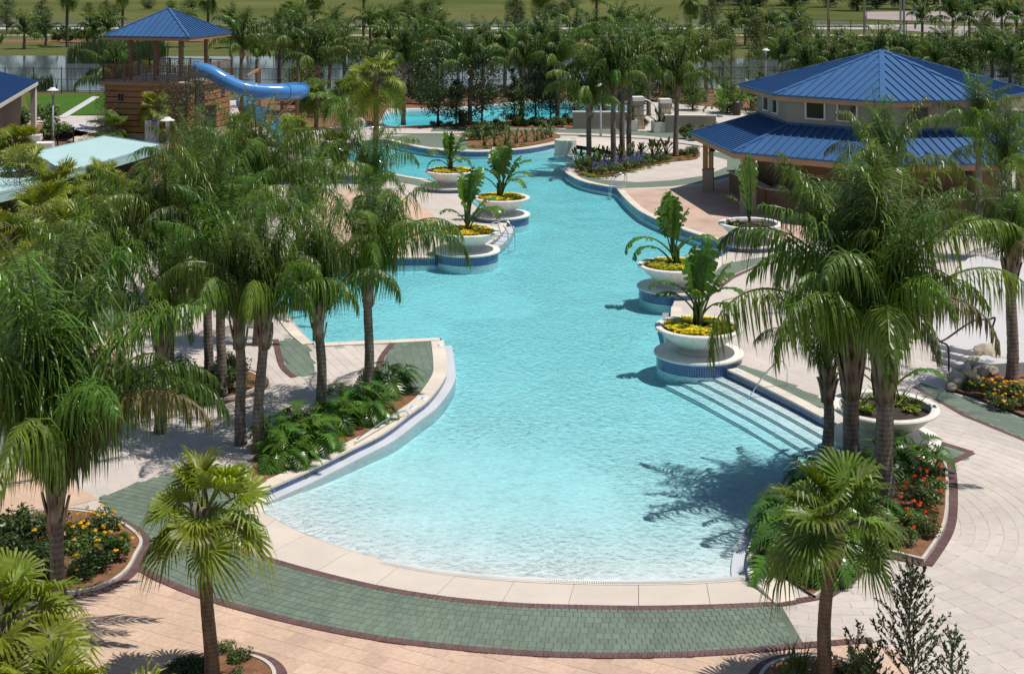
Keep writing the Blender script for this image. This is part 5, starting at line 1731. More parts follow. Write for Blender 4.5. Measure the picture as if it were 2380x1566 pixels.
def fan_mesh(name, matl, pet, Rb, fold, droop, seed, nseg=34, elev=0.6):
    """one costapalmate leaf: petiole rising along +X, then a pleated round blade with drooping split tips"""
    rr = random.Random(seed); m = MB()
    pp = []; p = Vector((0, 0, 0)); a = elev
    for i in range(9):
        pp.append(p.copy()); a -= 0.05+0.03*i*droop
        p = p+Vector((math.cos(a), 0, math.sin(a)))*pet/8
    m.tube(pp, [0.026-.0012*i for i in range(9)], 5)
    base = pp[-1]; T = Vector((math.cos(a), 0, math.sin(a))); S = Vector((0, 1, 0)); U = S.cross(T)*-1
    if U.z < 0: U = -U
    span = R(rr.uniform(140, 160))
    def P(th, r, lift):
        d = T*math.cos(th)+S*math.sin(th)
        q = base+d*r+U*(abs(math.sin(th))*fold*r)+U*lift
        q.z -= droop*0.55*(r*max(.25, math.cos(th*.55)))**2/Rb
        return q
    inner = []
    for k in range(nseg+1):
        th = -span+2*span*k/nseg
        inner.append((th, m.vert(P(th, 0.03, 0)), m.vert(P(th, Rb*.42*(1-.25*(abs(th)/span)**2), (0.028 if k % 2 else -0.028)*Rb))))
    for k in range(nseg):
        th0, a0, b0 = inner[k]; th1, a1, b1 = inner[k+1]
        m.face((a0, a1, b1, b0))
        thm = (th0+th1)/2
        rk = Rb*(1-.28*(abs(thm)/span)**2)*rr.uniform(.92, 1.05)
        dth = (th1-th0)*.28
        sg = rr.uniform(-.05, .04); q0 = P(thm-dth, rk*.74, sg); q1 = P(thm+dth, rk*.74, sg)
        c0, c1 = m.vert(q0), m.vert(q1)
        m.face((b0, b1, c1, c0))
        tip = P(thm+rr.uniform(-.05, .05), rk*.98, 0); tip.z -= Rb*rr.uniform(.14, .38)*(0.6+droop)
        m.face((c0, c1, m.vert(tip)))
    return m.mesh(name, matl)
def fan_set(matl, seed, pet=.8, Rb=.72, nseg=34):
    return [fan_mesh('fan_leaf', matl, pet, Rb, fo, dr, seed+k, nseg, el) for k, (fo, dr, el) in enumerate([(.30, .15, 1.35), (.26, .3, 1.05), (.22, .5, .75), (.18, .7, .45), (.15, .9, .15), (.12, 1.1, -.25)])]
FAN = fan_set(M['fan'], 200)
FAN2 = fan_set(M['fan_dark'], 230)
FAN_MID = fan_set(M['fan'], 260, .8, .75, 22)
FAN_MID2 = fan_set(M['fan_dark'], 270, .8, .75, 22)
FAN_BIG = fan_set(M['fan'], 280, 1.25, .95, 32)
def fan_palm(u, v, h, label, S=1.0, n=26, st=None, seed=0, group='fan palms round the pool', z0=0.0, r=0.14, lean=(0, 0), low=4):
    c = G(u, v, z0)
    rr = random.Random(seed*17+3)
    t = thing('fan_palm', label, 'palm tree', c, 0, group)
    top = Vector((0, 0, h))
    if h > 0.4:
        tm, top = palm_trunk('trunk', h, r, r*.85, M['trunk_brown'], seed, True, lean, 12, 1.3)
        link('trunk', tm, t)
    link('leaf_bases', boots_mesh(0.7*S, r*1.25, M['boot'], seed+5, 20), t, top-Z*0.25)
    st = st or FAN
    for k in range(n):
        f = k/(n-1)
        o = link('fan_leaf', st[min(low, int(f*(low+.999)))], t, top+Z*0.25*(1-f))
        o.rotation_euler = (rr.uniform(-.5, .5), rr.uniform(-.25, .25), k*GA+rr.uniform(-.45, .45))
        s = S*rr.uniform(.75, 1.15); o.scale = (s, s, s)
    return t

def banana_leaf(name, matl, pet, L, W, a0, bend, seed, torn=True):
    rr = random.Random(seed); m = MB()
    N = 14; tot = pet+L
    p = Vector((0, 0, 0)); pts = [p.copy()]; ds = []
    for i in range(N):
        s = (i+.5)/N; a = a0-bend*s**1.8
        d = Vector((math.cos(a), 0, math.sin(a))); ds.append(d); p = p+d*tot/N; pts.append(p.copy())
    m.tube(pts, [0.03*(1-.8*i/N) for i in range(N+1)], 6, 0, False)
    def at_(s):
        k = min(N-1, int(s*N)); return pts[k].lerp(pts[k+1], s*N-k), ds[k]
    s0 = pet/tot; nl = 9
    for sd in (-1, 1):
        edge = 0.0
        for i in range(nl):
            a, b = s0+(1-s0)*i/nl, s0+(1-s0)*(i+1)/nl
            gap = rr.uniform(.1, .55)*(b-a) if torn and rr.random() < .75 else 0
            p0, T = at_(a); p1, _ = at_(min(.999, b)); pm, Tm = at_((a+b)/2)
            S = Vector((0, 1, 0))*sd; U = S.cross(T)*sd
            w0 = W*math.sin(PI*min(1, max(.04, (i+.15)/nl*.94)))**.6; w1 = W*math.sin(PI*min(1, max(.03, (i+.9)/nl*.97)))**.6
            lift = rr.uniform(-.25, .45); dz = -0.25*W if torn else 0
            tw = rr.uniform(-.15, .15) if torn else 0
            def E(pb, w, f): return pb+S*w*math.cos(lift)+Vector((0, 0, 1))*(w*math.sin(lift)*.5+dz*f)+T*(w*.35)
            v = [m.vert(p0), m.vert(p1), m.vert(p1.lerp(E(p1, w1, .3), .5)+Z*W*.10-T*gap), m.vert(p0.lerp(E(p0, w0, .3), .5)+Z*W*.10), m.vert(E(p1, w1, 1)-T*(gap*tot)+Z*tw*W), m.vert(E(p0, w0, 1)+Z*tw*W)]
            f1 = (v[0], v[1], v[2], v[3]); f2 = (v[3], v[2], v[4], v[5])
            if sd < 0: f1, f2 = f1[::-1], f2[::-1]
            m.face(f1); m.face(f2)
    return m.mesh(name, matl, True)
BAN = [banana_leaf('leaf', M['banana'], pet, L, W, a0, be, 300+k) for k, (pet, L, W, a0, be) in enumerate([(.6, .95, .24, 1.52, .2), (.6, .95, .24, 1.38, .5), (.6, .9, .22, 1.2, 1.2), (.65, .85, .21, 1.1, 1.9), (.65, .85, .20, .95, 2.4), (.45, .55, .14, 1.2, .9), (.4, .5, .13, .9, 1.2)])]
STR = [banana_leaf('leaf', M['shrub'], .55, .38, .075, a0, be, 330+k, False) for k, (a0, be) in enumerate([(1.5, .2), (1.3, .3), (1.15, .5), (1.0, .7), (.85, .9)])]
def banana(c, label, spec, seed, S=1.0, stems=2, z0=0.0):
    rr = random.Random(seed)
    t = thing('banana_plant', label, 'banana plant', c, 0, 'banana plants in the bowl planters')
    for k in range(stems):
        m = MB(); a = rr.uniform(0, 6); o_ = Vector((math.cos(a), math.sin(a), 0))*(0.16 if stems > 1 else 0.02)
        m.tube([o_, o_+Vector((0, 0, .35)), o_*1.2+Vector((0, 0, .62*S))], [0.075, 0.06, 0.04], 8)
        m.build('stem', M['banana_stem'], t, smooth=True)
    for k, (cls, az, sc_) in enumerate(spec):
        o = link('leaf', BAN[cls], t, (rr.uniform(-.1, .1), rr.uniform(-.1, .1), rr.uniform(.1, .5)*S))
        o.rotation_euler = (rr.uniform(-.15, .15), rr.uniform(-.1, .1), R(az)); s = sc_*S; o.scale = (s, s, s)
def strelitzia(u, v, label, group, seed, S=1.0, n=11, z0=0.05, y=None):
    rr = random.Random(seed); c = G(u, v, z0)
    t = thing('bird_of_paradise', label, 'plant', c, 0, group)
    for k in range(n):
        o = link('leaf', STR[k % 5], t, (rr.uniform(-.12, .12), rr.uniform(-.12, .12), 0)); o.rotation_euler = (rr.uniform(-.1, .1), 0, k*GA); s = S*rr.uniform(.85, 1.15); o.scale = (s, s, s)

def philo_leaf(seed, pet=.5, L=.5, W=.20):
    rr = random.Random(seed); m = MB()
    a0 = rr.uniform(.7, 1.3)
    pts = []; p = Vector((0, 0, 0)); a = a0
    for i in range(7):
        pts.append(p.copy()); p = p+Vector((math.cos(a), 0, math.sin(a)))*pet/6; a -= .07+.02*i
    m.tube(pts, [.013]*7, 4, 0, False)
    b = pts[-1]; a -= rr.uniform(.3, .7)
    mid = []
    for i in range(9):
        mid.append(b.copy()); b = b+Vector((math.cos(a), 0, math.sin(a)))*L/8; a -= .09
    for i in range(8):
        T = (mid[i+1]-mid[i]).normalized()
        for sd in (-1, 1):
            S = Vector((0, sd, 0)); up = Vector((-T.z, 0, T.x))
            w = W*(1.25-.95*(i/8))*rr.uniform(.85, 1.15)
            root0, root1 = mid[i], mid[i+1]
            d = (S+T*(.25+.09*i)+up*.25).normalized()
            mm_ = root0.lerp(root1, .5)+d*w*.55; tip = root0.lerp(root1, .6)+d*w*1.25-Z*w*.25
            wd = T*(L/8)*.40
            v = [m.vert(root0), m.vert(root1), m.vert(mm_+wd), m.vert(mm_-wd), m.vert(tip)]
            f1, f2 = (v[0], v[1], v[2], v[3]), (v[3], v[2], v[4])
            if sd < 0: f1, f2 = f1[::-1], f2[::-1]
            m.face(f1); m.face(f2)
    tip = mid[-1]+(mid[-1]-mid[-2])*1.5
    s_ = Vector((0, L*.06, 0)); m.face((m.vert(mid[-1]-s_), m.vert(mid[-1]+s_), m.vert(tip)))
    return m.mesh('leaf', M['philo'])
PHI = [philo_leaf(400+k) for k in range(6)]
def philodendron(u, v, label, seed, S=1.0, n=46, z0=0.05, group='philodendrons in the pool beds'):
    rr = random.Random(seed); c = G(u, v, z0)
    t = thing('philodendron', label, 'shrub', c, 0, group)
    for k in range(n):
        f = k/n
        o = link('leaf', PHI[k % 6], t, (rr.uniform(-.22, .22)*S, rr.uniform(-.22, .22)*S, rr.uniform(0, .32)*S*(1-f*.6)))
        o.rotation_euler = (rr.uniform(-.35, .35), rr.uniform(-.75, .15)*(1-f)+f*.25, k*GA)
        s = S*rr.uniform(.75, 1.15); o.scale = (s, s, s)

def foliage_mesh(name, mats, clumps, per, leaf, aspect, seed, flat=0.0):
    """leaf-sized faces spread through clumps (cx, cy, cz, r)"""
    rr = random.Random(seed); m = MB()
    for (x, y, z, r) in clumps:
        for k in range(per):
            d = Vector((rr.gauss(0, 1), rr.gauss(0, 1), rr.gauss(0, 1)))
            d.normalize(); q = Vector((x, y, z))+d*r*(rr.random()**.45)
            a = Vector((rr.gauss(0, 1), rr.gauss(0, 1), rr.gauss(0, .7)+.2)).normalized()
            nn = (d*.6+Z*.6+Vector((rr.gauss(0, .6), rr.gauss(0, .6), rr.gauss(0, .6)))).normalized()
            b = nn.cross(a)
            if b.length < .05: continue
            b.normalize(); L = leaf*rr.uniform(.7, 1.3); w = L*aspect
            a = b.cross(nn)
            v = [m.vert(q-a*L*.5), m.vert(q+b*w*.5-nn*L*.05), m.vert(q+a*L*.5-nn*L*.12), m.vert(q-b*w*.5-nn*L*.05)]
            m.face(v)
    return m.mesh(name, mats)
def limbs_mesh(clumps, h0, r, seed, matl, n=7):
    rr = random.Random(seed); m = MB()
    topz = max(c[2] for c in clumps)
    K = 8
    trunk = [Vector((0.04*math.sin(i*1.7+seed)*i/K, 0.04*math.cos(i*1.3+seed)*i/K, topz*i/K)) for i in range(K+1)]
    m.tube(trunk, [r*(1-.8*i/K)+(r*.4 if i == 0 else 0) for i in range(K+1)], 8)
    for (x, y, z, rad) in clumps:
        zb = max(h0*.6, z-rr.uniform(.3, .6)*(math.hypot(x, y)+.3)*1.2)
        f = min(.98, zb/topz)*K; k = min(K-1, int(f)); b = trunk[k].lerp(trunk[k+1], f-k)
        mid = b.lerp(Vector((x, y, z)), .5)+Vector((0, 0, -.05))
        m.tube([b, mid, Vector((x, y, z))], [r*.3, r*.2, r*.08], 5, 0, False)
    return m.mesh('trunk', matl, True)
def tree_kind(seed, h, rad, h0, shape, nclump, per, leaf, aspect, matl, r):
    rr = random.Random(seed); cl = []
    for k in range(nclump):
        f = (k+.5)/nclump; z = h0+(h-h0)*f
        if shape == 'cone': rm = rad*(1-f)**.8+.1
        elif shape == 'column': rm = rad*(.75+.25*math.sin(PI*f))*(1 if f < .8 else (1-f)*5*.8+.2)
        else: rm = rad*math.sin(PI*(.12+.82*f))**.7
        a = k*GA+rr.uniform(-.5, .5); q = rm*rr.uniform(.25, .95)
        cl.append((q*math.cos(a), q*math.sin(a), z+rr.uniform(-.1, .1)*h, rm*rr.uniform(.28, .5)+.06*h*.5))
    return foliage_mesh('crown', matl, cl, per, leaf, aspect, seed+1), limbs_mesh(cl, h0, r, seed+2, M['bark'])
def place_tree(name, kind, u, v, label, cat='tree', S=1.0, seed=0, group=None, z0=0.0, sz=None, pos=None):
    c = pos if pos is not None else G(u, v, z0)
    rr = random.Random(seed+int(u*3+v))
    t = thing(name, label, cat, c, rr.uniform(0, 6.28), group)
    o = link('trunk', kind[1], t); o2 = link('crown', kind[0], t)
    s = S*rr.uniform(.94, 1.06); t.scale = (s, s, (sz or S)*rr.uniform(.96, 1.05))
    return t
OAK = [tree_kind(500+k, 4.6, 1.9, 1.4, 'round', 34, 120, .085, .5, M['grey_leaf'], .08) for k in range(2)]
CYP = [tree_kind(510+k, 4.6, 1.0, .7, 'cone', 40, 80, .10, .28, M['cypress'], .06) for k in range(2)]
HOLLY = [tree_kind(520+k, 4.2, 1.25, .8, 'column', 40, 120, .13, .5, M['dark_leaf'], .07) for k in range(3)]
MAG = [tree_kind(530+k, 4.0, 1.15, .5, 'cone', 36, 110, .16, .45, M['shrub'], .07) for k in range(2)]
BIG = [tree_kind(540+k, 8.5, 3.6, 1.5, 'round', 70, 110, .30, .5, M['dark_leaf'], .2) for k in range(2)]
PALE = [tree_kind(545+k, 5.5, 2.6, .5, 'round', 50, 110, .22, .5, M['cypress'], .12) for k in range(2)]
def shrub_kind(seed, h, r, per, leaf, asp, matl, n=10):
    rr = random.Random(seed); cl = []
    for k in range(n):
        a = k*GA; q = r*rr.uniform(.1, .75); cl.append((q*math.cos(a), q*math.sin(a), h*rr.uniform(.35, .8)*(1-.3*q/r), r*.38))
    return foliage_mesh('foliage', matl, cl, per, leaf, asp, seed)
SHRUB = [shrub_kind(560+k, .7, .5, 90, .085, .5, M['shrub']) for k in range(3)]
SHRUB_D = [shrub_kind(570+k, .7, .55, 90, .09, .5, M['dark_leaf']) for k in range(2)]
SHRUB_Y = [shrub_kind(580+k, .45, .42, 70, .07, .5, M['shrub_yellow'], 8) for k in range(2)]
SHRUB_F = [shrub_kind(590+k, 1.0, .7, 70, .15, .45, M['shrub'], 12) for k in range(3)]
def stem_me():
    m = MB()
    for k in range(5):
        a = k*1.25; m.tube([(0, 0, 0), (.12*math.cos(a), .12*math.sin(a), .25), (.25*math.cos(a), .25*math.sin(a), .5)], [.015, .012, .006], 5, 0, False)
    return m.mesh('stem', M['bark'])
STEM = stem_me()
def shrub(kind, u, v, label, S=1.0, seed=0, group=None, z0=0.03, name='shrub', cat='shrub', sz=None, pos=None):
    c = pos if pos is not None else G(u, v, z0)
    rr = random.Random(seed+int(u*7+v*3))
    t = thing(name, label, cat, c, rr.uniform(0, 6.28), group)
    link('foliage', kind[rr.randrange(len(kind))], t); link('stem', STEM, t)
    s = S*rr.uniform(.85, 1.15); t.scale = (s, s, (sz or S)*rr.uniform(.85, 1.15))
    return t
# flower head: ball of small petals
def head_mesh(matl, r, n, seed, leaf):
    return foliage_mesh('flower_head', matl, [(0, 0, 0, r)], n, leaf, .8, seed)
HEAD_G = head_mesh(M['fl_gold'], .05, 26, 600, .05)
HEAD_O = head_mesh(M['fl_orange'], .05, 26, 601, .05)
def flowering(kind, u, v, label, head, nh, S, seed, group, z0=0.06):
    t = shrub(kind, u, v, label, S*.85, seed, group, z0, 'flowering_shrub', 'flowering shrub', S*.68)
    rr = random.Random(seed)
    for k in range(nh):
        a = k*GA; q = .48*math.sqrt((k+.5)/nh)
        o = link('flower_head', head, t, (q*math.cos(a), q*math.sin(a), .78-.42*(q/.5)**2+rr.uniform(-.05, .08)))
        o.scale = (1, 1, .8)

# ================================================================= planting
# -- left cluster of queen palms, nearest first
LQ = [
 # u, v, h, S, n, seed, lean, low, label
 (140, 1480, 2.45, 1.40, 28, 1, (-.15, .1), 7, 'tall dark queen palm in the left flower bed, its crown cut by the left edge'),
 (601, 1049, 3.10, 1.03, 17, 2, (.12, .1), 7, 'queen palm with a whitish trunk at the near end of the pool mulch bed'),
 (560, 1030, 2.95, 1.03, 17, 3, (-.05, .05), 7, 'queen palm with a dark trunk, next to the whitish trunk in the mulch bed'),
 (748, 977, 2.70, 1.03, 17, 4, (-.08, 0), 7, 'queen palm with a thin short trunk in the middle of the pool mulch bed'),
 (857, 925, 3.10, 1.0, 17, 5, (-.02, .1), 6, 'queen palm nearest the pool point, one long frond hanging over the water'),
 (372, 1005, 2.35, 0.89, 17, 6, (.03, 0), 6, 'short queen palm with a light green young crown left of the round bed'),
 (515, 923, 3.65, 1.03, 17, 7, (-.05, .1), 7, 'queen palm standing in the front of the round bed'),
 (485, 868, 3.85, 1.03, 17, 8, (-.08, .1), 7, 'queen palm standing at the back of the round bed'),
 (397, 909, 3.4, 1.02, 19, 9, (-.12, .1), 7, 'tall queen palm at the left side of the round bed'),
 (600, 800, 4.5, 1.04, 19, 11, (0, .1), 6, 'tall queen palm behind the round bed, its spear leaf highest of the left group'),
 (280, 905, 3.0, 0.98, 18, 12, (-.1, 0), 7, 'broad queen palm at the far left of the group, over the green paving'),
 (690, 720, 2.95, 0.99, 17, 13, (.1, 0), 7, 'queen palm at the corner of the pool arm'),
 (860, 602, 2.75, 0.94, 17, 14, (0, 0), 6, 'queen palm behind the point palm, on the far side of the pool arm'),
 (190, 980, 2.60, 0.99, 17, 15, (-.1, 0), 7, 'low queen palm over the left planting bed'),
 (-40, 1190, 2.70, 1.05, 17, 16, (-.1, 0), 7, 'queen palm cut by the left edge, lower than its tall dark neighbour'),
 (455, 690, 3.55, 0.99, 17, 17, (0, 0), 7, 'queen palm in the middle of the left grove'),
]
for (u, v, h, S, n, sd_, le, low, lab) in LQ:
    queen_palm(u, v, h, lab, S, n, 0, sd_, le, 'queen palms of the left grove', 0.03, 4 if u == 140 else 5, 0.145, 1, None, {5: [(5, -6, 1.12), (4, 35, 1.0), (6, -150, .9)], 1: [(4, 14, 1.25), (5, 40, 1.15)], 4: [(5, -160, .9)]}.get(sd_, ()))
# -- right cluster
RQ = [
 (1980, 1112, 2.95, 1.40, 24, 21, (-.02, .05), 7, .215, 'queen palm with a thick ragged trunk, middle of the three at the right bed'),
 (2056, 1152, 3.2, 1.45, 25, 22, (.02, .08), 7, .225, 'queen palm with a pale thick trunk, rightmost of the three at the right bed'),
 (1926, 1062, 1.9, .85, 13, 23, (-.02, 0), 7, .15, 'short queen palm with a thin trunk, leftmost of the three at the right bed'),
 (2060, 720, 4.2, 1.0, 21, 24, (0, .1), 7, .17, 'queen palm crown in front of the blue lower roof of the bar'),
 (2353, 892, 3.45, .95, 17, 25, (-.05, 0), 7, .18, 'queen palm with a bare trunk in the rock bed at the right edge'),
 (2275, 545, 4.2, .92, 19, 26, (0, 0), 7, .16, 'full round queen palm crown over the right corner of the bar roof'),
 (2335, 600, 3.4, .95, 17, 27, (0, 0), 7, .16, 'queen palm in front of the brown bar wall at the right'),
]
for (u, v, h, S, n, sd_, le, low, r_, lab) in RQ:
    queen_palm(u, v, h, lab, S, n, 0, sd_, le, 'queen palms of the right grove', 0.03, 5, r_, 1, None, (), 1.7 if r_ >= .2 else .9)
# -- palms on the island and round the far pool edge
IQ = [(1368, 387, 3.1, .98, 31, 'queen palm at the tip of the palm island, trunk darkest'),
 (1425, 386, 4.3, 1.0, 32, 'queen palm of the island, leftmost of the three close trunks'),
 (1446, 375, 4.6, 1.0, 33, 'queen palm of the island, middle of the three close trunks'),
 (1462, 362, 4.7, 1.0, 34, 'queen palm of the island, rightmost of the three close trunks'),
 (1571, 364, 3.8, 1.0, 35, 'queen palm alone at the right end of the palm island'),
 (938, 291, 4.0, 1.0, 36, 'queen palm with a pale trunk before the lazy river, left of the bin'),
 (1213, 288, 3.6, 1.0, 37, 'queen palm with a straight brown trunk at the lazy river path'),
 (1295, 288, 3.9, 1.0, 38, 'queen palm behind the palm island at the lazy river path'),
 (1092, 292, 3.6, .95, 39, 'queen palm with a reddish trunk right of the bin'),
 (1508, 268, 4.0, .95, 41, 'queen palm behind the tall stone pillar'),
 (265, 300, 2.6, 1.05, 42, 'queen palm standing left of the slide tower'),
 (692, 262, 4.4, 1.0, 43, 'queen palm with a grey trunk in front of the slide bend'),
 (560, 250, 4.2, .95, 44, 'queen palm rising behind the blue slide tube'),
 (735, 272, 3.4, 1.0, 45, 'queen palm in the bed right of the slide bend'),
 (765, 258, 3.8, 1.0, 46, 'queen palm behind the bed right of the slide bend')]
for (u, v, h, S, sd_, lab) in IQ:
    queen_palm(u, v, h+.3, lab, S*1.12, 18, 1, sd_, (0.05, 0), 'queen palms beyond the pool', 0.03, 6, 0.17, 0)
# -- palms of the belt before and behind the pond
rr = random.Random(77)
BELT = [(600,232,5.0),(655,215,5.0),(735,238,4.6),(800,222,5.6),(905,228,5.6),(975,236,5.0),(1030,222,6.0),(1065,245,4.6),(1130,228,5.4),(1175,240,4.6),(1250,226,5.6),(1335,232,5.6),(1385,224,6.4),(1440,232,6.8),(1490,228,6.2),(1545,236,5.6),(1600,226,5.0),(1640,238,4.6),
 (1870,205,4.8),(1930,196,4.6),(1990,190,5.0),(2050,188,4.8),(2110,186,5.0),(2170,192,5.2),(2235,186,4.6),(2300,190,5.0),(2355,196,5.4),(1900,170,5.0),(1960,158,5.2),(2080,160,5.0),(2200,160,5.4),(2290,158,6.0),(2350,165,6.6),(1820,190,4.4),(1840,165,4.4)]
BELT_AT = ['behind the middle of the slide tube', 'just right of the slide tower roof', 'right above the slide bend', 'left of the tall fan palm', 'right behind the tall fan palm', 'above the left end of the lazy river', 'rising over the dark bushy trees left of the bin', 'straight behind the waste bin', 'behind the staked tree by the path', 'left of the conical tree at the river bend', 'behind the very dark magnolia', 'between the magnolia and the palm island', 'behind the dark trunk at the island tip', 'behind the three close island trunks', 'behind the tall stone pillar', 'behind the gap between the stone pillars', 'behind the garden wall', 'at the right end near the young cypresses',
 'above the left slope of the bar roof', 'halfway up the left slope of the bar roof', 'left of the bar roof peak', 'straight behind the bar roof peak', 'just right of the bar roof peak', 'above the right slope of the bar roof', 'halfway down the right slope of the bar roof', 'above the right roof corner', 'at the right edge above the service wall', 'by the leftmost light pole', 'below the street sign pole', 'below the close pair of light poles', 'in the back row right of the close pole pair', 'in the back row near the right edge', 'in the back corner at the right edge', 'nearest the pond lamp post', 'behind the pond lamp post']
for k, (u, v, h) in enumerate(BELT):
    if k < 18:
        g_ = 'queen palms of the belt along the pond'; hh = h*(rr.uniform(.86, 1.0) if 850 < u < 1560 else rr.uniform(.66, .82))
        lab = 'queen palm of the pond belt '+BELT_AT[k]
    else:
        g_ = 'queen palms of the thicket behind the bar'; hh = rr.uniform(1.5, 2.5)
        lab = 'queen palm of the thicket '+BELT_AT[k]
    if inside(G(u, v), offset(river, .5, True)): v = 228
    queen_palm(u+rr.uniform(-8, 8), v, hh*.9, lab, rr.uniform(.85, 1.1), 14, 2, 100+k, (0, 0), g_, 0.0, 6, 0.18, 0)
BANK_AT = ['nearest the left edge', 'left of the thin cabbage palm', 'right of the thin cabbage palm', 'left of the tower roof', 'seen under the tower roof', 'behind the slide start', 'right of the tower roof', 'below the short cabbage palm', 'right of the short cabbage palm', 'left of the tall fan palm head', 'behind the tall fan palm head', 'right of the tall fan palm head', 'left of the single field palm', 'above the lazy river bin', 'left of the bright green trees', 'in front of the bright green trees', 'right of the bright green trees', 'by the leftmost light pole', 'right of the close light poles', 'right of the thin far pole', 'above the right roof slope', 'near the right edge', 'at the right edge']
for k, (u, v, h) in enumerate([(60,112,5.0),(110,108,4.2),(215,112,5.2),(255,108,4.5),(420,112,5.4),(540,112,5.5),(580,108,5.0),(640,112,5.2),(690,108,5.8),(770,106,5.2),(860,108,6.0),(905,112,6.6),(960,108,5.8),(1010,112,5.4),(1700,110,5.4),(1740,105,5.8),(1785,108,5.2),(1850,115,5.6),(2150,120,6.6),(2215,125,7.2),(2260,118,6.6),(2330,120,7.4),(2370,124,7.0)]):
    lab = ('queen palm on the far pond bank ' if u < 1200 else 'queen palm before the parking lot ')+BANK_AT[k]
    queen_palm(u+rr.uniform(-8, 8), v+rr.uniform(-3, 3), (h*rr.uniform(.36, .5) if u < 1900 else h*.6), lab, rr.uniform(.9, 1.15), 16, 2, 160+k, (0, 0), 'queen palms on the far pond bank' if u < 1200 else 'queen palms before the parking lot', 0.0, 7, 0.2, 0)
for k, (u, v, h, lab) in enumerate([(156,110,8.0,'thin cabbage palm on the pond bank, tallest at the left'),(285,95,8.5,'cabbage palm far behind the slide tower, left of its roof'),(483,98,7.2,'cabbage palm right of the slide tower roof peak'),(673,92,5.0,'short cabbage palm by the far road'),(730,98,7.0,'cabbage palm right of the short one by the far road'),(1256,92,8.0,'cabbage palm alone in the middle of the far field edge'),(1605,85,5.8,'cabbage palm at the right of the far field'),(845,88,9.0,'tall cabbage palm whose head is cut by the top edge'),(1386,88,8.5,'cabbage palm rising behind the island palms to the top edge')]):
    fan_palm(u, v, h*.85, lab, 1.35, 22, FAN_MID2, 190+k, 'cabbage palms along the far road', 0.0, .22, (0, 0), 5)
# -- fan palms
FP = [
 (490, 1590, 2.6, .92, 22, FAN, 51, (-.16, 0), 'short fan palm in the small round bed at the bottom left', .125),
 (1915, 1598, 2.5, .98, 22, FAN2, 52, (.12, 0), 'short fan palm in the bed at the bottom right, over the shrubs', .125),
 (873, 418, 5.3, 1.02, 26, FAN_BIG, 53, (0, 0), 'tall fan palm with a smooth trunk at the pool corner', .17),
 (690, 422, 2.6, .95, 26, FAN, 54, (0, 0), 'yellow green fan palm with a bare trunk left of the far pool', .13),
 (778, 410, 1.3, 1.05, 26, FAN, 55, (0, 0), 'bushy fan palm in front of the far pool water', .15),
 (800, 345, 3.0, 1.35, 26, FAN2, 56, (0, 0), 'dark fan palm behind the life ring', .16),
 (835, 300, 3.4, 1.05, 24, FAN2, 57, (0, 0), 'dark fan palm behind the tall fan palm', .16),
 (360, 335, 2.1, 1.05, 26, FAN, 58, (0, 0), 'yellow green fan palm in front of the slide tower', .14),
 (95, 625, 1.8, 1.25, 26, FAN, 59, (0, 0), 'yellow green fan palm in the left bed under the teal roofs', .15),
 (20, 700, 1.8, 1.3, 26, FAN, 60, (0, 0), 'yellow green fan palm cut by the left edge, middle of the frame', .15),
 (232, 520, 1.6, 1.15, 26, FAN, 61, (0, 0), 'yellow green fan palm before the front of the teal cabana', .15),
 (30, 440, 2.0, 1.2, 26, FAN, 62, (0, 0), 'yellow green fan palm at the left edge by the stone pillars', .15),
 (255, 330, 0.5, 1.2, 20, FAN2, 63, (0, 0), 'trunkless dark fan palm at the foot of the slide tower', .15),
 (480, 440, 1.4, 1.15, 26, FAN, 64, (0, 0), 'yellow fan palm in the bed behind the left grove', .15),
 (480, 705, 1.2, 1.1, 24, FAN, 66, (0, 0), 'yellow fan palm glowing between the grove trunks', .15),
 (150, 800, 1.6, 1.2, 26, FAN, 67, (0, 0), 'yellow green fan palm behind the low queen palm', .15),
 (60, 540, 2.2, 1.2, 24, FAN, 81, (0, 0), 'yellow green fan palm between the two teal roofs', .15),
 (130, 560, 2.0, 1.2, 24, FAN, 82, (0, 0), 'yellow green fan palm right of the lower teal roof', .15),
 (255, 570, 1.6, 1.15, 24, FAN, 83, (0, 0), 'yellow green fan palm under the broad queen palm', .15),
 (150, 680, 1.8, 1.2, 24, FAN, 84, (0, 0), 'yellow green fan palm in the gap left of the grove', .15),
 (5, 830, 1.8, 1.2, 22, FAN, 85, (0, 0), 'yellow green fan palm at the left edge above the queen palm crown', .15),
 (735, 300, 2.0, 1.1, 24, FAN2, 86, (0, 0), 'dark fan palm behind the slide landing', .15),
 (560, 380, 1.6, 1.1, 24, FAN, 88, (0, 0), 'bright fan palm left of the slide end', .15),
 (870, 500, 0.6, 1.1, 18, FAN2, 68, (0, 0), 'low fan palm at the foot of the tall fan palm', .13),
]
for (u, v, h, S, n, st, sd_, le, lab, r_) in FP:
    fan_palm(u, v, h, lab, S, n, st, sd_, 'fan palms round the pool', 0.04, r_, le, 3 if v > 1500 else 4)
def fan_xy(x, y, h, lab, S, n, st, sd_):
    t = fan_palm(1190, 1000, h, lab, S, n, st, sd_, 'fan palms at the bottom left corner', 0.04, .16); t.location = (x, y, 0.03)
fan_xy(-7.9, 22.0, 2.0, 'big glossy fan palm at the left edge of the bottom corner', 1.05, 26, FAN, 71)
fan_xy(-6.9, 20.8, 1.35, 'big glossy fan palm cut by the bottom edge at the left', 1.05, 28, FAN, 72)
fan_xy(-5.75, 20.9, 0.8, 'low glossy fan palm at the bottom edge beside the round bed', 1.0, 22, FAN, 73)

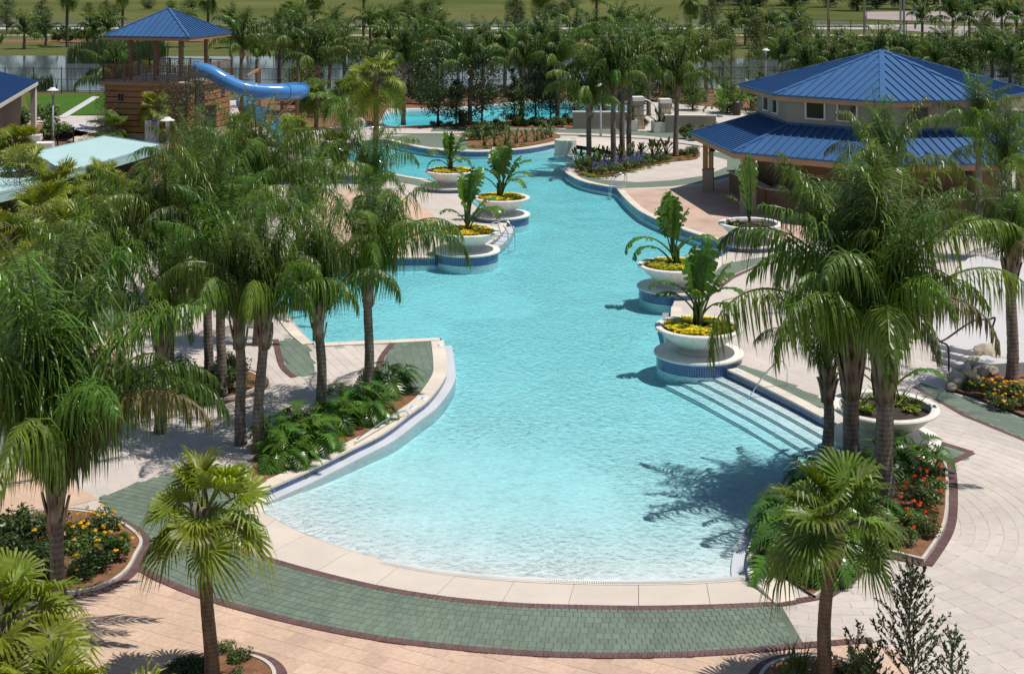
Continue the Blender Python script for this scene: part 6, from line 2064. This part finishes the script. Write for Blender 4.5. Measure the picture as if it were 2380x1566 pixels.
# -- banana plants in the bowls; (leaf class, azimuth, scale)
specs = [
 [(0,100,1.0),(1,60,1.0),(2,20,1.0),(3,200,1.05),(3,170,1.1),(4,190,1.0),(4,-20,1.0),(2,330,.9),(1,140,1.0),(5,250,1.0),(6,80,1.0),(4,-60,.9)],
 [(0,90,1.2),(0,60,1.15),(1,120,1.1),(2,10,1.1),(3,-20,1.1),(3,190,1.2),(3,160,1.1),(4,-40,1.0),(5,220,1.0),(6,300,1.0)],
 [(0,95,1.15),(1,70,1.2),(1,120,1.1),(3,-10,1.1),(4,-35,1.1),(2,20,1.0),(3,200,.9),(5,250,1.0),(6,310,1.0)],
 [(0,100,1.25),(0,70,1.3),(1,85,1.2),(4,185,1.3),(4,200,1.1),(4,-10,1.3),(1,110,1.0),(6,20,.9),(5,330,1.0)],
 [(0,90,1.3),(0,60,1.2),(1,75,1.1),(3,190,1.1),(3,170,1.0),(3,-20,1.1),(4,-40,1.0),(2,30,1.0),(5,240,1.0),(6,120,1.0)],
 [(1,80,.9),(2,20,1.0),(3,-10,1.0),(3,60,.9),(4,130,.9),(5,200,.9)],
 [(0,100,1.35),(0,130,1.25),(1,170,1.1),(1,80,1.1),(2,190,.9),(5,210,1.0)]]
names = ['leafy banana plant in the farthest left planter', 'banana plant with a broad upright leaf in the middle left planter', 'banana plant with big dark leaves in the nearest left planter', 'two stemmed banana plant with arching torn leaves at the right', 'tall banana plant with one upright leaf in the planter by the curved steps', 'small banana plant hidden behind the palm trunks', 'upright banana plant before the bar post']
for k, (c, sp_, nm) in enumerate(zip(pl_pos, specs, names)):
    banana(c+Vector((0, .05, .68)), nm, sp_+([(0,45,1.15),(0,150,1.1),(1,-30,1.1),(1,100,1.15)] if k < 5 else []), 700+k, 1.25 if k != 0 else 1.1, 2 if k in (1, 3, 4) else 3 if k == 0 else 1)
# -- yellow flowers covering the bowls (far too many to count)
def bowl_flowers(c, n, seed, label, dense=1.0, lime=.12, dark=.0):
    rr = random.Random(seed); m = MB()
    for k in range(n):
        a = rr.uniform(0, 2*PI); q = 1.06*math.sqrt(rr.uniform(.12, 1))
        if dense < 1 and math.sin(a*3+seed) < .2: continue
        x, y = q*math.cos(a), q*math.sin(a); z = .76+.07*math.cos(q*1.3)+rr.uniform(-.01, .07)
        mi = 1 if rr.random() < lime+ (0.45 if q < .6 else 0) else (2 if rr.random() < .18 else 0)
        for j in range(4):
            b = a+j*PI/2+rr.uniform(-.5, .5); s = rr.uniform(.038, .060); t = rr.uniform(-.2, .5)
            p = Vector((x, y, z)); d = Vector((math.cos(b), math.sin(b), t)).normalized(); e = Vector((-math.sin(b), math.cos(b), 0))
            m.face((m.vert(p), m.vert(p+d*s+e*s*.6), m.vert(p+d*s*1.7), m.vert(p+d*s-e*s*.6)), mi)
    o = m.build('flower_carpet', [M['fl_yellow'], M['fl_lime'], M['shrub']])
    o.location = c; tag(o, label, 'flowers', 'flowers in the bowl planters', 'stuff')
for k, c in enumerate(pl_pos[:5]):
    bowl_flowers(c, 1500, 720+k, 'yellow flowers filling the bowl of the '+names[k].split(' in the ')[-1] if k < 3 else ('yellow flowers under the arching torn banana leaves' if k == 3 else 'yellow flowers in the bowl above the curved steps'), 1.0, .12 if k != 3 else .3)
lime_k = [shrub_kind(740+k, .35, .24, 40, .06, .6, M['fl_lime'], 6) for k in range(2)]
rr = random.Random(5)
for k, (dx, dy) in enumerate([(-.55,-.5),(-.75,-.2),(-.2,-.75),(.55,-.4),(.75,.0),(.35,.1),(-.6,.35),(.1,.75),(.55,.55)]):
    shrub(lime_k, 0, k, 'small lime green plant in the dark soil of the right bowl', 1.45, k, 'lime plants in the right bowl', 0, 'lime_plant', 'plant', .75, pl_pos[5]+Vector((dx, dy, .72)))
for k, (dx, dy) in enumerate([(-.7,-.4),(-.5,.2),(-.9,.1),(-.2,-.7),(.3,-.6),(.6,.2)]):
    shrub(lime_k, 5, k, 'small lime green plant in the bowl before the bar', .6, k, 'lime plants in the bowl before the bar', 0, 'lime_plant', 'plant', .6, pl_pos[6]+Vector((dx, dy, .72)))

# -- philodendrons
for k, (u, v, S, lab) in enumerate([
 (900,905,1.15,'philodendron at the pool end of the left mulch bed'),(818,962,1.2,'philodendron between the two right trunks of the left mulch bed'),(862,975,.9,'smaller philodendron at the coping of the left mulch bed'),(705,1012,1.15,'philodendron below the thin trunk in the left mulch bed'),(735,1045,.95,'philodendron nearest the coping in the left mulch bed'),(640,1040,1.1,'philodendron right of the whitish trunk'),(665,1078,.95,'philodendron at the near tip of the left mulch bed'),(775,995,1.0,'philodendron in the middle of the left mulch bed'),
 (1852,1310,1.25,'philodendron at the near tip of the right bed'),(1838,1238,1.2,'philodendron overhanging the pool curb of the right bed'),(1905,1150,1.15,'philodendron behind the fan leaves in the right bed'),(1980,1130,1.1,'philodendron between the thick trunks of the right bed'),(2070,1095,1.1,'philodendron right of the pale thick trunk'),(2130,1085,1.0,'philodendron below the right bowl planter'),(1930,1240,1.15,'philodendron in the middle of the right bed'),(1900,1335,.95,'philodendron beside the fan palm trunk'),(2010,1215,1.1,'philodendron behind the fan palm crown'),(1965,1290,1.0,'philodendron by the brick corner of the right bed')]):
    philodendron(u, v, lab, 800+k, S, 46, 0.05)
# -- flowering shrubs
for k, (u, v, S, nh) in enumerate([(195,1275,1.15,14),(240,1255,1.1,14),(215,1320,1.1,9),(260,1300,1.0,10),(170,1255,1.1,12),(225,1235,1.0,10),(190,1340,.9,3),(285,1280,.8,7),(30,1255,1.0,6),(60,1300,1.1,4)]):
    flowering(SHRUB, u, v, 'golden flowered shrub '+['in the middle of the left flower bed', 'at the back of the left flower bed', 'at the front of the left flower bed', 'by the right curb of the left flower bed', 'touching the big palm trunk', 'farthest back in the left flower bed', 'with few flowers at the near curb', 'at the right tip of the left flower bed', 'at the left edge of the picture', 'left of the big palm trunk'][k], HEAD_G, max(2, nh//2), S, 830+k, 'golden flowering shrubs of the left bed')
for k, (u, v, S, nh) in enumerate([(2150,1118,1.2,6),(2140,1180,1.2,6),(2150,1240,1.05,5),(2110,1220,1.1,5),(2165,1150,1.0,5),(2090,1265,1.0,3)]):
    flowering(SHRUB, u, v, 'orange red flowered shrub '+['below the right bowl planter', 'halfway along the curved brick rim', 'at the near end of the curved brick rim', 'behind the fan palm crown in the right bed', 'touching the curved brick rim', 'by the brick corner of the right bed'][k], HEAD_O, nh, S, 850+k, 'orange flowering shrubs of the right bed')
for k, (u, v, S, nh) in enumerate([(2262,905,.95,5),(2290,925,.95,6),(2325,915,1.0,9),(2360,925,1.0,9),(2315,945,.9,5),(2378,950,.9,5),(2345,950,.9,5)]):
    flowering(SHRUB, u, v, 'low golden flowered shrub '+['touching the lowest rocks', 'at the left front of the rock bed', 'left of the bare palm trunk', 'right of the bare palm trunk', 'nearest the green path by the rocks', 'at the right edge by the rocks', 'in the middle of the rock bed'][k], HEAD_G, nh, S, 860+k, 'golden flowering shrubs by the rocks')
for k, (u, v) in enumerate([(10, 1330), (50, 1345), (90, 1350), (60, 1255), (115, 1265), (20, 1275)]):
    shrub(SHRUB_D, u, v, 'dark low shrub in the left flower bed, '+['at the left edge of the picture', 'nearest the big fan leaves', 'at the near foot of the big palm', 'behind and left of the big palm', 'just behind the big palm', 'farthest back at the left edge'][k], 1.15, k, 'dark shrubs of the left flower bed', .08)
# -- small shrubs of the beds
for k, (u, v) in enumerate([(400,900),(430,925),(455,905),(420,880),(480,930),(505,905),(535,910),(450,940),(385,890),(545,885),(520,875)]):
    shrub(SHRUB_D, u, v, 'dark low shrub under the palms of the round bed', 1.1, k, 'dark shrubs of the round bed')
for k, (u, v, S) in enumerate([(555,1535,.8),(545,1595,.75),(520,1520,.7),(440,1570,.9),(465,1560,.8),(425,1590,.9),(410,1575,.8)]):
    shrub(SHRUB if k < 3 else SHRUB_D, u, v, 'small leafy plant in the small round bed under the fan palm', S*.62, k, 'small plants of the round bed at the bottom left')
for k, (u, v, S) in enumerate([(1850,1590,.7),(1990,1560,.8),(2005,1600,.9),(1960,1580,.6)]):
    shrub(SHRUB, u, v, 'small grassy plant in the round bed at the bottom right', S*.65, k, 'small plants of the round bed at the bottom right', sz=S*.9)
# grass tufts beside the right fan palm
def tuft_mesh(seed, n=60, h=.55):
    rr = random.Random(seed); m = MB()
    for k in range(n):
        a = rr.uniform(0, 6.28); t = rr.uniform(.1, .6); d = Vector((math.cos(a)*t, math.sin(a)*t, 1)).normalized(); s = Vector((-math.sin(a), math.cos(a), 0))*.009
        b = Vector((rr.uniform(-.08, .08), rr.uniform(-.08, .08), 0)); L = h*rr.uniform(.6, 1.1); q = b+d*L*.6; e = q+(d+Vector((math.cos(a), math.sin(a), -.3))*.6).normalized()*L*.4
        v = [m.vert(b-s), m.vert(b+s), m.vert(q+s*.8), m.vert(q-s*.8), m.vert(e)]
        m.face(v[:4]); m.face((v[3], v[2], v[4]))
    return m.mesh('blades', M['shrub'])
TUFT = tuft_mesh(3)
for k, (u, v, S, lab) in enumerate([(1855,1585,1.5,'spiky grass tuft left of the bottom right fan palm'),(1830,1610,1.2,'smaller spiky grass tuft at the bottom edge'),(1998,1590,1.0,'thin grass tuft right of the bottom right fan palm')]):
    c = G(u, v, .06); t = thing('grass_tuft', lab, 'grass tuft', c); o = link('blades', TUFT, t); t.scale = (S, S, S)
# slim sapling tree in the right foreground
rr = random.Random(9)
def sapling(x, y, h, lab, seed, nb):
    rr = random.Random(seed)
    t = thing('sapling', lab, 'small tree', (x, y, 0.05), 0, None)
    m = MB(); lv = MB()
    main = [Vector((0.03*math.sin(i), 0.03*math.cos(i*1.4), h*i/8)) for i in range(9)]
    m.tube(main, [.022*(1-.8*i/8) for i in range(9)], 6)
    for k in range(nb):
        f = .08+.88*k/nb; i = min(7, int(f*8)); b = main[i].lerp(main[i+1], f*8-i)
        a = k*GA; L = h*.42*(1-f)**.8*rr.uniform(.6, 1.2)+.12; up_ = rr.uniform(.8, 1.8)
        d = Vector((math.cos(a), math.sin(a), up_)).normalized()
        e = b+d*L; m.tube([b, b.lerp(e, .5)+Vector((math.cos(a), math.sin(a), 0))*.03, e], [.009, .006, .003], 4, 0, False)
        for j in range(int(8+L*42)):
            s = rr.uniform(.2, 1.03); q = b.lerp(e, s); dd = (d+Vector((rr.uniform(-1, 1), rr.uniform(-1, 1), rr.uniform(-.6, .8)))).normalized(); w = dd.cross(Vector((rr.uniform(-1, 1), rr.uniform(-1, 1), 1))).normalized(); l = rr.uniform(.06, .10)
            lv.face((lv.vert(q), lv.vert(q+dd*l*.5+w*l*.2), lv.vert(q+dd*l), lv.vert(q+dd*l*.5-w*l*.2)))
    m.build('trunk', M['bark'], t); lv.build('leaves', M['dark_leaf'], t)
c = G(2118, 1640); sapling(c.x, c.y, 2.35, 'slim leafy sapling with an upright shape at the bottom right', 31, 70)
c = G(2215, 1640); sapling(c.x, c.y, 1.25, 'thin open sapling right of the slim one', 32, 26)
c = G(2030, 1640); sapling(c.x, c.y, 1.0, 'thin twiggy sapling left of the slim one', 33, 18)
c = G(1990, 1640); sapling(c.x, c.y, 1.35, 'very thin twiggy sapling beside the fan palm trunk', 34, 12)

# -- island planting
for k, (u, v) in enumerate([(1352,398),(1372,402),(1392,392),(1345,388),(1410,384),(1470,372),(1490,370),(1530,364),(1548,362),(1515,366),(1385,380),(1440,378)]):
    strelitzia(u, v, 'bird of paradise plant with dark upright leaves on the palm island', 'birds of paradise on the island', 880+k, 1.15)
for k, (u, v) in enumerate([(1385,404),(1400,408),(1420,405),(1440,402),(1405,398),(1430,396),(1455,398),(1475,393),(1460,388),(1490,386),(1510,383),(1530,378),(1550,374),(1500,378),(1480,380)]):
    shrub(SHRUB, u, v, 'leafy shrub with tiny blue flowers on the palm island', .85, k, 'blue flowering shrubs of the island')
rr = random.Random(14); m = MB()
for k in range(420):
    u = rr.uniform(1375, 1500); v = 406-(u-1375)*.16+rr.uniform(-10, 6); p = G(u, v); p.z = .05+rr.uniform(.35, .62)
    for j in range(3):
        a = rr.uniform(0, 6); s = .035; m.face((m.vert(p), m.vert(p+Vector((math.cos(a)*s, math.sin(a)*s, .01))), m.vert(p+Vector((math.cos(a+1)*s, math.sin(a+1)*s, .03)))))
tag(m.build('blue_flowers', M['fl_blue']), 'tiny blue flowers dotted over the palm island shrubs', 'flowers', None, 'stuff')
for k, (u, v) in enumerate([(1372,411),(1390,414),(1410,414),(1430,410),(1450,405),(1470,400),(1490,394),(1510,390),(1530,384),(1550,380),(1355,407),(1580,372),(1600,368)]):
    shrub(SHRUB_Y, u, v, 'low yellow green ground plant along the edge of the palm island', .75, k, 'yellow edging plants of the island', sz=.45)
for k, (u, v) in enumerate([(1590,362),(1608,358),(1615,364)]):
    shrub(SHRUB, u, v, 'leafy shrub at the right end of the palm island', 1.0, k, 'shrubs at the end of the island')
# -- far bed
for k, (u, v) in enumerate([(1090,326),(1105,318),(1122,312),(1140,316),(1150,322),(1115,325),(1135,309),(1160,312)]):
    shrub(SHRUB_D if k % 2 else SHRUB, u, v, 'dense shrub in the round bed across the water', 1.25, k, 'shrubs of the bed across the water')
for k, (u, v) in enumerate([(1125,340),(1150,341),(1175,338),(1200,334),(1222,331),(1245,328),(1262,324),(1280,320),(1180,328),(1270,314)]):
    strelitzia(u, v, 'upright leafy plant in the bed across the water', 'upright plants of the bed across the water', 900+k, 1.1, 9)
for k, (u, v) in enumerate([(1100,342),(1130,345),(1165,345),(1190,342),(1215,338)]):
    shrub(SHRUB_Y, u, v, 'yellow green ground plant at the far pool coping', .7, k, 'yellow plants at the far coping', sz=.45)
for k, (u, v) in enumerate([(880,518),(900,510),(920,505),(895,530),(930,515)]):
    shrub(SHRUB, u, v, 'low shrub in the small bed behind the left planters', .8, k, 'shrubs of the small bed on the left deck')
# -- square planters
for k, c in enumerate(sq):
    t = thing('agave_plant', ['spiky green plant in the left square planter', 'spiky green plant in the right square planter'][k], 'plant', (c.x, c.y, .63))
    for q in range(14):
        o = link('leaf', STR[q % 5], t, (rr.uniform(-.2, .2), rr.uniform(-.2, .2), 0)); o.rotation_euler = (0, 0, q*GA); o.scale = (1.2, 1.2, 1.2)
# -- trees by the lazy river
for k, (kd, u, v, S, lab) in enumerate([
 (HOLLY[0],1018,293,1.3,'dark bushy tree left of the bin at the lazy river'),(HOLLY[1],1120,300,1.25,'dark bushy tree with a staked thin trunk by the path'),(MAG[0],1195,291,1.0,'green conical tree at the lazy river bend'),(HOLLY[2],1245,286,1.05,'very dark magnolia at the lazy river'),(HOLLY[0],1280,286,1.0,'very dark bushy tree right of the magnolia'),(MAG[1],1060,292,.85,'light green bushy tree beside the bin'),(MAG[0],1335,284,.9,'green bushy tree behind the island palms'),(HOLLY[1],1400,284,.85,'dark tree behind the island trunks'),
 (OAK[0],432,352,1.2,'thin grey green oak in front of the slide tower'),(OAK[1],455,395,1.15,'thin grey green oak left of the slide end'),(OAK[0],45,575,.8,'grey green oak over the left teal roof'),(OAK[1],235,378,.62,'small open oak before the teal cabana roof'),(OAK[0],262,322,.9,'small oak at the left foot of the tower'),
 (CYP[0],1680,216,1.0,'young cypress left of the bar roof'),(CYP[1],1655,208,1.05,'young cypress by the pond fence'),(CYP[0],1740,222,1.0,'young cypress near the lamp post'),(CYP[1],1700,206,1.0,'young cypress at the pond edge'),(CYP[0],1770,212,1.0,'young cypress beside the far lamp post'),(CYP[1],1640,226,1.0,'young cypress above the garden path'),
 (MAG[1],1490,248,.8,'leafy small tree right of the tall pillar'),(MAG[0],1560,250,.75,'leafy small tree behind the pillars'),(PALE[0],1610,256,.5,'round pale bush behind the garden wall'),(PALE[1],1690,262,.5,'round pale bush left of the bar'),(MAG[0],1765,290,.9,'leafy tree at the left end of the upper bar wall')]):
    place_tree('tree', kd, u, v, lab, 'tree', S, k, None, 0.02)
rr = random.Random(41)
# trees and bushes of the pond belt
for k in range(20):
    u = rr.uniform(560, 1640); v = rr.uniform(214, 246)
    if inside(G(u, v), offset(river, .5, True)): v = 225
    kd = rr.choice([HOLLY[0], HOLLY[1], MAG[0], MAG[1], CYP[0], PALE[0]])
    place_tree('tree', kd, u, v, 'bushy tree filling the belt of palms along the pond', 'tree', rr.uniform(.7, 1.15) if kd is not PALE[0] else .6, k, 'bushy trees of the pond belt')
for k in range(40):
    u = rr.uniform(1790, 2420); v = rr.uniform(150, 205)
    kd = rr.choice([PALE[0], PALE[1], MAG[0], MAG[1], CYP[1], PALE[0]])
    place_tree('tree', kd, u, v, 'bushy pale green tree of the thicket behind the bar', 'tree', rr.uniform(.5, .8), k, 'bushy trees of the thicket behind the bar')
for k in range(22):
    u = rr.uniform(1640, 1880) if k < 16 else rr.uniform(2180, 2420); v = rr.uniform(75, 130) if k < 16 else rr.uniform(100, 130)
    place_tree('tree', rr.choice([PALE[0], PALE[1], MAG[0], PALE[0]]), u, v, 'bright green tree before the parking lot', 'tree', rr.uniform(.5, .8), k, 'trees before the parking lot')
for k in range(34):
    x = rr.uniform(50, 175); y = rr.uniform(322, 372)
    place_tree('tree', BIG[k % 2], k, 5, 'dark broad tree in the wood beyond the parking lot', 'tree', rr.uniform(.9, 1.4), k, 'wood beyond the parking lot', pos=Vector((x, y, 0)))
for k, (u, v, S) in enumerate([(97,80,1.2),(15,75,1.3),(1195,78,1.4),(1210,82,1.0),(1655,78,1.3),(95,85,.9),(1640,80,.9)]):
    place_tree('tree', HOLLY[k % 3], u, v, 'small dark pine like tree along the far road', 'tree', S, k, 'small dark trees along the far road')
for k in range(26):
    u = rr.choice([rr.uniform(190, 460), rr.uniform(900, 1040), rr.uniform(1180, 1330), rr.uniform(1560, 1660)]); v = rr.uniform(12, 45)
    place_tree('weed_bush', PALE[k % 2], u, v, 'pale weedy bush in the far field', 'bush', rr.uniform(.5, 1.1), k, 'weedy bushes of the far field', sz=rr.uniform(.3, .6))
# shrubs along the pond bank and mulch strip
for k in range(44):
    u = rr.uniform(-20, 1700); v = rr.uniform(84, 104)
    shrub(SHRUB_F, u, v, 'small shrub in the mulch strip beyond the pond', rr.uniform(1.2, 2.4), k, 'shrubs of the strip beyond the pond')
# hedges by the lazy river path
for k in range(34):
    u = 1005+k*14.5+rr.uniform(-4, 4); v = 296 if u < 1240 else 293
    if 1085 < u < 1215: v = 293
    shrub(SHRUB_D if k % 3 else SHRUB, u, v+rr.uniform(-4, 3), 'dark low hedge shrub along the lazy river path', .7 if u < 1190 else 1.05, k, 'hedge shrubs along the lazy river path')
for k in range(26):
    u = rr.uniform(1180, 1500); v = rr.uniform(284, 294)
    if inside(G(u, v), river): v = 294
    shrub(SHRUB_F, u, v, 'leafy shrub on the near bank of the lazy river', rr.uniform(.45, .7), k, 'shrubs on the near bank of the lazy river')
for k in range(40):
    u = rr.uniform(880, 1660); v = rr.uniform(222, 240)
    if inside(G(u, v), river): v = 226
    shrub(SHRUB_F, u, v, 'leafy shrub on the far bank of the lazy river', rr.uniform(.9, 1.5), k, 'shrubs on the far bank of the lazy river')
for k, (u, v) in enumerate([(1590,322),(1615,326),(1640,322),(1660,328),(1680,322),(1600,312),(1635,312),(1665,314)]):
    shrub(SHRUB_F, u, v, 'leafy dark shrub between garden wall and bar roof', .9, k, 'shrubs between garden wall and bar')
# left beds under the grove
for k in range(60):
    u = rr.uniform(-20, 660); v = rr.uniform(345, 600)
    if 300 < u and v > 520: continue
    if 60 < u < 260 and v < 400: continue
    shrub(SHRUB_F, u, v, 'leafy shrub in the wide bed below the slide tower', rr.uniform(.8, 1.3), k, 'shrubs of the wide bed below the slide tower')
for k in range(14):
    u = rr.uniform(20, 150); v = rr.uniform(276, 330)
    shrub(SHRUB_F, u, v, 'leafy shrub beside the lawn at the left', rr.uniform(1.0, 1.5), k, 'shrubs beside the lawn')
for k, (u, v) in enumerate([(620,415),(650,418),(680,412),(720,410),(740,405),(640,400),(700,400),(600,425)]):
    shrub(SHRUB_Y, u, v, 'yellow green shrub near the slide landing', 1.7, k, 'yellow shrubs near the slide landing')
for k in range(10):
    u = rr.uniform(90, 300); v = rr.uniform(840, 960)
    shrub(SHRUB_F, u, v, 'leafy shrub under the low queen palm', rr.uniform(.6, .9), k, 'shrubs under the low queen palm')
# ground plants under the shrubs at the slide foot
for k, (u, v) in enumerate([(1700,262),(1722,258),(1745,252),(1680,268)]):
    c = G(u, v, 0.03); t = thing('banana_plant', 'broad leaved plant at the lazy river left of the bar', 'banana plant', c, 0, 'broad leaved plants left of the bar')
    for q in range(9):
        o = link('leaf', BAN[q % 5], t, (0, 0, .1)); o.rotation_euler = (0, 0, q*GA); s = rr.uniform(1.2, 1.6); o.scale = (s, s, s)
# reeds in the pond margin
rr = random.Random(21); m = MB()
def reeds(n, x0, x1, y0, y1, h):
    for k in range(n):
        x = rr.uniform(x0, x1); y = rr.uniform(y0, y1)
        if math.sin(x*.23)+math.sin(x*.071+2) < -.4: continue
        hh = h*rr.uniform(.6, 1.1); a = rr.uniform(0, 6.28); w = .05; l = rr.uniform(.1, .5)
        e = Vector((x+math.cos(a)*l, y+math.sin(a)*l, hh)); mid = Vector((x+math.cos(a)*l*.3, y+math.sin(a)*l*.3, hh*.6))
        v = [m.vert((x-w, y, 0)), m.vert((x+w, y, 0)), m.vert(mid+Vector((w*.8, 0, 0))), m.vert(mid-Vector((w*.8, 0, 0))), m.vert(e)]
        m.face(v[:4]); m.face((v[3], v[2], v[4]))
reeds(5200, -62, -34, 166, 180, 2.6); reeds(2500, -34, 40, 172, 178, 1.6); reeds(3500, 36, 62, 138, 170, 2.4); reeds(1200, -60, -36, 133, 136, 1.5)
tag(m.build('pond_reeds', M['reed']), 'tall green reeds growing in the pond margins', 'reeds', None, 'stuff')
